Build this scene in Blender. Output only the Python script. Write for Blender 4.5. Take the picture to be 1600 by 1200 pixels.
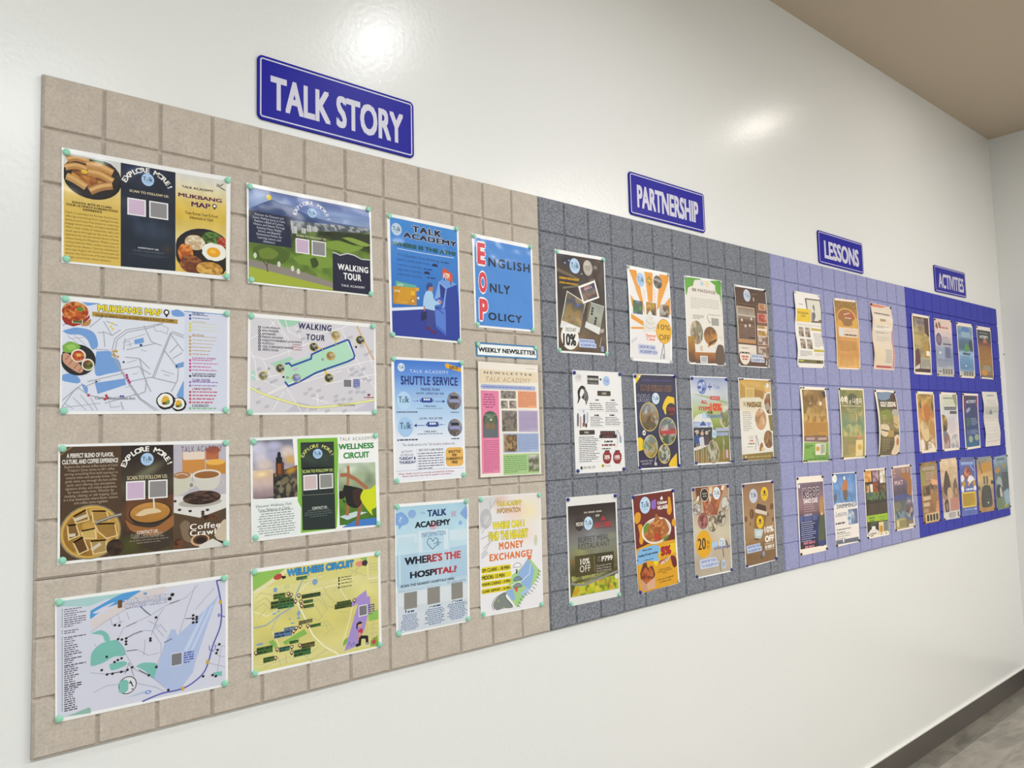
import bpy, bmesh, math, random
from mathutils import Matrix, Vector, noise

for o in list(bpy.data.objects): bpy.data.objects.remove(o)
SC = bpy.context.scene
COL = SC.collection
CAMH, D, FPX = 1.485, 1.5478, 1194.87
WALL = D + 0.012                      # wall surface; the felt panels stand 12 mm proud of it
CEIL = 3.205
# ---------------------------------------------------------------- camera
_r = Vector((0.763943, -0.644731, -0.026714)); _u = Vector((-0.02469, -0.070573, 0.997201)); _f = Vector((0.644812, 0.761145, 0.069832))
cam_d = bpy.data.cameras.new('camera'); cam = bpy.data.objects.new('camera', cam_d); COL.objects.link(cam)
cam_d.sensor_fit = 'HORIZONTAL'; cam_d.sensor_width = 36.0; cam_d.lens = FPX / 1600 * 36; cam_d.clip_start = 0.02
M = Matrix.Identity(4)
for i in range(3):
    M[i][0] = _r[i]; M[i][1] = _u[i]; M[i][2] = -_f[i]
M[2][3] = CAMH
cam.matrix_world = M
SC.camera = cam
# ---------------------------------------------------------------- world, lights, exposure
W = bpy.data.worlds.new('world'); SC.world = W; W.use_nodes = True
W.node_tree.nodes['Background'].inputs[0].default_value = (0.9, 0.93, 1.0, 1); W.node_tree.nodes['Background'].inputs[1].default_value = 0.15
vs = SC.view_settings
vs.view_transform = 'Standard'; vs.look = 'None'; vs.exposure = -0.12; vs.gamma = 1.0; vs.use_curve_mapping = False

def area(name, loc, size, power, col, shape='DISK', size_y=None, rot=(0, 0, 0), spread=180):
    l = bpy.data.lights.new(name, 'AREA'); l.shape = shape; l.size = size; l.energy = power; l.color = col; l.spread = math.radians(spread)
    if size_y: l.size_y = size_y
    o = bpy.data.objects.new(name, l); o.location = loc; o.rotation_euler = rot; COL.objects.link(o); return o
LAMPS = [(1.62, 0.36, 10, (.98, .99, 1), 160), (3.78, 0.83, 2.8, (1, .93, .84), 180), (-0.9, 0.36, 8, (.98, .99, 1), 160)]
for x, y, p, c, sp in LAMPS: area('downlight_lamp', (x, y, CEIL - 0.012), 0.13, p, c, spread=sp)
FILL_PANELS = [(0.4, -1.3, 44, (0.91, 0.97, 1.0)), (2.3, -1.3, 30, (0.95, 0.97, 0.97)), (4.2, -1.3, 80, (1.0, 0.92, 0.82)), (-2.0, -1.3, 40, (0.91, 0.97, 1.0))]  # unseen overhead panels, added to fill the room with light
for x, y, p, c in FILL_PANELS: area('fill_panel_lamp', (x, y, CEIL - 0.035), 1.2, p, c, 'RECTANGLE', 0.6)

# ---------------------------------------------------------------- materials
def lin(h):
    h = h.lstrip('#'); o = []
    for i in (0, 2, 4):
        c = int(h[i:i+2], 16) / 255
        o.append(c / 12.92 if c <= 0.04045 else ((c + 0.055) / 1.055) ** 2.4)
    return tuple(o)
def mat(name, col, rough=0.5, spec=0.5, metal=0.0, coat=0.0, bump=None, mottle=None, trans=0.0, emit=None):
    m = bpy.data.materials.new(name); m.use_nodes = True; nt = m.node_tree; b = nt.nodes['Principled BSDF']
    c = lin(col) if isinstance(col, str) else col
    b.inputs['Base Color'].default_value = (*c, 1); b.inputs['Roughness'].default_value = rough
    b.inputs['Specular IOR Level'].default_value = spec; b.inputs['Metallic'].default_value = metal
    b.inputs['Coat Weight'].default_value = coat; b.inputs['Transmission Weight'].default_value = trans
    if emit: b.inputs['Emission Color'].default_value = (*emit[0], 1); b.inputs['Emission Strength'].default_value = emit[1]
    geo = nt.nodes.new('ShaderNodeNewGeometry')
    if mottle:                                   # list of (scale, amount): noise multiplied into the colour
        prev = None
        for sc, am in mottle:
            n = nt.nodes.new('ShaderNodeTexNoise'); n.inputs['Scale'].default_value = sc; n.inputs['Detail'].default_value = 3
            nt.links.new(geo.outputs['Position'], n.inputs['Vector'])
            r = nt.nodes.new('ShaderNodeMapRange'); r.inputs[1].default_value = .25; r.inputs[2].default_value = .75
            r.inputs[3].default_value = 1 - am; r.inputs[4].default_value = 1 + am
            nt.links.new(n.outputs['Fac'], r.inputs[0])
            mx = nt.nodes.new('ShaderNodeVectorMath'); mx.operation = 'SCALE'
            if prev: nt.links.new(prev.outputs[0], mx.inputs[0])
            else: mx.inputs[0].default_value = c
            nt.links.new(r.outputs[0], mx.inputs['Scale']); prev = mx
        nt.links.new(prev.outputs[0], b.inputs['Base Color'])
    if bump:                                     # (scale, strength, distance)
        n = nt.nodes.new('ShaderNodeTexNoise'); n.inputs['Scale'].default_value = bump[0]; n.inputs['Detail'].default_value = 2
        nt.links.new(geo.outputs['Position'], n.inputs['Vector'])
        bm_ = nt.nodes.new('ShaderNodeBump'); bm_.inputs['Strength'].default_value = bump[1]; bm_.inputs['Distance'].default_value = bump[2]
        nt.links.new(n.outputs['Fac'], bm_.inputs['Height']); nt.links.new(bm_.outputs[0], b.inputs['Normal'])
        if coat: nt.links.new(bm_.outputs[0], b.inputs['Coat Normal'])
    return m
M_WALL = mat('white_wall_paint', 'e8eaea', 0.25, 0.42, bump=(75, 0.14, 0.0025))
M_END = mat('end_wall_paint', 'e9ebeb', 0.5, 0.3)
M_CEIL = mat('ceiling_paint', 'c6b8a4', 0.8, 0.2)
M_BASE = mat('dark_grey_skirting', '57524f', 0.35, 0.5, bump=(30, .05, .004))
M_EDGE = mat('white_edge_highlight', 'e9e9e5', 0.5)
M_BEIGE = mat('beige_felt', 'c2b8ad', 0.95, 0.1, mottle=[(190, .13), (45, .07)], bump=(420, 0.35, 0.002))
M_GREY = mat('grey_felt', '80848d', 0.95, 0.1, mottle=[(170, .48), (60, .12)], bump=(420, 0.35, 0.002))
M_PERI = mat('periwinkle_felt', '9b9ec6', 0.95, 0.1, mottle=[(170, .18), (60, .07)], bump=(420, 0.3, 0.002))
M_BLUE = mat('blue_felt', '4a4eac', 0.95, 0.1, mottle=[(170, .18), (60, .07)], bump=(420, 0.3, 0.002))
M_SIGN = mat('blue_sign_enamel', '07059a', 0.35, 0.2)
M_SIGNW = mat('silver_white_letter', 'cfcfe0', 0.35, 0.5)
M_MINT = mat('mint_pin', '94d6bc', 0.35, 0.5)
M_NAVY = mat('blue_pin', '23288c', 0.3, 0.5)
M_BLACK = mat('black_pin', '15151d', 0.25, 0.5)
M_CLEAR = mat('clear_pin', 'e6e8ea', 0.08, 0.6, trans=0.3)
M_ACRYL = mat('clear_plastic', 'ffffff', 0.04, 0.5, trans=1.0)
M_STEEL = mat('steel', '6d6a66', 0.4, 0.5, metal=0.8)
M_LAMP = mat('lamp_diffuser', 'ffffff', 0.5, emit=((1, .96, .9), 4.0))
M_TRIM = mat('lamp_trim', 'e8e8e8', 0.4)
def print_mat(name, rough, coat, bs, bump):
    m = mat(name, 'ffffff', rough, 0.22, coat=coat, bump=bump); nt = m.node_tree
    a = nt.nodes.new('ShaderNodeVertexColor'); a.layer_name = 'ink'
    nt.links.new(a.outputs['Color'], nt.nodes['Principled BSDF'].inputs['Base Color'])
    nt.nodes['Principled BSDF'].inputs['Coat Roughness'].default_value = bs
    return m
M_PRINT = print_mat('laminated_print', 0.45, 0.4, 0.10, (9, 0.25, 0.02))

# ---------------------------------------------------------------- object helpers
def link(name, me, m, parent=None):
    o = bpy.data.objects.new(name, me); COL.objects.link(o)
    if m: me.materials.append(m)
    if parent: o.parent = parent
    return o
def tag(o, label=None, cat=None, group=None, kind=None):
    for k, v in (('label', label), ('category', cat), ('group', group), ('kind', kind)):
        if v: o[k] = v
    return o
def empty(name, loc):
    o = bpy.data.objects.new(name, None); o.empty_display_size = .05; o.location = loc; COL.objects.link(o); return o
def box_bm(bm, x0, y0, z0, x1, y1, z1):
    v = [bm.verts.new(p) for p in ((x0,y0,z0),(x1,y0,z0),(x1,y1,z0),(x0,y1,z0),(x0,y0,z1),(x1,y0,z1),(x1,y1,z1),(x0,y1,z1))]
    for f in ((0,3,2,1),(4,5,6,7),(0,1,5,4),(1,2,6,5),(2,3,7,6),(3,0,4,7)): bm.faces.new([v[i] for i in f])
def bm_obj(name, bm, m, parent=None, smooth=False):
    bmesh.ops.recalc_face_normals(bm, faces=bm.faces)
    me = bpy.data.meshes.new(name); bm.to_mesh(me); bm.free()
    if smooth:
        for p in me.polygons: p.use_smooth = True
    return link(name, me, m, parent)
def box(name, a, b, m, parent=None):
    bm = bmesh.new(); box_bm(bm, *a, *b); return bm_obj(name, bm, m, parent)
def lathe(bm, prof, n=18, M4=Matrix.Identity(4)):
    rings = []
    for r, h in prof:
        rings.append([bm.verts.new(M4 @ Vector((r*math.cos(2*math.pi*k/n), -h, r*math.sin(2*math.pi*k/n)))) for k in range(n)])
    for a, b in zip(rings, rings[1:]):
        for k in range(n): bm.faces.new((a[k], a[(k+1) % n], b[(k+1) % n], b[k]))
    bm.faces.new(rings[0]); bm.faces.new(rings[-1])
def at(px, py, y=D):
    d = _r * ((px - 800) / FPX) - _u * ((py - 600) / FPX) + _f
    return Vector((d.x / d.y * y, CAMH + d.z / d.y * y))      # (x, z) of the photo point on the plane at depth y

# ---------------------------------------------------------------- setting
XE, X0, YB = 5.15, -3.2, -4.2
S = lambda name, a, b, m: tag(box(name, a, b, m), kind='structure')
S('wall_back', (X0 - .1, WALL, 0), (XE + .1, WALL + .12, CEIL), M_WALL)
S('wall_right', (XE, YB, 0), (XE + .1, WALL, CEIL), M_END)
S('wall_left', (X0 - .1, YB, 0), (X0, WALL, CEIL), M_WALL)
S('wall_front', (X0 - .1, YB - .1, 0), (XE + .1, YB, CEIL), M_END)
S('ceiling', (X0 - .1, YB - .1, CEIL), (XE + .1, WALL + .12, CEIL + .1), M_CEIL)
bb = S('baseboard_back', (X0, WALL - .012, 0), (XE, WALL, .094), M_BASE)
box('edge_highlight_line', (X0, WALL - .010, .0945), (XE, WALL, .0985), M_EDGE, bb)  # white top edge of the skirting, its highlight put into the strip's colour
S('baseboard_right', (XE - .012, YB, 0), (XE, WALL - .012, .094), M_BASE)
# floor: stone-look vinyl tiles with a border row along the wall
mf = bpy.data.materials.new('stone_vinyl_floor'); mf.use_nodes = True; nt = mf.node_tree; bs = nt.nodes['Principled BSDF']
geo = nt.nodes.new('ShaderNodeNewGeometry')
mp = nt.nodes.new('ShaderNodeMapping'); nt.links.new(geo.outputs['Position'], mp.inputs['Vector']); mp.inputs['Location'].default_value = (-4.22 + .61*7, -(WALL - .012 - .095), 0)
br = nt.nodes.new('ShaderNodeTexBrick'); br.offset = 0; br.inputs['Scale'].default_value = 1; br.inputs['Mortar Size'].default_value = .0022
br.inputs['Brick Width'].default_value = .61; br.inputs['Row Height'].default_value = .61
br.inputs['Color1'].default_value = (*lin('aeaa9f'), 1); br.inputs['Color2'].default_value = (*lin('928d84'), 1); br.inputs['Mortar'].default_value = (*lin('aaa59a'), 1)
nt.links.new(mp.outputs[0], br.inputs['Vector'])
n1 = nt.nodes.new('ShaderNodeTexNoise'); n1.inputs['Scale'].default_value = 4.2; n1.inputs['Detail'].default_value = 6; n1.inputs['Distortion'].default_value = 1.2
mp2 = nt.nodes.new('ShaderNodeMapping'); mp2.inputs['Scale'].default_value = (1, 3.2, 1); mp2.inputs['Rotation'].default_value = (0, 0, .35)
nt.links.new(geo.outputs['Position'], mp2.inputs['Vector']); nt.links.new(mp2.outputs[0], n1.inputs['Vector'])
rp = nt.nodes.new('ShaderNodeMapRange'); rp.inputs[1].default_value = .3; rp.inputs[2].default_value = .7; rp.inputs[3].default_value = .62; rp.inputs[4].default_value = 1.25
nt.links.new(n1.outputs['Fac'], rp.inputs[0])
sc_ = nt.nodes.new('ShaderNodeVectorMath'); sc_.operation = 'SCALE'; nt.links.new(br.outputs['Color'], sc_.inputs[0]); nt.links.new(rp.outputs[0], sc_.inputs['Scale'])
sp_ = nt.nodes.new('ShaderNodeSeparateXYZ'); nt.links.new(geo.outputs['Position'], sp_.inputs[0])
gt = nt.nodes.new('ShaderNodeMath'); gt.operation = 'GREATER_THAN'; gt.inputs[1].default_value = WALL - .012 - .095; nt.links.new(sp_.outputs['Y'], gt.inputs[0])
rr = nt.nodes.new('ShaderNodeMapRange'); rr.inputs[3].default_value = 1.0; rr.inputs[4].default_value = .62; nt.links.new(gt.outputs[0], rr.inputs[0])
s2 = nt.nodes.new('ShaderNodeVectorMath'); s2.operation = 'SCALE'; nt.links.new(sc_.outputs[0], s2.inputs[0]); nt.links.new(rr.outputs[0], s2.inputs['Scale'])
nt.links.new(s2.outputs[0], bs.inputs['Base Color']); bs.inputs['Roughness'].default_value = .38
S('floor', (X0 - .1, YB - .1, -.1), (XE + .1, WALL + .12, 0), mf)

# ceiling downlight fixtures, then bodies for the added fill panels
for i, (x, y, p, c, sp) in enumerate(LAMPS):
    e = empty('ceiling_downlight', (x, y, CEIL))
    tag(e, 'round recessed ceiling downlight ' + ('above the beige felt', 'above the far end of the periwinkle felt', 'beyond the left end of the felt')[i], 'ceiling light', 'ceiling downlights')
    bm = bmesh.new(); n = 32
    vo = [[bm.verts.new((r*math.cos(2*math.pi*k/n), r*math.sin(2*math.pi*k/n), z)) for k in range(n)] for r, z in ((.07, 0), (.07, -.008), (.085, -.008), (.088, 0))]
    for a_, b_ in ((0, 1), (1, 2), (2, 3), (3, 0)):
        for k in range(n): bm.faces.new((vo[a_][k], vo[a_][(k+1) % n], vo[b_][(k+1) % n], vo[b_][k]))
    bm_obj('trim_ring', bm, M_TRIM, e)
    bm = bmesh.new(); bmesh.ops.create_cone(bm, cap_ends=True, segments=32, radius1=.069, radius2=.069, depth=.004, matrix=Matrix.Translation((0, 0, -.004)))
    bm_obj('diffuser', bm, M_LAMP, e)
for i, (x, y, p, c) in enumerate(FILL_PANELS):
    e = empty('added_fill_panel', (x, y, CEIL)); tag(e, 'flat ceiling panel added as fill light, ' + ('opposite the beige felt', 'opposite the grey felt', 'opposite the blue felt', 'beyond the left end of the felt')[i], 'ceiling light', 'added ceiling fill panels')
    bm = bmesh.new()
    for q in ((-.62, -.32, .62, -.30), (-.62, .30, .62, .32), (-.62, -.30, -.60, .30), (.60, -.30, .62, .30)): box_bm(bm, q[0], q[1], -.03, q[2], q[3], 0)
    bm_obj('frame', bm, M_TRIM, e)
    o = box('diffuser', (-.60, -.30, -.03), (.60, .30, -.022), M_LAMP, e)

# ---------------------------------------------------------------- felt panels: 30 cm squares pressed with a 3 x 3 grid
TOPZ, BOTZ = CAMH + .675, CAMH - .5225
FIELDS = [('beige', .2275, 1.426, M_BEIGE), ('grey', 1.426, 2.612, M_GREY), ('periwinkle', 2.612, 3.800, M_PERI), ('blue', 3.800, 5.038, M_BLUE)]
rnd = random.Random(4)
ORD = ['first', 'second', 'third', 'fourth']; ROWN = ['top', 'second', 'third', 'bottom']
def felt_panel(w, h):
    T_, G, B = .012, .0010, .0043        # thickness, half groove floor, bevel run
    def prof(L):
        p = [(0.0, T_ - .0045)]
        for k in range(3):
            a, b = L*k/3, L*(k+1)/3
            p += [(a + (G if k else .0006), T_ - (.0048 if k else .0045)), (a + B, T_), (b - B, T_), (b - (G if k < 2 else .0006), T_ - (.0048 if k < 2 else .0045))]
        p.append((L, T_ - .0045)); return p
    px, pz = prof(w), prof(h)
    bm = bmesh.new()
    g = [[bm.verts.new((x, -min(a, b), z)) for x, a in px] for z, b in pz]
    nx, nz = len(px), len(pz)
    for j in range(nz - 1):
        for i in range(nx - 1): bm.faces.new((g[j][i], g[j][i+1], g[j+1][i+1], g[j+1][i]))
    edge = [g[0][i] for i in range(nx)] + [g[j][-1] for j in range(1, nz)] + [g[-1][i] for i in range(nx-2, -1, -1)] + [g[j][0] for j in range(nz-2, 0, -1)]
    back = [bm.verts.new((v.co.x, 0, v.co.z)) for v in edge]
    for k in range(len(edge)): bm.faces.new((edge[k], edge[(k+1) % len(edge)], back[(k+1) % len(edge)], back[k]))
    bm.faces.new(back)
    bmesh.ops.recalc_face_normals(bm, faces=bm.faces)
    me = bpy.data.meshes.new('felt_panel'); bm.to_mesh(me); bm.free(); return me
for cn, xa, xb, m in FIELDS:
    w, h = (xb - xa) / 4, (TOPZ - BOTZ) / 4
    me = felt_panel(w - .0006, h - .0006); me.materials.append(m)
    for j in range(4):
        for i in range(4):
            o = bpy.data.objects.new('felt_panel', me); COL.objects.link(o)
            o.location = (xa + w*i + .0003, WALL, TOPZ - h*(j+1) + .0003 + (rnd.uniform(-.0012, .0012) if j == 3 else 0))
            tag(o, f'{cn} felt pin panel, {ROWN[j]} row, {ORD[i]} from the left among the {cn} panels', 'pin panel', f'{cn} felt pin panels')

# ---------------------------------------------------------------- printed sheets: flat ink shapes laid on real paper
PLANE = D - 0.0006
LS = 2.6e-5                              # thickness of one layer of ink
_C = {}
def hx(c):
    if c not in _C: _C[c] = lin(c if len(c) == 6 else ''.join(k*2 for k in c))
    return _C[c]
def mixc(a, b, t): return tuple(a[i] + (b[i]-a[i])*t for i in range(3))
class P: pass
cur = None
def cr(x, y, s): cur.mode = ('px', x, y, s)
def uv(): cur.mode = ('uv',)
def pt(x, y):
    m = cur.mode
    if m[0] == 'loc': return Vector((m[1].x + x*m[2], m[1].y + y*m[3]))
    if m[0] == 'px':
        w = at(m[1] + x/m[3], m[2] + y/m[3], cur.plane)
        d = w - cur.o
        return Vector((d.dot(cur.ax), d.dot(cur.bx)))
    u, v = x/100, y/100; a, b, c, d = cur.c
    return a*(1-u)*(1-v) + b*u*(1-v) + c*u*v + d*(1-u)*v
def sx(x, y): return (pt(x+1, y) - pt(x-1, y)).x / 2
def sy(x, y): return (pt(x, y+1) - pt(x, y-1)).y / 2
def part(name, label=None): cur.part = (name, label); cur.parts.setdefault(cur.part, [])
def clip(*q):                            # keep what follows inside this box of two photo points
    cur.clip = None
    if q: a, b = pt(q[0], q[1]), pt(q[2], q[3]); cur.clip = (a.x, a.y, b.x, b.y)
def put(vs_, fs, cols):                  # cols: one colour, or one per vertex
    k = cur.clip or cur.lim
    if k: vs_ = [(min(max(v[0], k[0]), k[2]), min(max(v[1], k[1]), k[3])) for v in vs_]
    xs = [v[0] for v in vs_]; ys = [v[1] for v in vs_]
    bb = (min(xs), min(ys), max(xs), max(ys)); ly = 1
    for b, l in cur.boxes:
        if l >= ly and b[0] < bb[2] and b[2] > bb[0] and b[1] < bb[3] and b[3] > bb[1]: ly = l + 1
    cur.boxes.append((bb, ly))
    cur.parts.setdefault(cur.part, []).append((vs_, fs, cols, ly))
def poly(pts, c): put(pts, [list(range(len(pts)))], hx(c))
def R(x0, y0, x1, y1, c, r=0):
    a, b = pt(x0, y0), pt(x1, y1)
    if not r: return poly([(a.x, a.y), (b.x, a.y), (b.x, b.y), (a.x, b.y)], c)
    k = min(abs(b.x-a.x), abs(b.y-a.y)) * r; o = []
    for cx, cy, t0 in ((b.x-k, a.y+k, -90), (b.x-k, b.y-k, 0), (a.x+k, b.y-k, 90), (a.x+k, a.y+k, 180)):
        for i in range(6): t = math.radians(t0 + 18*i); o.append((cx + k*math.cos(t), cy + k*math.sin(t)))
    poly(o, c)
def Q(pts, c): poly([tuple(pt(*p)) for p in pts], c)
def E(cx, cy, rx, ry, c, n=28, wob=0, seed=0):
    p = pt(cx, cy); a = rx*sx(cx, cy); b = ry*sy(cx, cy); g = random.Random(seed)
    poly([(p.x + a*math.cos(2*math.pi*i/n)*(1+wob*g.uniform(-1, 1)), p.y + b*math.sin(2*math.pi*i/n)*(1+wob*g.uniform(-1, 1))) for i in range(n)], c)
def SM(pts, k=6):                        # Catmull-Rom through photo points
    o = []; n = len(pts)
    for i in range(n-1):
        p0, p1, p2, p3 = pts[max(i-1, 0)], pts[i], pts[i+1], pts[min(i+2, n-1)]
        for j in range(k):
            t = j/k
            o.append(tuple(.5*((2*p1[q]) + (-p0[q]+p2[q])*t + (2*p0[q]-5*p1[q]+4*p2[q]-p3[q])*t*t + (-p0[q]+3*p1[q]-3*p2[q]+p3[q])*t**3) for q in (0, 1)))
    return o + [pts[-1]]
def QS(pts, c, k=5): Q(SM(list(pts) + [pts[0]], k)[:-1], c)
def L(pts, w, c, closed=False, sm=0):
    if sm: pts = SM(pts, sm)
    P_ = [pt(*p) for p in pts]; hw = abs(w*sy(*pts[0]))/2
    P2 = [P_[0]]
    for q in P_[1:]:
        if (q - P2[-1]).length > 1e-6: P2.append(q)
    P_ = P2; n = len(P_)
    if n < 2: return
    if closed: P_ = P_ + [P_[0], P_[1]]; n = len(P_)
    v = []
    for i in range(n):
        t1 = (P_[i]-P_[i-1]).normalized() if i else (P_[1]-P_[0]).normalized()
        t2 = (P_[i+1]-P_[i]).normalized() if i < n-1 else t1
        t = (t1+t2); t = t.normalized() if t.length > 1e-4 else t1
        nn = Vector((-t.y, t.x)); k = hw / max(.45, abs(nn.dot(Vector((-t1.y, t1.x)))))
        v += [tuple(P_[i] + nn*k), tuple(P_[i] - nn*k)]
    put(v, [[2*i, 2*i+1, 2*i+3, 2*i+2] for i in range(n-1)], hx(c))
def LL(lines, w, c, sm=0):               # many strokes in one go (roads)
    for l in lines: L(l, w, c, sm=sm)
_TX = {}
def glyphs(s, off=0.0, sh=0.0, al='CENTER', sl=1.0, cs=1.0):
    k = (s, off, sh, al, sl, cs)
    if k not in _TX:
        cu = bpy.data.curves.new('t', 'FONT'); cu.body = s; cu.align_x = al; cu.offset = off; cu.shear = sh; cu.space_line = sl; cu.space_character = cs
        cu.resolution_u = 3; cu.fill_mode = 'FRONT'
        ob = bpy.data.objects.new('t', cu); COL.objects.link(ob)
        me = bpy.data.meshes.new_from_object(ob.evaluated_get(bpy.context.evaluated_depsgraph_get()))
        _TX[k] = ([(v.co.x, -v.co.y) for v in me.vertices], [list(p.vertices) for p in me.polygons])
        bpy.data.objects.remove(ob); bpy.data.curves.remove(cu); bpy.data.meshes.remove(me)
    return _TX[k]
def spread_(r):
    if r < 0: r = -r; return [(r*math.cos(k*math.pi/4), r*math.sin(k*math.pi/4)) for k in range(8)]
    if r < .014: return [(0, 0)]
    if r < .03: return [(-r, 0), (r, 0)]
    return [(-r, -r*.7), (r, -r*.7), (-r, r*.7), (r, r*.7)]
def T(s, x0, y0, x1, y1, c, b=0.0, o=None, ow=.03, sh=0.0, al='CENTER', sl=1.0, cs=1.0, rot=None, ramp=None):
    """Text filling the box from its top-left to its bottom-right photo point; b: weight, o: outline colour."""
    A, B = pt(x0, y0), pt(x1, y1)
    v, f = glyphs(s, 0, sh, al, sl, cs)
    if not v: return
    if B.y - A.y < .0008: print('THINTEXT', cur.short, s, B.y-A.y)
    xa = min(p[0] for p in v) - b; xb = max(p[0] for p in v) + b; ya = min(p[1] for p in v) - b; yb = max(p[1] for p in v) + b
    kx = (B.x-A.x)/(xb-xa); ky = (B.y-A.y)/(yb-ya)
    def tr(vv):
        q = [(A.x + (p[0]-xa)*kx, A.y + (p[1]-ya)*ky) for p in vv]
        if rot:
            mx, my = (A.x+B.x)/2, (A.y+B.y)/2; ca, sa = math.cos(math.radians(rot)), math.sin(math.radians(rot))
            q = [(mx + (x-mx)*ca - (y-my)*sa, my + (x-mx)*sa + (y-my)*ca) for x, y in q]
        return q
    def lay(r, col):                     # weight comes from shifted copies of the letters
        for dx, dy in spread_(r):
            q = tr([(p[0]+dx, p[1]+dy) for p in v])
            if ramp and col is None: put(q, f, [mixc(hx(c), hx(ramp[0]), min(1, max(0, ((p[0]-xa)/(xb-xa) - ramp[1])/max(1e-3, ramp[2]-ramp[1])))) for p in v])
            else: put(q, f, hx(col or c))
    if o: lay(-(b + ow), o)
    lay(b, None)
def A(s, cx, cy, rx, ry, a0, a1, h, c, b=0.03, wide=1.0):
    """Text along an arc: angles in degrees, 0 = up, clockwise; h: letter height."""
    p = pt(cx, cy); a = rx*sx(cx, cy); e = ry*sy(cx, cy); hh = h*sy(cx, cy); n = len(s); V, F, K = [], [], []
    for i, ch in enumerate(s):
        if ch == ' ': continue
        t = math.radians(a0 + (a1-a0)*i/max(1, n-1)); v, f = glyphs(ch)
        k = hh/.73; mx = (min(q[0] for q in v) + max(q[0] for q in v))/2
        ox, oy = p.x + a*math.sin(t), p.y - e*math.cos(t); base = len(V)
        for q in v:
            X, Y = (q[0]-mx)*k*wide, q[1]*k; K.append((k*math.cos(t), k*math.sin(t)))
            V.append((ox + X*math.cos(t) - Y*math.sin(t), oy + X*math.sin(t) + Y*math.cos(t)))
        F += [[base + j for j in g] for g in f]
    for dx, dy in spread_(b): put([(p[0] + dx*m[0] - dy*m[1], p[1] + dx*m[1] + dy*m[0]) for p, m in zip(V, K)], F, hx(c))
def Wd(x0, y0, x1, y1, n, c, th=.5, al='j', seed=1, last=.6):
    """n lines of print too small to read."""
    a, b = pt(x0, y0), pt(x1, y1); g = random.Random(seed); V, F = [], []
    if b.y - a.y < .0004: print('THIN', cur.short, x0, y0, x1, y1, b.y-a.y); b.y = a.y + .0012
    lh = (b.y-a.y)/n; wd = b.x-a.x
    for i in range(n):
        full = wd*(last if i == n-1 and n > 1 else (1 if al == 'j' else g.uniform(.72, 1)))
        x = a.x if al in 'jl' else a.x + (wd-full)/2; end = x + full; y = a.y + lh*(i + .5 - th/2)
        while x < end - lh*.3:
            w = min(lh*g.uniform(.7, 2.4), end - x)
            k = len(V); V += [(x, y), (x+w, y), (x+w, y+lh*th), (x, y+lh*th)]; F.append([k, k+1, k+2, k+3]); x += w + lh*.32
    if V: put(V, F, hx(c))
def _paint(U, Vv, base, cells, nz, blobs, seed):
    bs = [hx(c) for c in base]
    t = min(max(Vv, 0), 1)*(len(bs)-1); i = min(int(t), len(bs)-2) if len(bs) > 1 else 0
    c = bs[0] if len(bs) == 1 else mixc(bs[i], bs[i+1], t-i)
    if cells:
        pts, st, asp = cells; best = 9; bc = None
        for q in pts:
            d = ((q[0]-U)*asp)**2 + (q[1]-Vv)**2
            if d < best: best = d; bc = q[2]
        c = mixc(c, bc, st)
    for q in blobs:
        dx, dy = U-q[0], Vv-q[1]
        if len(q) > 6 and q[6]: ca, sa = math.cos(math.radians(q[6])), math.sin(math.radians(q[6])); dx, dy = dx*ca+dy*sa, -dx*sa+dy*ca
        d = math.hypot(dx/q[2], dy/q[3]); s = q[5] if len(q) > 5 else .25
        if d < 1: c = mixc(c, hx(q[4]), min(1, (1-d)/max(s, 1e-3)))
    if nz:
        k = 1 + nz[0]*noise.noise(Vector((U*nz[1], Vv*nz[1]*(nz[2] if len(nz) > 2 else 1), seed*3.1))) * 1.6
        c = tuple(max(0, min(1, x*k)) for x in c)
    return c
def G(pts, base, n=26, cells=None, nz=None, blobs=(), seed=1, m=None):
    """A photo print: pts = two corners or four corners (rect) or ('e',cx,cy,rx,ry); base = vertical colour ramp;
    cells = (palette, count, strength): colour patches; nz = (amount, scale); blobs = (u, v, ru, rv, colour, softness, turn)."""
    g = random.Random(seed); ce = None
    if pts[0] == 'e':
        _, cx, cy, rx, ry = pts; p = pt(cx, cy); a = rx*sx(cx, cy); e = ry*sy(cx, cy); asp = 1
        ns, nr = 36, max(5, n//2); UV = [(.5, .5)]; F = []
        for r in range(1, nr+1):
            for k in range(ns): t = 2*math.pi*k/ns; UV.append((.5 + .5*r/nr*math.cos(t), .5 + .5*r/nr*math.sin(t)))
        for k in range(ns): F.append([0, 1+k, 1+(k+1) % ns])
        for r in range(nr-1):
            for k in range(ns): i, j = 1+r*ns+k, 1+r*ns+(k+1) % ns; F.append([i, i+ns, j+ns, j])
        V = [(p.x + (u-.5)*2*a, p.y + (v-.5)*2*e) for u, v in UV]
    else:
        if len(pts) == 2:
            p, q = pt(*pts[0]), pt(*pts[1]); c4 = [p, Vector((q.x, p.y)), q, Vector((p.x, q.y))]
        else: c4 = [pt(*q) for q in pts]
        wd = (c4[1]-c4[0]).length; ht = (c4[3]-c4[0]).length; asp = wd/ht
        m = m or max(4, int(n*ht/wd)); UV = [(i/n, j/m) for j in range(m+1) for i in range(n+1)]
        V = [tuple(c4[0]*(1-u)*(1-v) + c4[1]*u*(1-v) + c4[2]*u*v + c4[3]*(1-u)*v) for u, v in UV]
        F = [[j*(n+1)+i, j*(n+1)+i+1, (j+1)*(n+1)+i+1, (j+1)*(n+1)+i] for j in range(m) for i in range(n)]
    if cells: ce = ([(g.random(), g.random(), hx(g.choice(cells[0]))) for _ in range(cells[1])], cells[2], asp)
    put(V, F, [_paint(u, v, base, ce, nz, blobs, seed) for u, v in UV])

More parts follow.
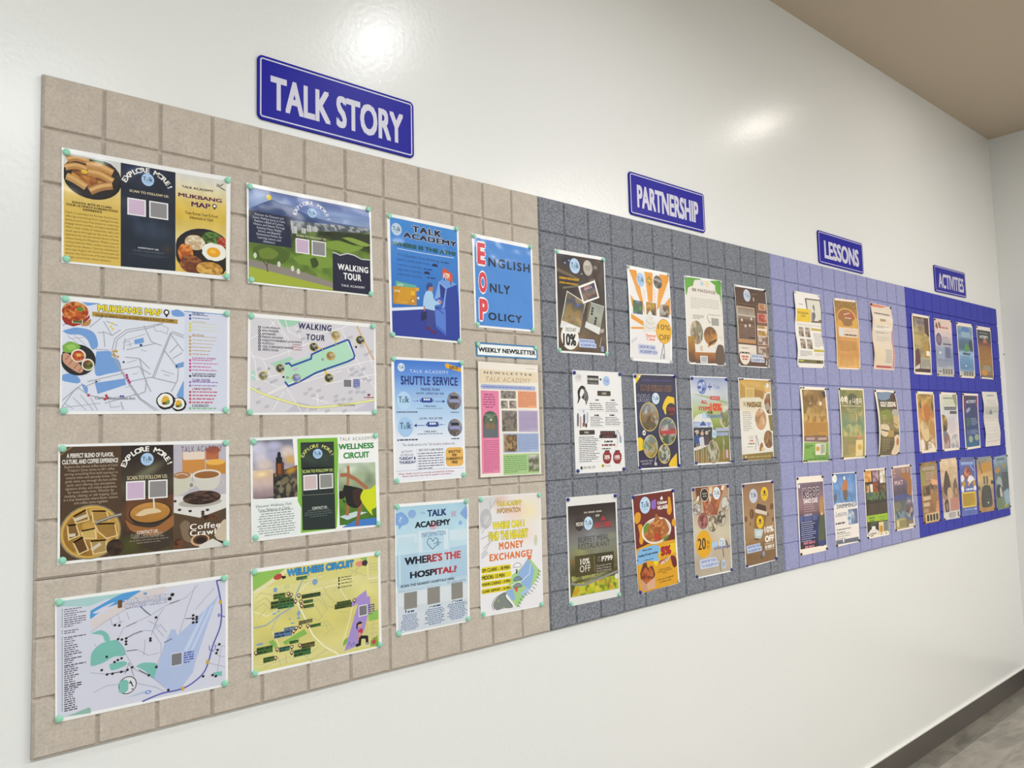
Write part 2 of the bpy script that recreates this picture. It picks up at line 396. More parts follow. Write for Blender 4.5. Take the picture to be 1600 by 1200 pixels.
PINM = {'m': (M_MINT, 'mint green'), 'n': (M_NAVY, 'dark blue'), 'b': (M_BLACK, 'black'), 'c': (M_CLEAR, 'clear')}
_pin = {}
def pin_mesh(k, long_):
    if (k, long_) not in _pin:
        bm = bmesh.new(); s = {'m': 1.0, 'n': .86, 'b': .74, 'c': .8}[k]
        if long_: pr = [(.0030, 0), (.0030, .001), (.0018, .0022), (.0018, .010), (.0026, .0125), (.0030, .014), (.0026, .0155), (.0010, .0160)]
        else: pr = [(.0055*s, 0), (.0062*s, .0010), (.0062*s, .0028), (.0056*s, .0040), (.0036*s, .0046), (.0012*s, .0051)]
        lathe(bm, pr, 20); bmesh.ops.recalc_face_normals(bm, faces=bm.faces)
        me = bpy.data.meshes.new('push_pin'); bm.to_mesh(me); bm.free(); me.materials.append(PINM[k][0])
        for p in me.polygons: p.use_smooth = len(p.vertices) == 4
        _pin[(k, long_)] = me
    return _pin[(k, long_)]
CN = ['upper left', 'upper right', 'lower right', 'lower left']
def poster(short, label, cat, group, corners, pins='mmmm', paper='f1f2f3', bow=None, inset=None, name='poster', plane=PLANE):
    global cur
    cur = P(); cur.short, cur.bow, cur.pins, cur.paper, cur.plane = short, bow, pins, paper, plane
    w = [at(*c, plane) for c in corners]; cur.o = (w[0]+w[1]+w[2]+w[3])/4
    a = (w[1]-w[0] + w[2]-w[3]).normalized(); cur.ax = a; cur.bx = Vector((a.y, -a.x))
    cur.c = [Vector(((q-cur.o).dot(cur.ax), (q-cur.o).dot(cur.bx))) for q in w]
    cur.parts, cur.boxes, cur.mode, cur.part = {}, [], ('uv',), ('picture_print', None)
    cur.clip = None; cur.inset = inset; cur.gain = 1.0
    xs = [c.x for c in cur.c]; ys = [c.y for c in cur.c]; cur.lim = (min(xs)+.0012, min(ys)+.0012, max(xs)-.0012, max(ys)-.0012)
    cur.root = empty(name, (cur.o.x, plane, cur.o.y)); cur.root.rotation_euler = (0, -math.atan2(a.y, a.x), 0)
    tag(cur.root, label, cat, group)
BK = 9
BF = {'v': lambda t: 4*t*(1-t), 'U': lambda t: 4*t*(1-t), 'w': lambda t: .5-.5*math.cos(4*math.pi*t), 't': lambda t: max(0, 1-3*t)**2,
      'd': lambda t: max(0, 3*t-2)**2, 'L': lambda t: max(0, 1-2.5*t)**2, 'R': lambda t: max(0, 2.5*t-1.5)**2}
def _bow(a, b):                          # height of a curled sheet: piecewise linear, so ink and paper bend alike
    if not cur.bow: return 0.0
    xs = [c.x for c in cur.c]; ys = [c.y for c in cur.c]
    u = min(max((a - min(xs))/(max(xs) - min(xs)), 0), 1); v = min(max((b - min(ys))/(max(ys) - min(ys)), 0), 1); s = 0.0
    for kind, amp in cur.bow:
        f = BF[kind]; t = u if kind in 'ULR' else v
        k = min(int(t*BK), BK-1); s += amp*(f(k/BK) + (f((k+1)/BK) - f(k/BK))*(t*BK - k))
    return s
def done(plate=None):
    root = cur.root; th = 0.0 if plate else .0004
    def build(name, label, shapes, m, solid=False):
        V, F, K = [], [], []
        for vs_, fs, cols, ly in shapes:
            k = len(V); V += [(p[0], -(th + ly*LS), -p[1]) for p in vs_]
            for f in fs:
                if len(set(f)) < 3: continue
                F.append([k+i for i in f]); K += [cols]*len(f) if isinstance(cols[0], float) else [cols[i] for i in f]
        me = bpy.data.meshes.new(name); me.from_pydata(V, [], F)
        at_ = me.color_attributes.new('ink', 'FLOAT_COLOR', 'CORNER')
        at_.data.foreach_set('color', [x for c in K for x in (min(.93, c[0]*cur.gain), min(.93, c[1]*cur.gain), min(.93, c[2]*cur.gain), 1.0)])
        bm = bmesh.new(); bm.from_mesh(me)
        if cur.bow:
            xs = [c.x for c in cur.c]; ys = [c.y for c in cur.c]
            for k in range(1, BK):
                for ax_, lo, hi in ((0, min(xs), max(xs)), (2, min(ys), max(ys))):
                    if not any((q[0] in 'ULR') == (ax_ == 0) for q in cur.bow): continue
                    q = lo + (hi-lo)*k/BK; co = (q, 0, 0) if ax_ == 0 else (0, 0, -q); no = (1, 0, 0) if ax_ == 0 else (0, 0, 1)
                    bmesh.ops.bisect_plane(bm, geom=bm.verts[:] + bm.edges[:] + bm.faces[:], dist=1e-7, plane_co=co, plane_no=no)
            for v in bm.verts: v.co.y -= max(0, _bow(v.co.x, -v.co.z))
        for f in bm.faces:
            f.normal_update()
            if f.normal.y > 0: f.normal_flip()
        if solid:
            g = bmesh.ops.extrude_face_region(bm, geom=bm.faces[:])
            for e in g['geom']:
                if isinstance(e, bmesh.types.BMVert): e.co.y += th
            bmesh.ops.recalc_face_normals(bm, faces=bm.faces)
        bm.to_mesh(me); bm.free()
        o = link(name, me, m, root)
        if label: o['label'] = label
        return o
    if plate: plate(root)
    else: build('sheet', None, [([tuple(c) for c in cur.c], [[0, 1, 2, 3]], hx(cur.paper), 0)], M_PRINT, True)
    for (n, l), sh in cur.parts.items():
        if sh: build(n, l, sh, M_SIGNW if plate else M_PRINT)
    for i, k in enumerate(cur.pins):
        if k == '.': continue
        long_ = k.isupper(); kk = k.lower(); me = pin_mesh(kk, long_)
        c = cur.c[i]; ins = cur.inset or {'m': .0065, 'n': .0065, 'b': .006, 'c': .005}[kk]
        q = Vector((c.x - math.copysign(ins, c.x), c.y - math.copysign(ins, c.y)))
        lx = q.x; lz = -q.y; g = random.Random(len(cur.short)*7 + i)
        lx += g.uniform(-.0015, .0015); lz += g.uniform(-.0015, .0015)
        wx = cur.o.x + cur.ax.x*lx - cur.bx.x*lz; wz = cur.o.y + cur.ax.y*lx - cur.bx.y*lz
        o = bpy.data.objects.new('push_pin', me); COL.objects.link(o)
        o.location = (wx, PLANE - th - LS*3 - max(0, _bow(lx, -lz)), wz)
        if long_: o.rotation_euler = (g.uniform(-.1, .1), 0, g.uniform(-.15, .15))
        tag(o, f'{PINM[kk][1]} {"long " if long_ else ""}push pin in the {CN[i]} corner of the {cur.short}', 'push pin', f'{PINM[kk][1]} push pins')
def talk_letters(fc, ink2):
    T('T', -.74, -.42, -.28, .28, fc, .02); T('a', -.26, -.16, .08, .30, ink2, .015); T('l', .19, -.46, .29, .28, fc, .015); T('k', .38, -.46, .78, .28, fc, .015)
def talk(cx, cy, rx, ry, ring='a9c9ec', fc='12203f', ink2='3f8f8a', disc=True):
    """The round Talk badge."""
    part('talk_logo'); old = cur.mode
    if disc: E(cx, cy, rx, ry, ring)
    cur.mode = ('loc', pt(cx, cy), rx*sx(cx, cy), ry*sy(cx, cy)); talk_letters(fc, ink2)
    if disc: Wd(-.42, .42, .46, .56, 1, '6d8db5', .5)
    cur.mode = old

def TJ(s, x0, y0, x1, y1, c, b=0.0, last=None):
    """A justified block of readable lines."""
    a, q = pt(x0, y0), pt(x1, y1); ls = s.split('\n'); lh = (q.y-a.y)/len(ls); V, F = [], []
    for i, l in enumerate(ls):
        v, f = glyphs(l, 0, 0, 'LEFT')
        xa = min(p[0] for p in v); xb = max(p[0] for p in v); w = (q.x-a.x)*(last if last and i == len(ls)-1 else 1)
        k = len(V); V += [(a.x + (p[0]-xa)*w/(xb-xa), a.y + lh*(i+.78) + p[1]*lh*.82) for p in v]; F += [[k+j for j in g] for g in f]
    put(V, F, hx(c))
def mappin(x, y, s, c='111111', d='ffffff'):
    E(x, y-s*.2, s*.5, s*.5, c, 14); Q([(x-s*.4, y), (x+s*.4, y), (x, y+s*.7)], c); E(x, y-s*.2, s*.28, s*.28, d, 12)
def card(x0, y0, x1, y1, c, rim='eeeef2'):
    part('plain_square_print'); R(x0, y0, x1, y1, rim); w, h = x1-x0, y1-y0; R(x0+w*.07, y0+h*.07, x1-w*.07, y1-h*.07, c)
def dots(pts, r, c, ry=None):
    for x, y in pts: E(x, y, r, ry or r, c, 10)

def rrect(c4, r, ins, n=6):              # rounded outline of a near-rectangular plate, in its own metres
    x0 = (c4[0].x+c4[3].x)/2 + ins; x1 = (c4[1].x+c4[2].x)/2 - ins; y0 = (c4[0].y+c4[1].y)/2 + ins; y1 = (c4[2].y+c4[3].y)/2 - ins; r = max(.002, r - ins); o = []
    for cx, cy, t0 in ((x1-r, y0+r, -90), (x1-r, y1-r, 0), (x0+r, y1-r, 90), (x0+r, y0+r, 180)):
        for i in range(n+1): t = math.radians(t0 + 90*i/n); o.append((cx + r*math.cos(t), cy + r*math.sin(t)))
    return o
def sign(word, label, corners, box_, crop, b=.035):
    """Embossed blue enamel plate on the wall above the felt."""
    poster(word, label, 'sign', 'blue wall signs above the felt', corners, '....', name='enamel_sign', plane=WALL-.005)
    cr(*crop); part('lettering'); T(word, *box_, 'ffffff', b)
    part('border_line')
    o, i = rrect(cur.c, .012, .0055), rrect(cur.c, .012, .0085); n = len(o)
    put(o + i, [[k, (k+1) % n, n + (k+1) % n, n + k] for k in range(n)], hx('ffffff'))
    def plate(root):
        bm = bmesh.new(); rings = []
        for ins, y in ((0, .004), (0, .0008), (.0008, -.0002), (.0032, -.0002), (.0042, .0)):
            rings.append([bm.verts.new((x, y, -z)) for x, z in rrect(cur.c, .012, ins)])
        for a, c in zip(rings, rings[1:]):
            for k in range(len(a)): bm.faces.new((a[k], a[(k+1) % len(a)], c[(k+1) % len(a)], c[k]))
        bm.faces.new(rings[-1]); bm.faces.new(rings[0])
        bm_obj('plate', bm, M_SIGN, root)
    done(plate)

# ================================================================ the sheets on the beige panels
GB = 'sheets pinned on the beige felt'
poster('Mukbang Map brochure', 'glossy three-fold brochure print titled MUKBANG MAP with navy middle and two food dishes', 'poster', GB, [(96.3,230.3),(359,278),(357.3,438.4),(95.8,410.3)], bow=[('R', .005)])
cr(40, 80, 4.444)
part('picture_print')
Q([(265,703),(660,774),(660,1494),(265,1456)], 'd9b95a')
G([(265,703),(660,774),(660,1120),(265,1060)], ['cfd3d6','dcd6c6','e4d6a4','dcc272','d9b95a'], 16, nz=(.05, 9))
Q([(660,774),(1040,842),(1040,1527),(660,1494)], '1a2130')
G([(664,778),(1036,842),(1036,1523),(664,1490)], ['16203c','1a2234','1c2738','1e2a3c','182232'], 20, nz=(.28, 5), blobs=[(.55,.62,.42,.12,'2c3a50',.6),(.25,.45,.2,.12,'27344a',.6),(.85,.8,.12,.06,'3a3a30',.8),(.35,.05,.3,.05,'243a6c',.6)])
G([(1040,842),(1388,905),(1388,1563),(1040,1527)], ['d6d6d4','e2d8b2','dcc060','d6b548','dcc470','e4d8a4','dcc060','d9b95a'], 18, nz=(.08, 7))
part('food_print')
clip(265,715,662,1150)
E(466,880,206,150,'17161b'); E(466,876,190,138,'221d1e')
G(('e',440,868,120,72), ['8a5526'], 14, cells=(['b8702c','8a4a1e','d89a3a','a86a30','6a3a18'],60,.8))
for p_, w_, c_ in (([(288,752),(350,742),(440,768)],44,'b07c44'),([(272,806),(350,796),(428,822)],44,'b9854a'),([(420,786),(510,800),(606,846)],50,'c08c4c'),([(432,838),(520,858),(606,906)],50,'bb8748'),([(284,866),(345,896),(420,945)],50,'c0965c'),([(444,972),(520,944),(600,934)],54,'a67646')):
    L(p_, w_, c_, sm=5); L([(x, y-6) for x, y in p_], w_*.42, 'd9ab6c', sm=5)
E(408,838,24,14,'e3bd3c'); L([(450,742),(490,762),(540,776)], 16, '4f7a35', sm=4)
clip()
clip(1040,1100,1386,1563)
E(1240,1403,205,168,'15182c'); E(1240,1405,188,152,'241d1c')
G(('e',1175,1330,70,52), ['dccbb0'], 14, cells=(['efe6d4','c9b089','dfd0b6','b89a70'],60,.8)); G(('e',1290,1300,66,42), ['4f7030'], 14, cells=(['3d5a24','6d8f46','50752f','2c4018'],50,.8))
G(('e',1110,1400,52,64), ['c96c2a'], 14, cells=(['d97a30','b4551e','e09a50','9c4a20'],50,.8)); G(('e',1362,1330,32,36), ['a83a2c'], 10, cells=(['b84634','8a2a20','d0705a'],30,.8))
G(('e',1150,1478,80,62), ['7d4426'], 14, cells=(['8f5230','5f2e1a','a06838','6e3a20'],60,.8)); G(('e',1275,1515,90,50), ['b98a3c'], 14, cells=(['d0a04a','9a6a28','c89440','e0b860'],50,.8))
E(1308,1398,84,62,'eeece4',24,.08,3); E(1302,1400,46,34,'e8a520'); E(1296,1394,22,14,'f2bd48')
clip()
part('title_lettering')
T('TALK ACADEMY', 1083,930,1302,985, '2a2226', .03); T('MUKBANG', 1058,980,1358,1058, '5b1f30', .04, o='f3ead0', ow=.035, sl=1); T('MAP', 1148,1042,1280,1100, '5b1f30', .04, o='f3ead0', ow=.035)
mappin(1308,1085,32,'333333','f4f4f4'); L([(1320,935),(1345,948),(1380,972)],7,'4a4a40'); L([(1325,925),(1350,938),(1366,925)],6,'4a4a40',sm=4)
T('SOULFUL BITES IN CLARK:\nYOUR ULTIMATE KOREAN FOOD\nEXPERIENCE', 280,1033,640,1142, '1c1710', .035)
part('arc_lettering'); A('EXPLORE MORE!', 848,1010,164,164,-60,60,34,'f0eee6',.03,1.15); T('SCAN TO FOLLOW US:', 720,958,994,1020, 'e6d9b0', .02)
talk(848,893,44,44)
part('body_text')
TJ('Clark is a paradise for Korean food lovers,\noffering everything from sizzling Korean\nbarbecue and crispy fried chicken to comforting\nbulgogi, kimchi noodles, and spicy tteokbokki.\nWith a wide variety of restaurants, cafes, and\nsnack spots throughout the area, you can\nexperience the rich and authentic flavors of Korea\nwithout leaving the Philippines. Whether you are\ncraving traditional dishes, modern street food, or\nsweet Korean desserts, Clark has something for\nevery taste. Explore the vibrant K-Food scene and\ndiscover why Clark is one of the best destinations\nto enjoy a true Korean culinary adventure.', 276,1102,646,1475, '2a2412', .012, .85)
T('Taste Korea: Your K-Food\nAdventure in Clark', 1105,1108,1330,1192, '3a2f14', .02)
T('CONTACT US:', 780,1358,925,1386, 'd9dbe0', .03); T('CLARK TALK ACADEMY', 745,1376,962,1412, '6f7684', 0); Wd(722,1394,1004,1446,3,'4d5666',.3,'c')
card(706,1015,835,1152,'cdb5cf'); card(858,1038,990,1174,'8d8c90')
done()

poster('Walking Tour brochure', 'landscape photo print WALKING TOUR with mountain, golf green and navy text box', 'poster', GB, [(384.3,285.8),(579,324),(583.5,463.5),(386.1,442.8)], bow=[('L', .003)])
cr(340, 270, 4.444)
part('picture_print')
G([(212,98),(1050,264),(1057,395),(212,345)], ['6474a8','5d76b6','7d96c4','8fa2c6'], 30, nz=(.16, 5), blobs=[(.1,.3,.25,.25,'9fb4dc',.8),(.75,.45,.3,.25,'8ca4d2',.8)])
Q([(212,250),(262,232),(290,216),(345,197),(372,186),(398,193),(440,214),(500,226),(560,262),(640,300),(760,336),(900,362),(1057,386),(1057,402),(212,350)], '41578b')
Q([(212,275),(330,240),(400,240),(520,275),(640,318),(700,345),(212,350)], '33487a')
E(355,172,18,20,'e6cb3c')
G([(212,345),(1057,398),(1062,848),(212,755)], ['4a5658','36462a','3f5220','5f7d2c','6d8f33','7c963a','86943c'], 44, cells=(['2c3a1a','5f7d2c','7d9a3c','48602a','6f8f35'],150,.45), nz=(.2, 9))
G([(505,330),(1057,388),(1057,418),(505,398)], ['5a6672','6a747a'], 40, cells=(['8d959b','4a5560','b8bcbe','39454c'],120,.8))
for x0,y0,x1,y1 in ((515,368,552,424),(582,382,612,424),(620,362,652,412),(656,372,692,412)): R(x0,y0,x1,y1,'c2c3c6'); R(x0+9,y0+4,x0+15,y1,'9a9ea4')
G([(700,405),(1057,430),(1057,560),(700,440)], ['2b3518','26301a','36471e'], 24, nz=(.4, 8))
QS([(742,486),(830,470),(930,500),(1010,520),(900,560),(830,540),(760,520)], '7c9a3c'); QS([(860,452),(930,452),(1055,500),(1000,510)], '86a045'); QS([(520,590),(640,560),(790,590),(790,660),(600,640)], '77963a')
Q([(212,600),(400,640),(600,692),(800,762),(800,800),(560,735),(380,690),(212,650)], '8d867f'); Q([(212,650),(380,690),(560,735),(800,800),(800,816),(212,755)], 'a2b03a')
QS([(240,520),(330,495),(440,520),(500,560),(470,620),(400,640),(330,620),(250,590)], '4c6424'); QS([(280,540),(350,520),(420,560),(380,600),(300,590)], '6d8430'); QS([(640,600),(680,590),(700,640),(660,660)], '39491f')
LL([[(345,690),(340,640),(360,600)],[(340,650),(310,610)]], 7, '5a4a30')
for x, y in ((257,575),(425,635),(520,665),(560,685)): E(x,y,12,20,'d8d6cc',12)
Q([(211,258),(505,309),(512,522),(212,482)], '1c2342')
poly_ = [(798,553),(825,560),(850,573),(900,561),(945,572),(1000,601),(1057,606),(1062,848),(800,815)]
Q(poly_, '191b3a'); L(poly_[:7], 7, 'cfd4d8')
part('title_lettering'); T('WALKING', 833,628,1045,700, 'f2f2f4', .035, cs=1.15); T('TOUR', 873,692,997,755, 'f2f2f4', .035, cs=1.15); T('TALK ACADEMY', 858,772,1022,807, 'e4e4ea', .02, cs=1.2)
part('arc_lettering'); A('EXPLORE MORE!', 655,334,109,109,-75,75,26,'f0f0f2',.02,1.1); T('SCAN TO FOLLOW US:', 545,425,752,472, 'd9d4b4', .02)
talk(655,280,32,32)
part('body_text'); T('Discover the Museums and\nScenic Walking Spots in Clark.\nExplore a Blend of Culture,\nHistory, and Nature Through\nAmazing Views, Hidden\nStories, and Beautiful\nDestinations Perfect for\nLearning, Leisure, and\nAdventure.', 240,276,470,506, 'c6cbdc', .01)
card(540,452,637,568,'c7b0cb'); card(652,468,752,586,'8d8c90')
done()

poster('illustrated mukbang food map', 'white and blue street map sheet titled MUKBANG MAP with red bowl and sushi rolls', 'poster', GB, [(95.1,461.7),(359,484.9),(358.4,646.2),(92.9,647.6)])
cr(40, 450, 4.444)
part('map_print')
Q([(253,85),(1400,182),(1399,856),(250,856)], 'dce1f0')
W_ = '739fdb'
for q in ([(255,298),(300,284),(350,275),(420,284),(470,308),(495,350),(500,408),(458,420),(430,362),(380,326),(300,322)],[(492,440),(590,440),(600,480),(645,500),(665,560),(650,580),(570,596),(490,608),(480,520)],[(255,602),(330,592),(380,640),(360,662),(290,652),(255,640)],[(1010,160),(1060,150),(1110,190),(1060,200),(1020,190)],[(385,660),(430,690),(425,740),(400,700)]): QS(q, W_)
for q in ([(480,660),(688,628),(698,672),(500,736)],[(390,98),(520,106),(430,125)],[(1100,158),(1398,184),(1398,202),(1250,178),(1110,190)],[(1098,640),(1098,775),(1045,750)],[(1040,530),(1098,512),(1098,548),(1045,560)],[(1322,838),(1398,815),(1398,855),(1300,856)],[(752,360),(818,345),(822,380),(758,392)]): Q(q, W_)
Q([(1103,165),(1398,190),(1398,856),(1103,856)], 'd3d9ec')
LL([[(255,262),(330,220)],[(445,272),(560,180)],[(540,230),(600,330),(660,290)],[(600,430),(620,350),(700,290),(850,268),(960,240)],[(620,440),(635,360),(710,305),(850,280),(950,250)],[(820,260),(870,370),(900,385)],[(880,620),(960,420),(1005,310)],[(890,625),(970,420),(1012,315)],[(1005,310),(1098,345)],[(1015,300),(1098,330)],[(1005,320),(1095,440)],[(960,430),(1060,560),(1055,640),(1010,720)],[(600,435),(660,560),(720,660),(800,770),(920,850)],[(590,440),(650,560),(712,662),(790,770),(900,852)],[(700,430),(900,385),(945,400)],[(660,570),(780,545),(870,600)],[(720,650),(870,620),(1040,660)],[(255,780),(360,690),(440,745),(560,770),(740,770)],[(250,830),(330,720),(390,670)],[(540,300),(550,410)],[(500,310),(560,310),(600,330)],[(690,350),(680,430)],[(690,480),(790,490),(860,560)],[(790,490),(830,640),(870,720)],[(1000,450),(1060,390)],[(1020,490),(1085,450)],[(430,650),(690,590)],[(400,690),(520,640)],[(550,800),(760,740),(790,760)],[(660,790),(680,845)],[(840,640),(830,720),(780,740)],[(560,230),(640,262)]], 6, 'a6a9b6')
LL([[(690,365),(770,340),(830,320)],[(700,400),(750,385)],[(670,380),(720,370),(730,410)],[(840,440),(800,430)],[(700,520),(770,500)],[(710,560),(790,545),(820,610)],[(740,600),(780,590)],[(890,270),(930,250),(990,280),(980,320),(940,300),(905,300),(890,270)],[(940,570),(1030,600)],[(960,600),(1000,610)],[(270,800),(330,840)],[(330,760),(420,850)],[(380,740),(470,850)],[(450,760),(500,850)],[(260,830),(520,800)],[(580,780),(590,830),(660,820)],[(690,690),(740,680),(760,740)],[(290,330),(380,400)],[(330,320),(420,400)],[(300,350),(400,345)]], 5, 'b4b7c2')
part('food_drawing_print')
clip(253,60,1398,857)
Q([(255,175),(440,165),(445,210),(400,250),(330,268),(275,250),(253,215)], '9c2a22'); QS([(380,265),(450,215),(440,260)], 'b98a4c'); R(322,212,398,248,'d8cfae'); R(328,216,392,244,'4c6a38'); E(345,165,100,58,'e9ded0'); G(('e',345,162,92,66), ['b8551e'], 16, cells=(['d67a2a','a03a18','e0a050','c05a20','8a2e14'],90,.85)); G(('e',380,148,22,14), ['4f8a3a'], 8)
E(366,500,122,108,'202226'); QS([(255,400),(300,372),(345,382),(380,410),(340,440),(300,450),(262,440)], '7cb04a'); QS([(280,400),(330,390),(350,415),(300,430)], '97c862')
QS([(258,455),(300,460),(395,555),(380,590),(330,570),(262,515)], 'c9987e'); LL([[(275,500),(300,470)],[(300,530),(330,495)],[(335,558),(362,525)],[(365,580),(388,552)]], 5, '8e5a48')
E(366,470,52,46,'ece4d6'); G(('e',366,472,43,37), ['b8482a'], 12, cells=(['c95a30','9a3418','d98a50'],20,.7)); R(350,455,385,478,'e2a850',.3); E(432,533,44,42,'e8e2d4'); G(('e',432,534,35,33), ['4a4a2c'], 12, cells=(['3a3a24','7a8a3c','a03a2a','5a4a2a'],30,.8))
for x, y, r in ((1062,808,54),(972,785,66)):
    E(x,y,r,r*.9,'141416',24,.04,2); E(x-2,y-3,r*.82,r*.72,'ececea',20,.05,3); QS([(x-r*.5,y+r*.1),(x-r*.2,y-r*.5),(x+r*.3,y-r*.4),(x+r*.25,y+r*.2)], 'e0b030'); QS([(x-r*.1,y+r*.1),(x+r*.35,y-r*.15),(x+r*.4,y+r*.25),(x,y+r*.4)], '7f9a4a'); E(x-r*.15,y+r*.25,r*.25,r*.15,'6d4a2c')
clip()
part('title_lettering'); T('MUKBANG MAP', 502,114,945,195, 'f1de38', .035, o='23220c', ow=.05)
Q([(462,164),(1055,220),(1055,250),(462,196)], 'b1903f'); T('YOUR ULTIMATE GUIDE IN EVERYTHING K-FOOD IN CLARK', 482,180,1030,240, '2a2008', .02); mappin(978,178,42,'2a2a2a','f4f4f4')
part('legend_text')
for y, s, c in ((168,'CM RECTO','2b2d55'),(318,'MA ROXAS','b59a6a'),(480,'E JACINTO STREET','b02a88'),(590,'E JACINTO STREET','2a2c40'),(630,'CLARK CENTER','7a3f9a'),(692,'J ABAD SANTOS','9a2440'),(806,'E AGUINALDO','5d5d6d')):
    T(s, 1156,y,1156+len(s)*10.4,y+22, c, .03)
T('Clark Villages', 1156,228,1252,248, 'b9b02a', .02)
for ys, c in ((range(190,225,22),'4a58a8'),(range(250,312,22),'d8d04a'),(range(340,470,24),'c3a46c'),(range(502,586,23),'c4509a'),((612,),'44465a'),(range(654,690,24),'9a7cc0'),(range(722,800,24),'c05068'),((836,),'7fbf7a')):
    for i, y in enumerate(ys): E(1142,y,9,9,c,10); Wd(1158,y-8,1260+(y*37 % 90),y+9,1,c,.55,seed=y)
dots([(600,245),(592,268),(604,284)],8,'e0cc40'); dots([(612,440),(630,440),(620,470),(640,478),(612,460)],9,'c09a3a'); dots([(702,605),(706,622),(714,640),(722,655)],9,'b02a78'); dots([(436,745),(560,748),(568,765),(550,772)],10,'b03a44'); dots([(660,752),(676,752)],8,'5a5aa8'); dots([(490,650),(680,515),(1047,544)],8,'3a4a68'); dots([(800,397)],10,'2c4a8a')
T('M Roxas Hwy', 465,420,580,436, '555a68', 0); T('Clark J Abad Santos Ave', 480,752,760,782, '555a68', 0)
done()

poster('Walking Tour street map', 'grey and green street map sheet titled WALKING TOUR with thick blue route line', 'poster', GB, [(387.3,488.7),(586.4,506.7),(588.6,648),(386,648.5)])
cr(340, 450, 4.444)
part('map_print')
Q([(228,200),(1085,275),(1090,858),(225,866)], 'd5d3dc')
Q([(415,216),(580,231),(530,262),(462,275)], '9fcfb6'); Q([(365,525),(500,478),(530,490),(480,520),(400,548)], 'a5d3bb'); Q([(232,580),(262,570),(262,640),(236,645)], 'b5d8cc'); Q([(640,480),(700,455),(720,470),(660,500)], 'b5d8cc')
Q([(465,528),(650,470),(655,455),(900,360),(948,480),(920,520),(690,595),(640,620),(490,680),(462,640)], 'b1dcc4')
Q([(560,790),(640,810),(600,858),(470,862)], 'c3bfd0'); Q([(955,845),(1085,780),(1088,855),(950,858)], 'c9c6d6'); Q([(640,830),(700,825),(690,850),(630,855)], 'bfbccc')
LL([[(230,470),(330,495),(420,470),(640,380)],[(230,440),(262,520),(270,640)],[(270,640),(430,600)],[(300,760),(430,690),(560,640),(830,560),(1085,500)],[(340,745),(480,680),(640,640),(860,575)],[(370,230),(460,330),(500,470)],[(415,216),(445,290),(520,400)],[(540,270),(600,400)],[(640,330),(860,280),(900,262)],[(860,290),(940,460),(1090,700)],[(970,262),(1085,560)],[(230,350),(330,300),(400,230)],[(480,700),(580,860)],[(380,850),(460,720)],[(690,730),(700,850)],[(650,760),(770,800)],[(310,490),(370,620)],[(230,600),(420,690)],[(740,670),(1088,600)],[(900,560),(940,640),(1080,650)],[(470,220),(490,300),(560,340)]], 5, 'f1f1f4')
for i, (x, y) in enumerate(((300,330),(345,370),(285,560),(330,420),(400,300),(400,760),(340,820),(280,790),(610,730),(660,745),(720,760),(640,700),(700,710),(920,720),(970,720),(920,770),(970,690),(1010,720),(820,750),(820,780),(870,770),(375,650),(400,640),(280,700),(930,560),(960,580),(990,600),(1020,630),(1050,640),(930,600),(540,560),(560,300),(590,350),(790,310),(920,340),(1000,400),(1030,460),(1060,440),(760,850),(880,850),(1010,560))): Q([(x-18,y),(x+14,y-12),(x+20,y+6),(x-10,y+18)], 'bdbcc8')
L([(228,690),(300,730),(400,765),(500,795),(600,822),(700,828),(800,820),(900,808),(1088,778)], 17, 'b7bc7a', sm=3); L([(228,690),(300,730),(400,765),(500,795),(600,822),(700,828),(800,820),(900,808),(1088,778)], 11, 'eeeea0', sm=3)
L([(968,264),(1000,340),(1085,500)], 12, 'd9b08a')
part('route_line_print', 'thick blue walking route')
L([(468,528),(496,522),(512,542),(648,492),(652,462),(720,430),(820,392),(900,360),(912,368),(950,470),(945,490),(900,512),(760,560),(680,590),(570,650),(490,682),(466,650)], 13, '2a4fa6')
part('place_marker_print')
for x, y, c1, c2, px_, py_ in ((668,410,'2a2c26','e8c820',725,422),(820,330,'b0925c','e8c820',820,385),(990,362,'24262c','e8c820',965,398),(785,472,'a88a50','e8c820',745,495),(434,558,'2f3340','e8c820',450,600),(316,610,'7d7d60','e8c820',355,560),(548,625,'6d8ad0','e8c820',495,622),(772,625,'2a2622','e8c820',742,570)):
    Q([(x-18,y+14),(x+18,y-10),(px_,py_)], c2); E(x,y,32,31,'c8b440'); G(('e',x,y,28,27), [c1], 8, cells=([c1,'d0d0c0',c1,'585850'],14,.5))
dots([(820,392),(727,425),(355,560),(484,622),(960,410),(728,496),(742,568),(456,618)],8,'22242a'); dots([(820,392),(727,425),(355,560),(484,622),(728,496)],4,'e8e8ec')
part('title_lettering'); T('WALKING', 562,240,790,302, '1d2258', .03, sh=.12, cs=1.2); T('TOUR', 615,318,742,370, '1d2258', .03, sh=.12, cs=1.2)
part('legend_text')
for i, s in enumerate(('CLARK MUSEUM','BABY MUSEUM','BAYANIHAN','PARADE GROUNDS','FORT STOTSENBURG GATE POSTS','PLAYGOLF','CDC CORPORATE OFFICES','WHITE HOUSE')):
    y = 272 + i*22; E(290,y,10,10,'2a2a30',10); E(290,y,4,4,'e8e8ec',8); T(s, 310,y-6,310+len(s)*10.2,y+9+len(s)*.6, '3c3c46', .02)
T('Landmark\nClark Road\nParadeway', 512,385,584,438, 'b86068', 0); T('J Abad Santos Avenue', 830,800,952,826, '4a4a4a', 0)
R(1040,735,1058,750,'7a2a34'); Wd(1015,752,1082,768,1,'b04a58',.5)
card(870,632,932,692,'77777c'); R(940,632,988,692,'98a0c8'); Wd(942,632,986,692,5,'4f5ca0',.6)
done()

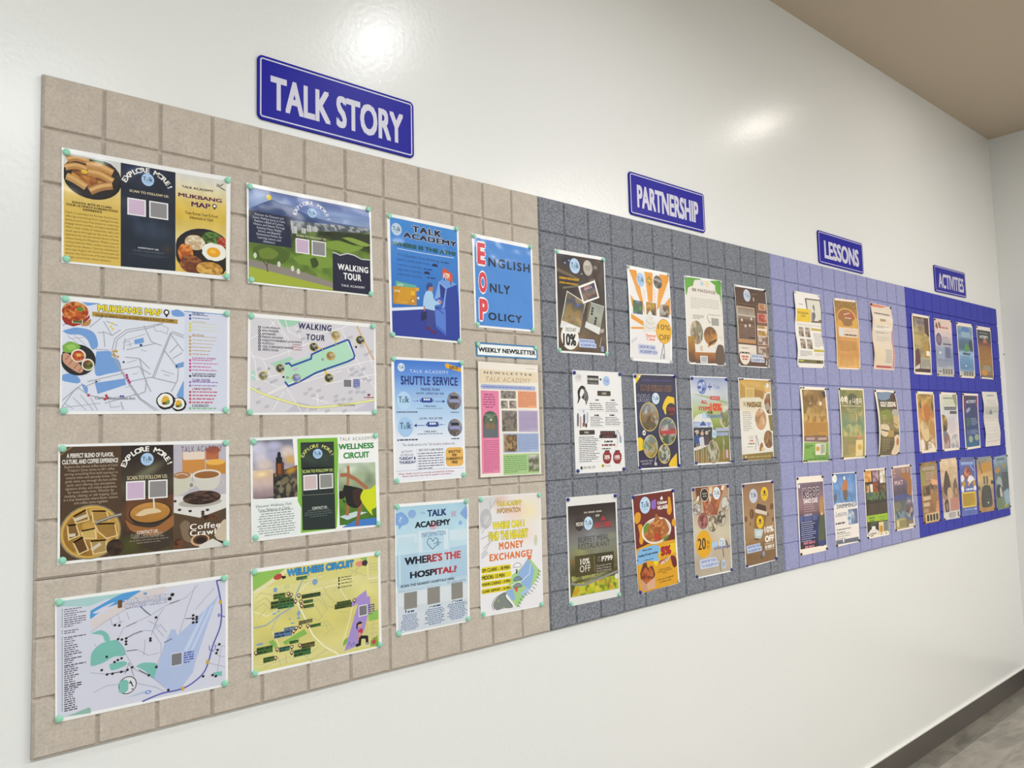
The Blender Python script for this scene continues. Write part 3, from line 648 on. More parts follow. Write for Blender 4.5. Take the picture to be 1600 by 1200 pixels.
poster('Coffee Crawl brochure', 'brown three-fold brochure print titled Coffee Crawl with iced coffee and coffee cups', 'poster', GB, [(90.6,694.6),(357.7,687.1),(358.4,852.5),(89.5,883.3)])
cr(40, 650, 4.444)
part('picture_print')
Q([(240,215),(662,206),(664,968),(238,1012)], '4c3826'); Q([(240,236),(316,214),(330,214),(240,278)], '8a6b48'); Q([(240,252),(300,216),(310,216),(240,264)], '4c3826')
G([(662,206),(1026,199),(1028,928),(664,968)], ['241a16','2a201c','3a3026','4a4434','3c2c20','5a3c22','4a3220','3a2c1e','4a4226'], 30, nz=(.3, 4), blobs=[(.5,.25,.4,.06,'6b6a54',.8,-15),(.15,.9,.25,.1,'55561f',.9)])
Q([(1026,199),(1391,190),(1393,905),(1028,928)], 'b9b4c2')
Q([(1028,560),(1392,540),(1392,636),(1208,706),(1028,672)], 'dcdad8'); Q([(1028,672),(1208,706),(1392,636),(1393,905),(1028,928)], '54402c')
part('coffee_print')
clip(240,600,664,1010)
E(452,805,215,190,'8d8265'); E(452,805,204,180,'d0a850'); E(452,806,192,168,'b98d3c'); G(('e',452,808,186,162), ['b5893a','a67c30'], 26, cells=(['8a5e1e','c9a050','dcb868','a87a2c','6e4a1a'],26,.55), nz=(.12,6))
for q, c in (([(330,700),(420,650),(440,720),(350,745)],'8a6630'),([(460,660),(560,660),(580,720),(470,735)],'a8823e'),([(290,760),(350,755),(375,830),(300,860)],'7a5826'),([(480,750),(620,745),(635,830),(560,850),(500,800)],'9a7434'),([(385,800),(480,780),(490,850),(400,850)],'c6a85e'),([(330,880),(400,840),(435,930),(370,960)],'5f3f18'),([(450,870),(560,860),(560,940),(470,960)],'a88c54')):
    QS(q, c); L(q, 9, 'dfc48a', True)
for q in ([(335,725),(425,690)],[(300,830),(345,825)],[(455,930),(520,885)]): L(q, 22, 'cfc4b0')
L([(480,745),(600,700),(668,682)], 22, '6a6660'); L([(480,742),(600,697),(668,680)], 8, 'b0aba2')
clip(560,850,690,985); G(('e',620,910,62,56), ['2e1d12'], 12, cells=(['3a2616','20130b','4a3220'],16,.7))
clip(664,560,1027,960)
G([(700,560),(1026,545),(1026,760),(700,800)], ['5c3820','6e4426','5a3a20'], 14, nz=(.25,4))
Q([(725,690),(1005,660),(1002,900),(900,938),(840,925),(800,850)], '3a2f26'); QS([(690,720),(760,760),(900,770),(1027,690),(1027,760),(900,830),(740,800)], '9a6434')
E(868,672,150,78,'241a12'); E(866,668,140,70,'a9793a'); G(('e',866,668,134,66), ['c08a44','a8742e'], 16, nz=(.15,5)); QS([(760,690),(820,650),(900,640),(940,665),(860,680),(800,695)], 'dac6a0'); L([(888,565),(892,640)], 10, 'e8e0d4')
clip(1028,198,1392,920)
R(1088,250,1245,392,'c98a44',.12); R(1092,250,1243,300,'e4d3c4',.2); R(1250,225,1340,300,'b56a42'); E(1300,238,50,28,'a85a40'); E(1318,325,70,26,'dba03c'); R(1252,325,1388,400,'c08434'); E(1318,320,66,20,'e8b450')
E(1088,420,70,32,'e0d6cc'); Q([(1028,415),(1156,425),(1130,520),(1060,555),(1028,555)], 'cbcab8'); E(1086,412,60,24,'a8744e'); L([(1040,412),(1090,400),(1130,414)], 5, 'e6d0b8', sm=3); E(1150,480,24,26,'cfcfc4'); E(1150,480,13,15,'8d8a84')
Q([(1158,410),(1356,400),(1345,470),(1310,510),(1220,520),(1175,480)], 'cfccc4'); E(1257,405,99,34,'dcd8d0'); E(1257,408,86,25,'94602e'); L([(1356,430),(1372,470),(1325,495)], 11, 'c4c0b4', sm=4)
E(1215,600,150,32,'b0aca4'); G(('e',1225,566,132,48), ['3a241e'], 20, cells=(['4e342c','20120e','5e443a','2e1c16'],110,.85))
dots([(1068,652),(1142,660),(1230,665),(1262,652),(1036,592),(1230,680)],13,'3a241e',9)
QS([(1070,760),(1100,725),(1140,745),(1130,820),(1180,880),(1100,860)], '7d6a54'); E(1212,860,66,42,'c9a682'); E(1214,858,52,32,'4a2f1c'); E(1218,862,34,20,'1f120a'); G(('e',1062,885,34,34), ['5a3018'], 10, cells=(['6e4226','3c1e0e'],18,.8)); G([(1220,690),(1330,712)], ['4a2a1a'], 14, cells=(['6a4028','2a1608'],30,.8))
QS([(1310,830),(1340,760),(1392,720),(1392,870),(1340,865)], 'c8baa4'); Q([(1200,900),(1300,850),(1392,880),(1392,905),(1210,918)], 'd8d4d0'); Q([(1300,850),(1392,875),(1392,900)], '241a20')
clip()
part('title_lettering')
T('Coffee', 1140,750,1352,772, 'f4f0ea', .025, cs=1.15); T('Crawl', 1140,794,1320,818, 'f4f0ea', .025, cs=1.15); T('TALK ACADEMY', 1080,212,1362,243, '5a4a52', 0, cs=1.25)
T('A PERFECT BLEND OF FLAVOR,\nCULTURE, AND COFFEE EXPERIENCE', 254,262,642,326, 'ece8e2', .03)
part('arc_lettering'); A('EXPLORE MORE!', 844,400,156,156,-67,67,35,'f4f2ee',.035,1.15); T('SCAN TO FOLLOW US:', 704,418,984,430, 'd6c8a4', .015)
talk(844,300,45,44)
part('body_text')
T('Explore the vibrant coffee scene of Clark\nFreeport Zone, home to 40+ coffee\nserving everything from bold espresso to\ncreamy lattes and specialty brews. This\nguide takes you through the best coffee\nspots, each offering cozy atmosphere,\nsignature drinks, and unique experience\nfor every coffee lover. Whether for\nstudying, relaxing, or cafe hopping, Clark\nis a true destination where flavor, culture,\nand coffee come together.', 266,346,642,598, 'b5a48e', .008)
T('CONTACT US:', 772,798,918,808, 'e0d8d0', .03); T('CLARK TALK ACADEMY', 730,822,952,826, 'a8a090', 0); Wd(712,846,1000,868,3,'8d8474',.3,'c')
card(697,455,830,578,'cbb3cf'); card(852,447,985,566,'8d8a8c')
done()

poster('Wellness Circuit brochure', 'white three-fold brochure print WELLNESS CIRCUIT with candles, green middle and yoga photo', 'poster', GB, [(390.6,684.2),(590.4,676.6),(593.8,822.1),(392.9,846.9)])
cr(340, 650, 4.444)
part('picture_print')
G([(243,172),(520,160),(556,560),(245,578)], ['6d7080','8d8ca4','9a98b0','c0b4b4','8a7a74','3c3838'], 30, nz=(.1,4), blobs=[(.15,.14,.3,.16,'c6c6dc',.6),(.52,.1,.28,.1,'b4b4d0',.6),(.2,.3,.3,.14,'cdc8d8',.7),(.5,.27,.25,.14,'a9aac8',.6),(.85,.22,.25,.14,'dccfc8',.6),(.9,.35,.2,.12,'d9b068',.7),(.28,.42,.25,.12,'d8c8c4',.6)])
G([(245,380),(385,370),(390,560),(245,578)], ['d9bfa2','d4b8a0','c9b4b0','a89498','8d7a80'], 14, nz=(.06,4), blobs=[(.4,.15,.4,.12,'f2dca8',.9)])
G([(385,400),(552,340),(556,560),(388,575)], ['3a3430','2c2c2c','34322e','2a2a2c'], 26, cells=(['2a2a2c','7a6e50','4a463c','8a7f62','1e1e20'],60,.8), blobs=[(.75,.1,.3,.15,'b98a2e',.7)])
R(402,322,462,408,'5d3220',.15); R(418,330,440,400,'8a5028'); R(404,285,448,328,'17171c',.2); E(426,272,13,24,'17171c')
Q([(243,574),(300,582),(340,576),(400,580),(440,590),(490,586),(556,560),(575,610),(580,820),(245,858)], 'e6ecec')
Q([(552,158),(830,150),(838,240),(832,470),(835,600),(828,770),(820,782),(578,812),(580,640),(556,590),(560,420)], '7cb83a')
part('dark_panel_print'); Q([(575,184),(806,178),(818,782),(590,794)], '1e2b2c'); G([(580,195),(804,188),(806,360),(585,368)], ['24342f','2c3c34','22302e'], 12, nz=(.3,4)); L([(585,362),(806,356),(808,530),(800,538),(590,552)], 4, '6f7a68', True)
part('yoga_print')
clip(836,300,1106,790)
G([(836,330),(1100,320),(1106,560),(836,575)], ['b9c8b4','a4b596','8ea07e','96a488'], 20, nz=(.18,5), blobs=[(.3,.2,.2,.15,'d6ded0',.8),(.8,.5,.15,.3,'7d8c74',.8)])
G([(836,560),(1106,545),(1106,740),(836,760)], ['5f8a2c','4c7a24','3f6a20'], 16, nz=(.2,7))
Q([(836,700),(960,662),(1040,668),(900,722)], 'c3d4da'); Q([(860,775),(960,722),(1106,705),(1106,755)], '3f7ac8')
L([(905,345),(908,400),(902,480)], 22, 'b0714e'); L([(850,412),(900,408),(960,440),(1040,505)], 26, 'a8694a'); L([(905,600),(900,690)], 24, 'a5684a'); L([(1000,580),(980,680),(968,760)], 26, '9a5f44')
QS([(880,478),(940,490),(1010,515),(1000,600),(960,640),(900,615),(885,560),(868,520)], '161418'); QS([(935,520),(975,500),(1005,530),(980,620),(945,600)], '3a2420'); QS([(1010,512),(1060,505),(1106,480),(1106,620),(1070,650),(1075,690),(1030,640),(990,570)], 'cdd81a'); E(860,548,26,30,'1c1618'); L([(870,585),(885,600)], 10, '1c1618')
clip()
part('title_lettering'); T('TALK ACADEMY', 848,150,1072,164, '5f6a62', 0, cs=1.35); T('WELLNESS', 838,194,1084,224, '2c8a3f', .045); T('CIRCUIT', 872,254,1054,288, '2c8a3f', .045)
T('Discover Wellness, Find\nYour Balance in Clark', 266,620,512,642, '7a8088', .02)
part('arc_lettering'); A('EXPLORE MORE!', 695,321,104,104,-65,65,24,'d8dc7a',.02,1.1); T('SCAN TO FOLLOW US:', 588,376,800,384, 'cfe070', .02)
talk(694,262,33,34)
part('body_text')
Wd(264,662,552,812,11,'8d979c',.42,'c',7)
T('CONTACT US:', 655,632,760,640, 'c8d0cc', .03); Wd(600,654,800,690,4,'5d6c68',.35,'c')
card(594,412,694,510,'cdb9bc'); card(704,404,802,500,'8d8e8c')
done()

poster('Coffee Crawl street map', 'pale blue Coffee Crawl street map sheet with a long place list, lowest at the left', 'poster', GB, [(85.7,935.8),(356.1,898),(356.1,1071.3),(86.1,1129.8)])
cr(40, 880, 4.444)
part('map_print')
Q([(215,275),(1388,104),(1388,838),(220,1080)], 'd2d5e6')
Q([(250,262),(960,168),(940,200),(700,240),(560,250),(440,300),(230,300)], 'a9cfd2'); Q([(450,400),(560,330),(700,260),(800,190),(960,160),(1000,170),(900,260),(700,320),(460,470)], 'd6cfd2')
QS([(450,330),(520,290),(640,225),(720,200),(800,190),(740,230),(680,270),(560,310),(500,350),(450,385)], '4f9bd8'); QS([(465,345),(540,302),(615,270),(600,285),(500,345)], 'd2d5e6')
for q in ([(450,690),(460,620),(520,560),(600,535),(645,540),(690,600),(685,640),(610,650),(540,690),(460,715)],[(450,490),(520,465),(570,490),(585,535),(550,540),(530,500)],[(765,715),(820,690),(915,700),(905,770),(880,800),(830,750)],[(580,700),(680,680),(700,705),(600,745)]): QS(q, '79bdb4')
Q([(1300,760),(1362,748),(1364,780),(1320,785)], '79bdb4'); Q([(280,1065),(440,1000),(452,1010),(452,1040)], '8fb8ae'); Q([(680,940),(760,910),(840,880),(820,905)], 'b3c4dc')
Q([(890,800),(930,680),(960,570),(1010,460),(1040,460),(1050,500),(1110,450),(1160,400),(1250,320),(1345,215),(1310,290),(1240,500),(1180,680),(1160,760),(1075,872),(1000,880)], 'aebfe4'); Q([(1080,640),(1110,640),(1270,290),(1262,285)], 'c2d0ee'); Q([(1120,660),(1135,665),(1300,300),(1290,290)], 'c2d0ee')
LL([[(450,480),(560,400),(700,320),(870,250)],[(640,530),(680,450),(870,360),(960,300),(1110,240),(1200,150)],[(760,230),(830,340),(870,360)],[(700,520),(830,465),(880,470),(940,560),(940,640),(905,720)],[(640,540),(700,640),(760,740),(860,780),(990,880)],[(870,500),(920,370),(960,310)],[(880,480),(920,380)],[(1070,480),(1130,290),(1180,150)],[(450,760),(560,770),(700,740)],[(470,900),(560,850),(760,830),(900,860),(980,900)],[(590,380),(600,430),(680,400)],[(640,350),(660,420)],[(700,340),(720,390)],[(900,440),(960,510)],[(930,420),(980,480)],[(780,600),(850,640),(930,620)],[(830,530),(820,640)],[(850,400),(930,440)],[(1180,320),(1240,250),(1310,170)],[(1330,640),(1380,650)],[(1360,570),(1330,760)],[(1300,570),(1384,575)],[(1260,690),(1384,720)],[(500,600),(480,560)]], 4, 'a6aac4')
L([(1325,120),(1345,210),(1360,320),(1350,440),(1300,570),(1270,680),(1235,760),(1160,830),(1075,875),(940,905),(810,960)], 10, '5a62b4', sm=4); L([(1340,360),(1384,372)], 6, '5a62b4'); E(1342,360,11,13,'8a90cc'); L([(1325,120),(1360,116)],8,'4a4f80')
for x, y in ((1352,270),(1262,685),(1090,870)): R(x-10,y-12,x+10,y+10,'cfa93a')
L([(1275,570),(1275,600),(1300,610),(1318,590),(1318,565)], 5, '5a62b4')
LL([[(700,520),(750,490),(810,468)],[(795,300),(868,362)],[(1000,280),(1066,258)],[(960,552),(1016,522)],[(700,440),(770,408)],[(785,740),(860,780)],[(700,610),(775,600)],[(560,770),(700,750)],[(1110,385),(1160,380)]], 5, '4e5160')
L([(718,690),(690,770)], 3, '666a7c'); L([(718,690),(752,785)], 3, '666a7c')
E(708,846,63,61,'2a2a30'); E(708,846,57,55,'dfe0ea'); clip(650,790,712,905); E(680,855,45,45,'79bdb4'); clip(); LL([[(715,830),(740,830)],[(725,815),(745,855)],[(735,870),(745,876)]], 7, '2a2a30')
E(850,895,22,12,'4f86d0'); E(850,895,14,6,'d2d5e6')
part('cafe_marker_print')
for x, y in ((620,430),(650,432),(642,527),(668,530),(698,522),(697,543),(697,562),(905,376),(866,522),(866,537),(1163,362),(1187,372),(1163,385),(1187,388),(1163,412),(1187,408),(563,650),(617,686),(640,672),(666,660),(528,742),(565,772),(603,767),(664,754),(707,740),(740,722),(907,720),(855,778),(990,880),(1344,562),(1332,602),(1324,624),(1232,785),(1298,776),(1320,784)):
    E(x,y,10,9,'2a2222',10)
part('title_lettering'); T('TALK ACADEMY', 680,255,992,242, 'e8ebf6', .02, o='4450a0', ow=.035)
T('Coffee Crawl', 690,283,978,272, 'e8ebf6', .02, o='4450a0', ow=.035); R(640,258,670,308,'6a4a30',.2); E(1018,218,14,12,'2a2222'); E(1000,246,14,12,'2a2222'); R(818,204,842,218,'7a9ac8')
part('place_list_text')
g_ = random.Random(5)
for i in range(48):
    if i in (9, 12): continue
    y = 322 + i*14.9; wd_ = g_.choice((60,75,90,100,120,150)); R(250,y-2,257,y+4,'6a6a78'); Wd(268,y-4,268+wd_,y+6-wd_*.13,1,'44424c',.45,seed=i)
card(1008,628,1088,704,'77777e','d2d5e6'); R(1098,614,1166,690,'aebfe4'); Wd(1098,616,1166,684,5,'5460b0',.6)
done()

poster('Wellness Circuit street map', 'yellow-green street map sheet titled WELLNESS CIRCUIT with exercising woman, lowest row of beige', 'poster', GB, [(391.8,889.6),(593.8,860.4),(596.5,1011.1),(392.9,1057.3)])
cr(340, 830, 4.444)
part('map_print')
Q([(243,290),(1112,165),(1122,798),(248,985)], 'd6d183')
G([(250,400),(1112,290),(1120,780),(252,960)], ['dcd796','d8d288','d4cc78','d6ce80','dad593'], 30, nz=(.1,5))
Q([(243,292),(470,258),(430,290),(330,360),(246,418)], '8fc05a'); Q([(250,415),(335,365),(440,290),(470,262),(500,262),(450,310),(340,385),(252,440)], 'e2dfb8')
Q([(985,188),(1040,178),(1042,205),(1010,200)], '8fbb62'); Q([(452,770),(600,678),(622,712),(470,792)], '86b558'); Q([(350,770),(385,752),(415,790),(400,815)], '86b558'); Q([(870,760),(905,735),(905,770),(872,800)], '7fb04e'); Q([(1045,580),(1112,540),(1115,610),(1050,625)], '8abf5c'); Q([(1060,760),(1110,720),(1118,795),(1060,800)], '7fb04e')
Q([(910,520),(950,470),(1030,408),(1038,455),(1058,450),(1060,510),(1020,680),(960,800),(880,832),(935,640),(975,500),(930,530)], 'a48fd0')
L([(250,672),(340,650),(430,580),(520,520),(545,440),(590,340),(640,300)], 9, '8fa4bc', sm=4); L([(370,690),(400,630),(430,585)], 5, '9fb0c0')
LL([[(545,480),(600,590),(660,720),(740,800),(840,855)]], 10, 'efeccb'); LL([[(570,420),(640,340),(720,310)],[(870,770),(920,600),(935,520)],[(660,410),(830,370),(900,480)],[(380,700),(430,800)],[(250,560),(340,590),(430,540)],[(1040,180),(1045,330),(1112,320)]], 6, 'e9e6c0')
LL([[(260,470),(300,430),(370,440),(440,520)],[(270,500),(330,460),(400,530)],[(260,540),(320,500),(380,560)],[(280,600),(340,540)],[(620,500),(700,470),(760,540),(700,620),(640,600)],[(600,550),(680,520),(730,600)],[(640,430),(760,440),(850,530)],[(700,430),(760,520),(850,540)],[(730,380),(760,430)],[(800,420),(840,380)],[(700,640),(760,620),(800,680),(740,720)],[(720,660),(780,650)],[(740,630),(770,690)],[(840,560),(910,560)],[(830,500),(900,520)],[(600,360),(680,330),(730,290)],[(640,370),(700,340)],[(300,930),(420,880)],[(320,945),(500,870)],[(420,870),(440,935)],[(470,850),(480,920)],[(620,870),(700,800)],[(640,900),(760,820)],[(600,860),(660,910)],[(900,260),(1030,310)],[(920,300),(1000,240)],[(880,310),(940,350)],[(1050,230),(1110,222)],[(1050,250),(1110,242)],[(1050,270),(1110,262)],[(1050,360),(1112,350)],[(1060,650),(1112,640)],[(1055,680),(1112,672)],[(1050,710),(1112,702)],[(1040,640),(1030,740)],[(1080,630),(1075,730)],[(970,230),(960,300)],[(820,250),(830,300)]], 4, 'bdb78c')
for x, y, a, b in ((400,408,14,18),(675,352,18,22),(562,570,12,18),(562,602,12,10),(500,610,8,5),(520,638,16,5),(392,572,14,6),(420,556,12,5),(292,785,26,8)): E(x,y,a,b,'7ba0c8',12)
E(480,385,20,18,'c9cc8c')
part('place_label_text')
for x0,y0,x1,y1,c in ((386,438,472,462,'5b7a3a'),(420,468,508,482,'5b7a3a'),(368,490,528,514,'4c6a34'),(415,508,530,524,'3f7a4a'),(582,442,714,448,'3c5230'),(594,482,662,492,'3f6a3a'),(594,514,668,524,'4c6a34'),(826,492,925,506,'5a6a2e'),(812,510,932,522,'4c5a2a'),(562,624,658,632,'7d7a52'),(640,650,716,656,'3f6a34'),(460,672,536,682,'7d94b0'),(392,706,516,722,'5a78a4'),(498,764,562,772,'3f6a34'),(270,812,382,838,'3f6a34'),(426,808,500,826,'3a6a5a'),(580,782,674,798,'6a6038'),(528,828,646,850,'3a6a3a'),(316,880,392,900,'4a6a34'),(545,318,622,330,'4f7a4a')):
    R(x0,y0,x1,y1,c); Wd(x0+3,y0,x1-3,y1,2,'24301c',.45,seed=int(x0))
for x, y in ((490,438),(510,446),(564,450),(540,490),(578,492),(582,522),(948,484),(572,664),(545,676),(527,698),(626,660),(412,824),(514,808),(570,796),(514,846),(402,884),(265,850)): mappin(x,y,26,'5a2a20','e9dcc0')
for i, y in enumerate((322,340,362,388)): E(842,y+4,6,9,'2a2a20',8); Wd(856,y-6,930,y+2-8,1,'5a5a3a',.5,seed=i)
part('woman_print', 'woman in red top doing a lunge')
QS([(980,632),(1000,628),(1002,655),(985,668),(975,655)], 'd9a080'); QS([(965,640),(990,625),(1002,640),(975,650),(970,685),(962,670)], '1d1418'); QS([(975,690),(1000,672),(1006,700),(990,715),(978,708)], 'c0324a'); L([(985,705),(985,735)], 20, 'd59a7c'); L([(990,735),(1035,735),(1038,775)], 22, '17151c'); L([(990,735),(985,785),(960,795)], 22, '17151c'); Q([(1025,770),(1052,772),(1052,785),(1030,790)], '9a9a9c'); L([(985,700),(975,760)], 8, 'd59a7c')
E(1085,768,16,16,'b84a44'); L([(1072,750),(1085,738),(1098,748)], 5, 'b84a44'); LL([[(900,800),(915,770),(930,800)],[(930,800),(945,770),(955,800)]], 5, '7a68a8')
part('title_lettering'); T('WELLNESS CIRCUIT', 482,266,945,246, '3a9ad8', .04, o='1a2a5a', ow=.05)
QS([(388,320),(410,300),(440,295),(445,318),(425,335),(395,335)], 'b8453c'); QS([(440,310),(472,312),(470,325),(450,330)], '2a2020'); E(985,225,26,20,'e08a7c',14,.2,2); E(1022,220,20,22,'3a302c',14,.2,3)
card(978,518,1040,582,'77777c'); Wd(1046,508,1090,572,5,'4a4a88',.6)
done()

poster('Where Is The ATM poster', 'blue portrait poster TALK ACADEMY with man at cash machine and golden card', 'poster', GB, [(604,332.8),(716.4,355.2),(720.4,536.8),(610.1,526.3)])
cr(590, 310, 5.714)
part('picture_print')
G([(108,165),(706,288),(728,972),(127,975)], ['3f8ad6','3a82d2','3478ca','3070c2'], 10, nz=(.05,4)); Q([(127,975),(728,968),(735,1276),(133,1222)], '2b3d9c'); Q([(126,976),(410,966),(412,990),(127,1004)], 'dfe8f6'); L([(175,446),(420,492),(680,532)], 8, 'b4cfee', sm=4)
Q([(160,734),(345,778),(345,800),(160,800)], '5fae98'); T('ATM', 175,757,226,786, 'cfe4de', .03)
Q([(133,782),(345,800),(348,956),(138,938)], 'c48a1c'); Q([(200,788),(345,800),(260,948),(160,940)], 'cf9828'); R(296,826,332,868,'e3b62e'); T('ATM', 148,812,198,840, 'f0e4c0', .03); Wd(150,912,270,930,1,'ecdca8',.45); dots([(314,918)],9,'f3ead0'); dots([(362,890)],12,'cfd8ee'); R(338,795,368,830,'d8a83a')
Q([(605,800),(706,770),(728,968),(735,1276),(612,1230)], '26409e'); Q([(505,985),(600,975),(612,1230),(520,1150)], '4668c4'); Q([(514,1000),(606,990),(610,1196),(520,1122)], '587ed4'); L([(530,985),(590,1030)], 9, '2f4ba8')
Q([(545,742),(606,706),(706,770),(616,806)], '6f9ce0'); Q([(545,742),(618,800),(592,985),(500,930)], '7ea8e8'); Q([(552,760),(606,808),(590,905),(560,880)], '27388c'); Q([(505,908),(560,880),(592,905),(578,972),(500,930)], '3a55b4'); LL([[(535,905),(570,925)],[(530,918),(560,935)]], 8, 'd6def0')
Q([(576,640),(590,620),(666,676),(668,742),(655,750),(578,696)], 'd4552c'); T('ATM', 582,662,640,722, 'f4e2da', .04); LL([[(594,700),(594,735)],[(652,742),(652,775)]], 8, '202a5a')
part('man_print', 'man in light blue shirt at cash machine')
QS([(440,795),(450,760),(478,760),(492,790),(490,830),(462,840)], 'b9765a'); QS([(432,790),(445,758),(478,756),(490,785),(460,795),(452,815),(436,810)], '27498e')
QS([(432,830),(470,826),(492,850),(505,905),(555,928),(560,945),(510,958),(506,1002),(420,985),(405,955),(412,880)], 'a6cbee'); E(560,930,14,10,'b9765a'); L([(415,960),(418,1005)], 12, 'b9765a')
Q([(424,985),(506,1002),(508,1090),(488,1180),(462,1175),(450,1165),(436,1160),(430,1060)], '37458e'); Q([(386,1022),(436,1006),(438,1076),(390,1096)], '1d2658'); E(455,1162,24,14,'5f2a50'); E(502,1194,24,14,'5f2a50')
part('title_lettering'); T('TALK', 306,240,570,350, '151d3c', .05, o='d8e4f4', ow=.04, cs=1.15); T('ACADEMY', 226,296,706,437, '151d3c', .05, o='d8e4f4', ow=.04, cs=1.1); T('WHERE IS THE ATM?', 122,378,698,517, '1c5c58', .05, o='16324a', ow=.025)
part('body_text')
for s_, q in (('7/11(Golden Tree Building)',(175,488,550,580)),('BPECLARK CENTER)',(175,535,470,605)),('HANN CASINO',(175,580,392,632)),('HILTON HOTEL',(178,622,392,675)),('MIDORI HOTEL',(180,664,397,716))): T(s_, *q, '1a2f70', .012)
for x, y in ((510,600),(440,668)): QS([(x-28,y-6),(x-10,y-16),(x+12,y-12),(x+28,y+4),(x+20,y+12),(x-24,y+4)], '16224c')
for x, y in ((585,570),(430,630),(460,706)): Wd(x-20,y-14,x+55,y+24,1,'1a2f70',.35)
talk(168,275,46,55,'bfd2ea')
done()

poster('English Only Policy poster', 'plain blue poster with large red E O P letters reading ENGLISH ONLY POLICY', 'poster', GB, [(737,364.3),(831.2,383.5),(835,519),(741.9,510.9)])
cr(590, 310, 5.714)
part('picture_print'); Q([(860,346),(1364,450),(1388,1174),(883,1130)], '4c8bd8')
part('title_lettering')
for s_, q in (('E',(886,388,962,598)),('O',(900,648,976,850)),('P',(906,890,986,1096))): T(s_, *q, 'dc4a56', .05, o='f2f2f6', ow=.05)
T('NGLISH', 986,524,1358,667, '1b2a44', .03, cs=1.25); T('NLY', 1000,755,1182,861, '1b2a44', .03, cs=1.2); T('OLICY', 986,1014,1288,1117, '1b2a44', .03, cs=1.2)
done()

poster('Weekly Newsletter strip', 'narrow white strip with blue edge reading WEEKLY NEWSLETTER', 'label', GB, [(743.1,534.1),(839.4,541.1),(839.9,562.1),(744,556.4)], 'mm..', paper='3f7fb4', name='label_strip')
cr(590, 500, 5.714)
part('white_field_print'); Q([(890,212),(1414,248),(1417,340),(893,310)], 'eef4fa')
part('title_lettering'); T('WEEKLY NEWSLETTER', 898,240,1410,316, '141418', .045)
done()

poster('Shuttle Service poster', 'pale blue poster SHUTTLE SERVICE with bus icons, arrows and yellow fee box', 'poster', GB, [(611,556.9),(723.4,563.4),(727.4,746.4),(615.4,755.5)])
cr(590, 500, 5.714)
part('picture_print')
G([(146,352),(744,380),(770,1395),(166,1445)], ['3f78d2','5d90de','8db6ea','a9cbf0','bdd6f3','dde7f6','e9edf6','e9ebf5','e9ebf5'], 10)
E(233,720,62,82,'b4d6f4'); E(248,955,70,90,'a4c8ee')
Q([(598,396),(616,386),(746,432),(746,466),(610,428)], 'dfa93c'); T('JOIN US', 638,408,716,452, '2a2410', .03)
for x, y, f in ((437,717,1),(490,932,1)):
    R(x-48,y-22,x+50,y+20,'1c3c94',.2); R(x-28,y-16,x+30,y+2,'dfe8f6'); LL([[(x-10,y-16),(x-10,y+2)],[(x+12,y-16),(x+12,y+2)]],5,'1c3c94'); R(x-60,y-8,x-50,y+14,'1c3c94'); R(x+52,y-8,x+60,y+14,'1c3c94')
for x0, x1, y, h in ((315,352,722,8),(510,580,727,14),(420,348,942,16),(603,570,934,8)):
    L([(x0,y),(x1,y)], h*.4, '1c3c94'); d_ = 1 if x1 > x0 else -1; Q([(x1,y-h),(x1+d_*h*1.6,y),(x1,y+h)], '1c3c94')
for x, y in ((683,722),(690,960)):
    E(x,y-68,34,10,'dfe6ee'); G(('e',x,y,64,78), ['6a7890','7a7e98','8890b0','6f7488','6a5230','5a4a28'], 12, cells=(['4a4c5a','8f94b4','b08a3c','5d4a2a','7a7e98'],40,.45), nz=(.2,6)); R(x-34,y-44,x+34,y-18,'25282f'); R(x-44,y-10,x+46,y+14,'9298c4')
R(606,1140,766,1300,'e6b560',.22); L([(350,1150),(352,1340)],2,'9aa6c4'); L([(596,1145),(598,1330)],2,'9aa6c4'); L([(165,1352),(400,1338),(770,1318)],3,'8aa0c8'); L([(315,682),(606,684)],2.5,'c08a9a')
part('title_lettering'); T('TALK ACADEMY', 286,441,632,482, 'cfe0f6', 0, cs=1.25); T('SHUTTLE SERVICE', 205,495,713,590, '1b2f7c', .035, cs=1.12); T('TRAVEL PLAN', 380,605,552,636, '1b2c5c', .02); T('4:20 PM - DEPARTURE TIME', 342,645,592,668, '1b2c5c', .02); T('5:45 PM - PICK UP TIME', 370,870,578,888, '20305a', .02)
part('body_text')
for q in ((410,762,522,778),(413,988,527,1004)): T('7 MINS AWAY', *q, '1b2c5c', .025)
for q in ((350,783,580,796),(355,1010,582,1022)): Wd(*q,1,'5a6a90',.35)
for q in ((168,815,355,829),(652,818,727,829),(175,1063,362,1077),(657,1052,735,1065)): Wd(*q,1,'1d2848',.6)
T('This shuttle service is for Talk Academy students only.', 220,1104,690,1118, '40425c', .01, ramp=('7a3a4a',.4,.5))
T('ACTIVITY\nSCHEDULE:', 202,1168,322,1213, '22304e', .01); T('TUESDAY &\nTHURSDAY', 190,1226,342,1280, '1c2c74', .04)
T('FIRST STOP: CLARK MUSEUM', 365,1152,582,1164, '2a3450', .02); Wd(360,1182,590,1326,7,'6a7288',.4)
T('SHUTTLE\nFEE:\nCURRENTLY\nFREE', 610,1164,762,1276, '3a2a14', .04)
T('Note: shuttle service is currently provided free of charge.\nPlease note that a fee may be applied in the future.', 190,1368,686,1378, 'a02c38', .02)
talk(210,422,32,38,'d3e2f4','2a4a84')
talk(233,716,62,82,fc='1a2f5c',ink2='3f9a94',disc=False); talk(248,950,66,84,fc='1a2f5c',ink2='3f9a94',disc=False)
done()

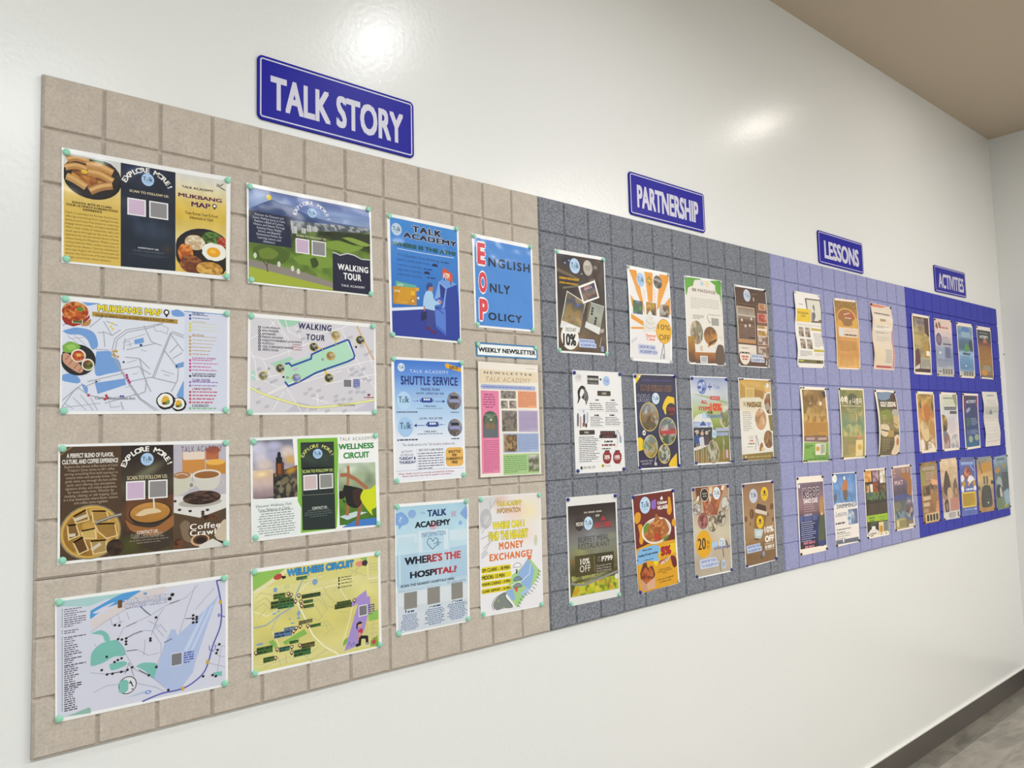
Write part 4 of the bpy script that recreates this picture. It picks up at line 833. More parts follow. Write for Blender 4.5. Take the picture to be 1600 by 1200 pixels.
# clear plastic pocket with the newsletter inside
M_ACRYL.node_tree.nodes.clear(); nt = M_ACRYL.node_tree
o_ = nt.nodes.new('ShaderNodeOutputMaterial'); mx = nt.nodes.new('ShaderNodeMixShader'); tr = nt.nodes.new('ShaderNodeBsdfTransparent'); gl = nt.nodes.new('ShaderNodeBsdfGlossy'); gl.inputs['Roughness'].default_value = .05
mx.inputs[0].default_value = .025; tr.inputs['Color'].default_value = (.995, .995, .99, 1)
nt.links.new(tr.outputs[0], mx.inputs[1]); nt.links.new(gl.outputs[0], mx.inputs[2]); nt.links.new(mx.outputs[0], o_.inputs[0])
def holder():
    c = [(742.5,561.5),(843.5,568.5),(849.5,742.3),(746.8,748.8)]; w = [at(*q) for q in c]
    o = sum(w, Vector((0, 0)))/4; e = empty('document_holder', (o.x, D, o.y)); tag(e, 'clear plastic wall pocket holding the printed newsletter', 'document holder')
    p = [q - o for q in w]
    bm = bmesh.new()                     # back sheet, front sheet with a thumb notch, closed bottom and side edges
    def slab(pts, y0, y1):
        a = [bm.verts.new((x, y0, z)) for x, z in pts]; b = [bm.verts.new((x, y1, z)) for x, z in pts]
        bm.faces.new(a); bm.faces.new(b)
        for k in range(len(a)): bm.faces.new((a[k], a[(k+1) % len(a)], b[(k+1) % len(a)], b[k]))
    slab(p, -.0004, -.0014)
    bm_obj('back_sheet', bm, M_ACRYL, e); bm = bmesh.new()
    m_ = (p[0]+p[1])/2; d_ = (p[1]-p[0]).normalized(); nx_ = Vector((d_.y, -d_.x))
    notch = [m_ + d_*.012*math.cos(math.radians(180+18*k)) + nx_*.010*math.sin(math.radians(18*k)) for k in range(11)]
    slab([p[0]] + notch + [p[1], p[2], p[3]], -.0035, -.0045)
    bm_obj('front_sheet', bm, M_ACRYL, e); bm = bmesh.new()
    for a, b in ((p[0], p[3]), (p[3], p[2]), (p[2], p[1])):
        t = (b-a).normalized()*.0012; n_ = Vector((-t.y, t.x)); slab([a, b, b+n_, a+n_], -.0014, -.0035)
    bm_obj('edge_strip', bm, M_ACRYL, e)
holder()
poster('newsletter', 'printed newsletter page with pink column and coloured boxes inside the clear pocket', 'newsletter', GB, [(746.6,564.4),(839.9,570.9),(845.5,740.6),(750.7,746.2)], '....', paper='f4ede6', name='newsletter', plane=D-.0022)
cr(590, 500, 5.714)
part('picture_print')
Q([(905,436),(1425,470),(1430,560),(910,566)], 'ecdcc2'); R(918,572,1408,632,'aab7e2',.45); Wd(940,582,1370,622,1,'6f7cb8',.4)
R(920,628,1094,1364,'ec86b0'); R(938,890,1078,1050,'5f6a70'); E(1006,884,66,72,'46604e'); E(1006,900,50,40,'5a6a50'); dots([(985,945),(1030,950)],22,'8a6a50',30); dots([(1012,890)],10,'d8d8d0')
G([(1098,630),(1233,704)], ['8a8480','6a625a'], 14, cells=(['b0a8a0','4a4440','8a8078'],40,.6)); G([(1100,720),(1162,790)], ['9a9490','7a7068'], 10, cells=(['c0b8b0','4a4440'],20,.6)); G([(1174,720),(1238,790)], ['a89a90','7a6a60'], 10, cells=(['c0b0a8','5a4a40'],20,.6))
R(1250,632,1420,786,'f0a97c'); G([(1108,808),(1246,994)], ['8a8084','6e6664','5e564e','70685a'], 18, cells=(['3c3634','8d8480','5a5248','a09488'],60,.5)); R(1256,808,1432,998,'b8abcf')
R(1118,1012,1440,1178,'a9bbe2'); G([(1128,1024,),(1246,1174)], ['6a5236','7a6040'], 16, cells=(['b08a50','4a3826','8a6a40','c0a070'],50,.7)); R(1120,1198,1446,1368,'a9d18e'); G([(1346,1204),(1441,1350)], ['d8d8d4','6a5a50','7a8a5a','7a8a5a'], 12, cells=(['4a4440','c8c4c0','6a7a4a'],24,.5))
part('title_lettering'); T('NEWSLETTER', 948,456,1378,502, '33302c', .015, cs=1.5); T('TALK ACADEMY', 966,504,1366,566, 'c2a888', -.01, sh=.25, cs=1.2)
part('body_text'); Wd(1320,432,1404,443,1,'6a6460',.4)
Wd(936,652,1056,790,6,'a8487c',.45,'c'); Wd(946,1072,1084,1352,18,'b8507e',.4); Wd(1256,640,1412,780,9,'c0684a',.4); Wd(1264,820,1422,982,13,'8a7aa8',.35); Wd(1254,1022,1432,1166,10,'7084b4',.4); Wd(1130,1212,1335,1358,9,'5f8a50',.4); T('HOLIDAY MAY\nSPECIAL', 950,842,1062,872, 'b8c8b0', 0)
done()

poster('Hospital information poster', "pale blue poster asking WHERE'S THE HOSPITAL? with three plain grey squares", 'poster', GB, [(616.3,788),(731.8,779.3),(733.9,970.6),(618.9,994.8)])
cr(590, 760, 5.714)
part('picture_print')
G([(160,186),(795,138),(806,1195),(182,1320)], ['a9cfe4','b2d6e8','bcdcec','c4dfee','bcd9ea','b9d4e6','c9d8e4','d2d9e2','d0d6e0'], 12, nz=(.05,5))
for q, c in (([(160,440),(350,420),(355,500),(162,520)],'cfe2ee'),([(180,460),(330,445),(332,520),(182,535)],'c2dcea'),([(640,390),(790,375),(792,470),(645,485)],'cfe2ee'),([(360,400),(630,378),(632,560),(365,590)],'d3e5f0'),([(400,420),(590,400),(592,560),(402,580)],'b9d8ea'),([(165,620),(370,590),(375,860),(170,900)],'accbe2'),([(640,545),(795,520),(800,790),(645,815)],'accbe2'),([(380,590),(630,560),(635,820),(385,850)],'b6d3e6'),([(165,960),(800,860),(804,1000),(168,1080)],'d8e0e8'),([(170,1290),(212,1280),(216,1310),(184,1318)],'8fb8dc'),([(190,590),(200,588),(205,880),(195,882)],'d3e5f0'),([(230,240),(205,340),(160,350),(160,240)],'8db4e2')): Q(q, c)
QS([(160,250),(215,230),(275,290),(262,335),(215,355),(195,385),(180,350),(160,330)], '7fa8de'); E(306,246,36,38,'8aaee0'); T('?', 188,272,218,322, 'b8d2ee', .02); QS([(735,240),(770,190),(796,180),(797,290),(760,270)], '86a8dc'); E(738,325,16,20,'8aaee0'); R(655,222,700,268,'b9b2cc'); E(495,350,36,34,'d8a8b8')
L([(490,562),(445,510),(450,470),(478,465),(492,490),(510,462),(535,468),(540,500),(520,530),(490,562)], 6, '2f5484', sm=4); L([(500,512),(520,508),(530,488),(540,530),(548,502),(566,500)], 5, '2f5484')
part('title_lettering')
T('TALK', 442,210,614,257, '1f3c74', .045); T('T.lk', 380,230,424,246, '5a86b8', 0); T('ACADEMY', 332,318,648,342, '141a2e', .045); T('INFORMATION', 393,412,606,434, '4a72a6', 0)
T("WHERE'S THE", 240,634,742,640, '14182c', .05, ramp=('c2444c',.32,.58)); T('HOSPITAL?', 288,764,706,762, '14182c', .05, ramp=('b83844',.45,.7)); T('SCAN THE NEAREST HOSPITALS HERE:', 205,884,686,830, '1f2c4c', .03)
part('body_text'); T('SAVIOR CLINIC & PHARMACY', 188,940,412,908, '3a5a84', .01); T('THE MEDICAL CITY', 432,894,572,876, '3a5a84', .01); T('MT. CARMEL HOSPITAL', 622,852,790,842, '5a6a90', .01)
Wd(205,1150,368,1268,11,'5577a4',.5,'c',3); Wd(420,1100,600,1214,9,'5577a4',.5,'c',4); Wd(620,1052,802,1166,10,'5577a4',.5,'c',5); Wd(268,1108,326,1122,1,'33507c',.6); Wd(500,1058,566,1068,1,'33507c',.6); Wd(704,1014,756,1024,1,'33507c',.6)
L([(460,1088),(468,1072),(490,1068),(498,1082)], 5, '4a4a5a'); L([(662,1040),(670,1022),(690,1018),(698,1036)], 5, '4a4a5a'); R(246,1104,256,1128,'2a3448')
part('plain_square_print')
for q in ((235,954,352,1080),(443,908,556,1036),(657,866,760,994)): R(*q, '8b8984')
done()

poster('Money Exchange poster', 'white poster WHERE CAN I FIND THE NEAREST MONEY EXCHANGE? with yellow time bars', 'poster', GB, [(747.5,775.8),(844.6,769.6),(848.7,946.6),(751,965)])
cr(590, 760, 5.714)
part('picture_print')
G([(904,96),(1450,62),(1472,1055),(924,1158)], ['e6e0e0','e4e2e4','e6e6ea','e9e8ee','ebeaf0','eae9ef','eae9ef'], 20, blobs=[(.75,.15,.35,.16,'efe2b8',.9),(.55,.14,.25,.12,'ecd2cc',.9),(.3,.04,.2,.08,'d8b8ac',.9),(.75,.35,.25,.12,'ecdcd0',.9)])
for q in ([(908,130),(960,100),(1060,95),(920,400)],): Q(q, 'd2d2d6')
E(965,290,52,90,'bcbcc2'); E(975,300,30,50,'d0d0d4'); LL([[(915,360),(1060,110)],[(930,420),(1010,270)],[(925,640),(1050,420)],[(940,560),(1000,500)],[(1000,130),(1010,190)],[(920,470),(990,440)]], 8, 'b9b9c0'); Q([(925,600),(960,560),(990,600),(935,650)], 'cfcfd4'); E(1410,480,16,50,'c9cfb8')
Q([(1340,640),(1365,650),(1448,750),(1440,800),(1330,960),(1245,1085),(1190,1010),(1140,945),(1200,790),(1290,720)], 'a6d08e'); Q([(1340,645),(1400,740),(1360,920),(1290,880),(1250,780)], '92b4e2'); Q([(1145,945),(1200,900),(1230,1000),(1200,1020)], '92b4e2'); Q([(1330,900),(1360,920),(1300,985),(1275,960)], 'a9c4e8'); L([(1365,690),(1355,780),(1290,840),(1150,900)], 8, 'd4e2ea'); E(1355,635,16,20,'e0785a'); QS([(1215,905),(1250,895),(1242,945)], 'd85a5a')
QS([(1130,945),(1150,950),(1145,990),(1210,1075),(1120,1090),(1060,1105),(1030,1060),(1060,1000)], '7f8884'); L([(1125,950),(1050,1000),(1020,1060),(1040,1105)], 6, '4a5250', sm=4); L([(1150,955),(1140,985),(1200,1065)], 6, '4a5250', sm=4); LL([[(1075,1010),(1080,1035)],[(1122,1078),(1135,1090)]], 7, 'd8c86a')
for k, (x, y) in enumerate(((1440,745),(1436,775),(1428,805),(1418,835),(1405,865),(1390,895),(1370,922),(1345,942),(1318,955),(1292,975),(1275,1000),(1264,1030),(1255,1058))): L([(x-6,y),(x+4,y+14)],6,'2a2a30'); L([(x+8,y+8),(x+16,y+22)],5,'2a2a30')
for x, y, f in ((1248,708,'f0f0f2'),(1250,828,'7c8ea0'),(1250,888,'8c9098')):
    p_ = [(x-38,y+6),(x-28,y-10),(x-10,y-24),(x+14,y-24),(x+36,y-4),(x+36,y+8),(x-34,y+16)]; QS(p_, f); L(p_, 4, '2c3a4c', True)
R(1234,740,1246,778,'22252c')
for q in ((925,728,1188,744),(925,792,1193,804),(928,856,1190,863),(928,920,1188,922)): R(*q, 'e3d32c', .3)
part('title_lettering')
T('TALK ACADEMY', 1062,134,1288,164, 'd9c630', .04, o='8a7a20', ow=.02); T('INFORMATION', 1064,198,1276,226, 'c89a3a', .02, o='6a4a20', ow=.02, sh=.1)
T('WHERE CAN I', 1024,320,1310,358, 'eadb2e', .05, o='5a541c', ow=.025, cs=1.05); T('FIND THE NEAREST', 990,410,1344,452, 'eadb2e', .05, o='5a541c', ow=.025, cs=1.05)
T('MONEY', 1082,500,1300,544, 'de7a3c', .045, cs=1.2); T('EXCHANGE?', 998,606,1380,622, 'de7a3c', .045, cs=1.2)
part('body_text')
for s_, q in (('SM CLARK - 18 MIN',(932,738,1178,736)),('MIDORI- 13 MIN',(932,802,1132,808)),('HANN CASINO - 4 MIN',(932,866,1184,854)),('CLARK AIRPORT - 16 MIN',(932,930,1184,914))): T(s_, *q, '2c2a14', .03)
done()

# ================================================================ the four blue signs
sign('TALK STORY', 'large blue enamel wall sign with white line border reading TALK STORY', [(401.9,83.6),(646.4,160.1),(647.1,248.2),(403,183.8)], (368,250,1290,742), (340,60,4.444), .035)
sign('PARTNERSHIP', 'blue enamel wall sign with white line border reading PARTNERSHIP', [(982.3,266.6),(1100,303.5),(1102.3,364.2),(984.6,334.4)], (932,145,1450,480), (820,260,5.333), .04)
sign('LESSONS', 'blue enamel wall sign with white line border reading LESSONS', [(1277.6,358.9),(1347.3,380.6),(1349.8,428.2),(1280,410.6)], (706,252,1110,568), (1190,340,7.273), .04)
sign('ACTIVITIES', 'blue enamel wall sign with white line border reading ACTIVITIES', [(1459.1,413.3),(1507.4,426.6),(1510.4,465.6),(1461.8,455.3)], (525,205,852,466), (1400,400,8), .03)

# ================================================================ the sheets on the grey panels
GG = 'discount posters pinned on the grey felt'
def show_id(cx, cy, w, h, bg='b9c8ee', fc='1c2a78', s2='ACADEMY ID'):
    part('id_note_print'); old = cur.mode; cur.mode = ('loc', pt(cx, cy), w*sx(cx, cy), h*sy(cx, cy))
    R(-1, -1, .8, .04, bg, .2); R(-.96, -.1, 1, 1, bg, .2)
    T('SHOW ME YOUR', -.86, -.78, .70, -.16, fc, .02, cs=1.05); T(s2, -.80, .14, .78, .76, fc, .02, cs=1.05); Q([(.84, .25), (.95, .45), (.84, .65)], fc); cur.mode = old
poster('restaurant poster', 'dark brown poster with two badges, tilted photo prints and a round 10% DISCOUNT mark', 'poster', GG, [(866.3,388.8),(944.4,402.5),(950,556),(871,550.6)])
cr(850, 380, 8)
part('picture_print')
G([(150,122),(744,216),(786,1380),(184,1342)], ['33241f','3a2923','2e241e','2c221b','3c2c1f','5a4630','4a3824'], 26, nz=(.3,6), blobs=[(.4,.9,.35,.1,'7d6440',.9,-25),(.2,.05,.2,.1,'22253a',.9)])
Q([(160,300),(440,440),(440,470),(160,345)], '6b5d48'); Q([(230,545),(440,520),(440,545),(240,570)], '6a6458'); dots([(260,245),(310,215),(470,385)],12,'8a94b8'); Q([(560,460),(640,440),(645,462),(570,480)], '6a5c50')
E(545,310,57,96,'b4aea4'); Wd(505,270,590,350,3,'6a645c',.35,'c')
part('photo_card_print')
Q([(285,592),(520,745),(440,1120),(200,1050)], 'dedfdf'); G([(292,608),(510,750),(462,1060),(222,965)], ['5a5a44','4a4c4a','8a7648','a88a50','97804a'], 16, cells=(['6a6c62','3a3c38','b09458','8a6a34','4a4a6a'],24,.45)); dots([(425,775)],26,'5464b0',20); dots([(318,918),(360,985)],14,'a04a2c')
Q([(578,735),(750,790),(690,1145),(508,1050)], 'd9dcda'); G([(582,742),(746,796),(706,1060),(532,985)], ['8e958c','a3a99c','8d8f80'], 12, nz=(.1,5)); Q([(560,745),(590,745),(540,980),(525,975)], '6a5634'); dots([(606,815),(600,850),(596,885),(648,940),(642,975),(636,1005)],15,'25282a',18)
Q([(424,540),(634,462),(690,682),(488,758)], 'f0eeea'); G([(450,560),(622,492),(668,668),(496,728)], ['3a3868','48406e','5d5c70','8a6a3c','6a4a24','2a1c14'], 14, cells=(['8a8098','2c2a50','c0904a','5a4030'],24,.45)); dots([(510,575),(535,568),(560,560),(588,550)],7,'e0b0c0',10)
part('discount_print'); E(323,1172,110,158,'eceae8'); T('DISCOUNT', 268,1050,402,1112, '3a3a3c', .02, cs=1.1); T('10%', 232,1120,402,1290, '17171a', .045, sh=.05)
part('title_lettering'); T('KOREAN RESTAURANT', 188,412,438,478, 'e3b020', .05, o='4a3410', ow=.03); T('CHINA RESTAURANT', 190,476,424,530, 'e3b020', .05, o='4a3410', ow=.03)
show_id(544,1253,110,52); part('id_note_print'); Q([(714,1180),(722,1180),(700,1300),(692,1300)], 'a8a4a0'); R(710,1288,748,1358,'8a98c8',.2); Q([(700,1080),(745,1070),(750,1110),(705,1130)], 'a8a098')
T('x', 446,302,474,318, '1c2c6a', .06)
talk(383,285,64,94,'b4d0f0')
done()

poster('Sweet Claw poster', 'orange sunburst poster with ice cream cup and yellow 10% OFF disc', 'poster', GG, [(978.8,413.8),(1044.8,426.9),(1050,568.5),(984.4,563.1)], 'cccc', bow=[('v', .004)])
cr(850, 380, 8)
part('picture_print')
Q([(1058,325),(1550,408),(1580,1465),(1085,1440)], 'e6e4e6')
for q in ([(1058,325),(1150,340),(1240,800),(1245,900)],[(1250,355),(1352,372),(1350,560),(1345,740),(1290,740)],[(1440,388),(1550,408),(1555,460),(1420,820),(1395,840)],[(1065,640),(1120,720),(1130,860),(1085,780)],[(1075,880),(1230,980),(1235,1040),(1075,940)],[(1078,1045),(1235,1050),(1235,1075),(1078,1072)],[(1565,680),(1570,900),(1500,860),(1480,780)]): Q(q, 'e3971f')
L([(1130,560),(1180,700)],6,'e8b088'); Wd(1225,575,1265,730,5,'e6c8b4',.5); Wd(1355,575,1390,730,4,'e6c8b4',.5)
E(1415,488,54,82,'5a5652'); G(('e',1415,488,52,80), ['6a6258','4a4642','3a3836'], 10, cells=(['8a8078','3a3634','b8aca0'],12,.4)); Q([(1370,440),(1465,480),(1465,492),(1370,455)],'b8b0a8')
part('photo_card_print')
G([(1095,710),(1222,896)], ['3a4a5c','3f7a3a','4a5a6a'], 10, cells=(['3f8a3a','2c3a4c','6a8098','2a5a2c'],20,.6)); G([(1262,735),(1392,910)], ['c09018','b4861a','3a2a1c','4a3420'], 12, cells=(['d8a828','8a6414','2c2018'],20,.4)); G([(1428,762),(1552,935)], ['a8845a','5a4430','3a2c24','2a211c'], 10, cells=(['c8b098','3a2c24','6a5a4c','e0d8d0'],20,.5))
part('ice_cream_print')
QS([(1232,1100),(1240,1030),(1262,930),(1300,860),(1318,850),(1350,920),(1376,1000),(1392,1090),(1395,1120),(1240,1120)], 'dfdcd6'); L([(1262,960),(1310,1010),(1370,1000)],10,'c2beb8',sm=4); L([(1250,1030),(1310,1070),(1385,1050)],10,'c2beb8',sm=4); L([(1300,900),(1318,950),(1345,930)],8,'c6c2bc',sm=4)
Q([(1250,1110),(1398,1115),(1392,1240),(1370,1260),(1300,1250),(1282,1230)], 'ece6e4'); T('Sweet\nClaw', 1262,1128,1392,1228, 'e07a5a', .03, sl=.8)
Q([(1080,1210),(1150,1170),(1160,1200),(1085,1260)], 'd0d0d8')
part('discount_print'); E(1487,1106,98,155,'e08a1c',16,.03,2); E(1487,1106,90,145,'e8b424',16,.03,2); T('10%', 1408,1010,1562,1096, '2c2412', 0); T('OFF', 1426,1140,1562,1226, '2c2412', 0)
L([(1485,1260),(1465,1380),(1455,1450)], 12, '6a6a70'); L([(1490,1260),(1500,1360),(1500,1450)], 12, '8a8a90'); R(1480,1385,1508,1450,'9a9aa0',.3)
show_id(1294,1332,122,62,'c3cbe6'); talk(1200,460,50,88,'a9c9ee'); part('title_lettering'); T('+', 1276,418,1342,528, 'e8b820', .08, o='3a2a10', ow=.05)
done()

poster('88 Massage poster', 'white 88 MASSAGE poster with green corners and round spa photos', 'poster', GG, [(1068.5,430),(1126.3,438.5),(1133.1,571.9),(1074.4,568.5)], 'cccc')
cr(1020, 400, 8)
part('picture_print')
Q([(396,262),(845,326),(900,1350),(445,1338)], 'e4dfd8')
QS([(394,258),(500,272),(596,286),(580,300),(525,300),(505,340),(500,370),(470,380),(440,400),(430,450),(414,490),(404,400)], '56a028'); QS([(708,312),(780,308),(846,320),(850,420),(856,620),(846,560),(832,490),(800,470),(780,420),(775,370),(740,340)], '56a028')
G(('e',548,955,80,148), ['b0946a','8d7a5a','6a6a50','4a5444'], 16, cells=(['c8a070','7a8a7a','4a4a3a','8a6a44','d0ccc0'],36,.5)); G(('e',722,1000,84,116), ['6a4a28','8a5a2a','c08038','d08a38'], 12, cells=(['5a3a1c','8a5a2c','c89050'],20,.4)); QS([(735,1050),(790,990),(806,1010),(790,1060),(700,1140),(690,1110)], 'c98a34'); QS([(700,1080),(790,1040),(795,1060),(705,1120)],'5a3a24')
G([(436,1000),(520,1010),(540,1330),(450,1330)], ['b08428','a07020','7a4a20','4a3424'], 10, nz=(.2,5)); G([(520,1200),(800,1210),(800,1345),(535,1340)], ['b0742c','9a6028','7a4c28','5a3c2a'], 14, nz=(.2,5)); QS([(785,1200),(810,1120),(850,1110),(885,1150),(896,1345),(790,1345)], '5f4a3c'); R(590,1245,688,1340,'d8d6d4'); R(605,1260,674,1325,'a9b4bc'); R(590,1120,625,1190,'d0b8a0',.3)
E(612,345,20,30,'b8c8dc'); E(676,350,24,40,'e0d2a8')
part('title_lettering'); T('88 MASSAGE', 488,398,782,480, '5a4a40', 0, o='c88a80', ow=.012)
part('body_text'); Wd(575,482,704,503,1,'6a6060',.4); Wd(468,508,826,694,7,'8a8078',.22,last=.3); Wd(498,728,642,800,3,'6a645c',.4); Wd(684,718,850,760,1,'8a847c',.3); Wd(724,752,800,764,1,'9a948c',.3); L([(680,745),(685,790),(712,830)],9,'5a7a3a',sm=4); Q([(700,820),(722,830),(712,845)],'5a7a3a'); dots([(838,1020),(860,1018),(858,1045)],5,'6a645c')
part('plain_square_print'); R(730,775,826,876,'9c9a92')
done()

poster('brown menu poster', 'narrow dark brown menu poster with white badge and column of dish photos', 'poster', GG, [(1146.5,444),(1194.4,452.3),(1200.6,575.6),(1153.1,572.3)], 'cbcc', bow=[('v', .004), ('R', .003)])
cr(1020, 400, 8)
part('picture_print')
G([(1018,378),(1392,440),(1440,1390),(1062,1368)], ['4a2f20','4c3324','50382a','56392a','5a3e2c'], 12, nz=(.1,4))
E(1170,495,42,76,'e0dcd8'); E(1170,495,36,66,'b9c9e0'); T('T.lk', 1140,470,1204,520, '3a5a8a', .01); Wd(1226,468,1310,500,2,'a08070',.4); Q([(1240,520),(1256,520),(1262,568),(1246,566)], 'c0a088')
Wd(1042,584,1306,628,1,'b98a28',.8)
R(1036,622,1278,1058,'e0c8a8'); G([(1044,632),(1274,1052)], ['8a7468','a09488','6a4a34','5a3422','54301e','4a2c1c'], 18, nz=(.15,6)); R(1050,742,1272,752,'c0b0a0'); Wd(1056,840,1268,1040,8,'a89080',.3); dots([(1100,800),(1218,790),(1145,875),(1200,870)],12,'d8ccc0',20)
R(1056,1040,1280,1100,'c08a52'); R(1060,1100,1290,1230,'e2d8cc')
R(1288,1050,1296,1260,'6a2418')
Q([(1282,620),(1398,600),(1440,1290),(1310,1280)], '7a4a34')
for x, y, w_, h_, p_ in ((1352,640,38,46,['b87a50','8a4a2c','d8a070']),(1350,780,50,60,['b84a34','8a3020','d09080']),(1352,940,56,70,['c09048','8a6a3c','e0d0b0']),(1362,1060,60,60,['8a6a58','e0d4c8','6a4434']),(1372,1200,66,70,['8a7060','d8ccc0','5a4438'])):
    Q([(x-w_-4,y-h_),(x+w_,y-h_+12),(x+w_+4,y+h_),(x-w_,y+h_-10)], 'dcc8b4'); G([(x-w_,y-h_+6),(x+w_-4,y-h_+16),(x+w_,y+h_-6),(x-w_+4,y+h_-14)], [p_[0]], 9, cells=(p_,16,.8))
R(1290,905,1410,945,'e8dcd0')
part('discount_print'); E(1148,1240,68,118,'e6dcd0'); Wd(1100,1140,1190,1162,1,'5a4a40',.6); Wd(1080,1190,1208,1230,1,'4a3428',.7); Wd(1092,1238,1206,1310,2,'c04a3c',.6,'c')
show_id(1304,1281,84,48,'ccd2e4'); part('id_note_print'); L([(1412,1240),(1415,1330)],10,'b8b0a8'); R(1402,1310,1424,1370,'b0a8a4',.3)
done()

poster('Hana salon price list', 'white HANA price list with hair drawing and two dark red badges', 'poster', GG, [(893.8,578.1),(970,581.9),(976.9,735.6),(899.4,740.3)], 'nnnn', paper='e9e9ea')
cr(850, 600, 8)
part('picture_print')
R(538,-108,682,8,'1c1a18'); R(538,-28,680,-24,'a8a4a0'); E(778,-36,44,62,'a4bee6'); T('x',690,-72,720,-40,'1c1c20',.05)
for i in range(9): L([(390+i*9,-68+(i%2)*8),(390+i*9,-90-(i*13%40)),(390+i*9,-50+(i*17%38))], 4, 'd08a78')
QS([(420,130),(418,90),(440,45),(470,20),(505,35),(525,80),(545,120),(552,180),(540,220),(525,265),(515,215),(490,190),(470,170),(490,130),(500,90),(470,60),(452,95),(446,140),(455,170),(430,230),(415,245),(425,190)], '17161a'); LL([[(505,60),(520,130),(510,200)],[(485,60),(505,120),(500,190)],[(530,110),(535,170),(528,230)]], 4, 'dcdcdc', 4)
for x, y, h_, c in ((422,360,160,'5a6078'),(455,400,140,'c0a8a0'),(500,370,150,'3a3a48'),(540,350,130,'b0bac8'),(492,480,50,'a04a44'),(525,490,50,'25252c')): QS([(x-12,y+h_*.2),(x,y),(x+12,y+h_*.2),(x+9,y+h_),(x-9,y+h_)], c)
L([(450,330),(445,420)],4,'b8c4d4'); L([(420,322),(560,318)],6,'c4ccd8'); Q([(480,330),(500,320),(506,360),(484,362)],'a8bcd8')
for x0,y0,x1,y1 in ((664,84,832,152),(440,578,634,632)): R(x0,y0,x1,y1,'3a3226',.2)
T('HAIR', 722,104,778,132, 'd8d0c8', .02); T('NAIL', 505,592,562,618, 'd8d0c8', .02)
Q([(702,588),(886,586),(890,630),(908,632),(908,676),(690,678),(690,640),(702,634)], '2a1c1c'); T('SHOW ME YOUR\nACADEMY ID', 712,600,880,664, '8a4a4c', .02)
L([(912,575),(940,620),(955,670)], 9, '3a4a6a'); L([(905,590),(920,700),(918,760)], 9, '8a94a8'); R(942,655,968,735,'8a9cb8',.2)
for q in ((640,190,682,212),(832,192,888,214),(628,380,692,404),(818,378,884,402)): Wd(*q,1,'22222a',.8)
part('body_text')
for q in ((572,232,762,332,4),(770,224,940,350,6),(582,405,750,530,6),(766,408,966,515,5)): Wd(*q,'55555c',.42,'l',last=.9); L([(q[0]-3,q[1]+8),(q[0]-3,q[3]+6)],2,'8a8a90'); L([(q[0]-3,q[3]+12),(q[2],q[3]+10)],2,'8a8a90')
Wd(436,655,700,968,14,'55555c',.42,'l'); L([(434,670),(434,980)],2,'8a8a90'); L([(434,985),(712,968)],2,'8a8a90')
Wd(752,706,858,732,1,'22222a',.7); Wd(722,748,900,776,1,'7a2a34',.7); Wd(722,800,834,816,1,'22222a',.7); T('0904 980 5299', 490,1030,640,1056, '3a3a40', .01); E(468,1050,14,22,'2a2a30'); E(735,1022,18,24,'d8b820'); E(735,1022,8,10,'5a5a30'); T('bank02', 765,1012,832,1030, '8a8474', 0)
part('discount_print')
for x, y in ((788,918),(916,918)): R(x-28,y-90,x+30,y-66,'1c1a1c'); E(x,y,54,84,'8c2228',20,.07,4); 
T('20%', 752,890,822,930, 'f0e8e8', .04); T('10%', 880,890,948,930, 'f0e8e8', .04); Wd(756,932,818,948,1,'d8b8b8',.5); Wd(884,932,944,948,1,'d8b8b8',.5)
LL([[(700,720),(720,690),(735,700)],[(880,790),(900,770),(920,790)],[(940,980),(955,1010)],[(960,985),(945,1020)]], 4, 'd09a5a')
part('title_lettering'); T('HANA', 548,-82,676,-40, 'e4e0dc', .02); Wd(548,-22,672,0,1,'b8b4b0',.4); T('T.lk', 752,-54,806,-18, '4a6aa0', .01)
done()

poster('Billiard poster', 'dark navy BILLIARD 2026 poster with oval hall photos and yellow splashes', 'poster', GG, [(988.8,584.4),(1055.6,585.6),(1063.1,730.6),(997.5,734.4)], 'nnnn')
cr(850, 600, 8)
part('picture_print')
G([(1138,-118),(1640,-100),(1690,1030),(1188,1055)], ['2c2444','2a2848','22325a','20294c','251f44','2a2240'], 12, nz=(.1,4))
clip(1138,-116,1664,1030); Q([(1138,-122),(1215,-120),(1190,-70),(1142,0)], 'e8c814'); dots([(1190,-92)],11,'f0e8e0',14)
Q([(1172,672),(1210,668),(1240,700),(1232,780),(1240,820),(1182,842)], 'e8c814')
QS([(1700-20,840),(1660,860),(1610,920),(1580,960),(1560,1020),(1600,1036),(1688,1032)], 'e8c01c')
QS([(1545,150),(1690,190),(1690,240),(1640,260),(1600,300),(1560,290),(1520,380),(1495,330),(1480,290),(1510,200)], 'e8c01c')
E(1590,330,66,92,'2c2428'); clip()
def ring(cx, cy, rx, ry, base, pal, s): E(cx,cy,rx+7,ry+10,'dcc05a'); G(('e',cx,cy,rx,ry), base, 14, cells=(pal,36,.5), seed=s)
ring(1314,410,110,172,['9aa0a8','a8b0b8','8a6a4a','6a4a2c','7a6a3a','4a4228'],['c0c8d0','6a5a48','8a7a5a','3a3028','a89050'],3)
ring(1545,590,102,165,['6a6a60','8a9aa0','b03a34','4a6a34','5a5a30'],['8a9aa0','3a4a34','c8ccc8','2a3a28'],5); Q([(1462,585),(1640,580),(1645,620),(1465,632)],'b8343a')
ring(1332,780,84,136,['8aa0b0','8a9090','6a7a4a','b08a30','4a5a34'],['a8b8c0','7a6a34','5a7a4c','c89a3c'],7)
ring(1503,875,68,112,['5a5a58','8a8a70','5a6a40','4a4a50','5a5848'],['d8d8d0','4a4a48','8a9060','3a3a50'],9)
E(1250,610,20,34,'e0e0e4'); E(1250,610,8,12,'2a2a30'); L([(1400,905),(1380,1010)],10,'d0d0d8'); E(1398,1000,14,22,'b8bcc8')
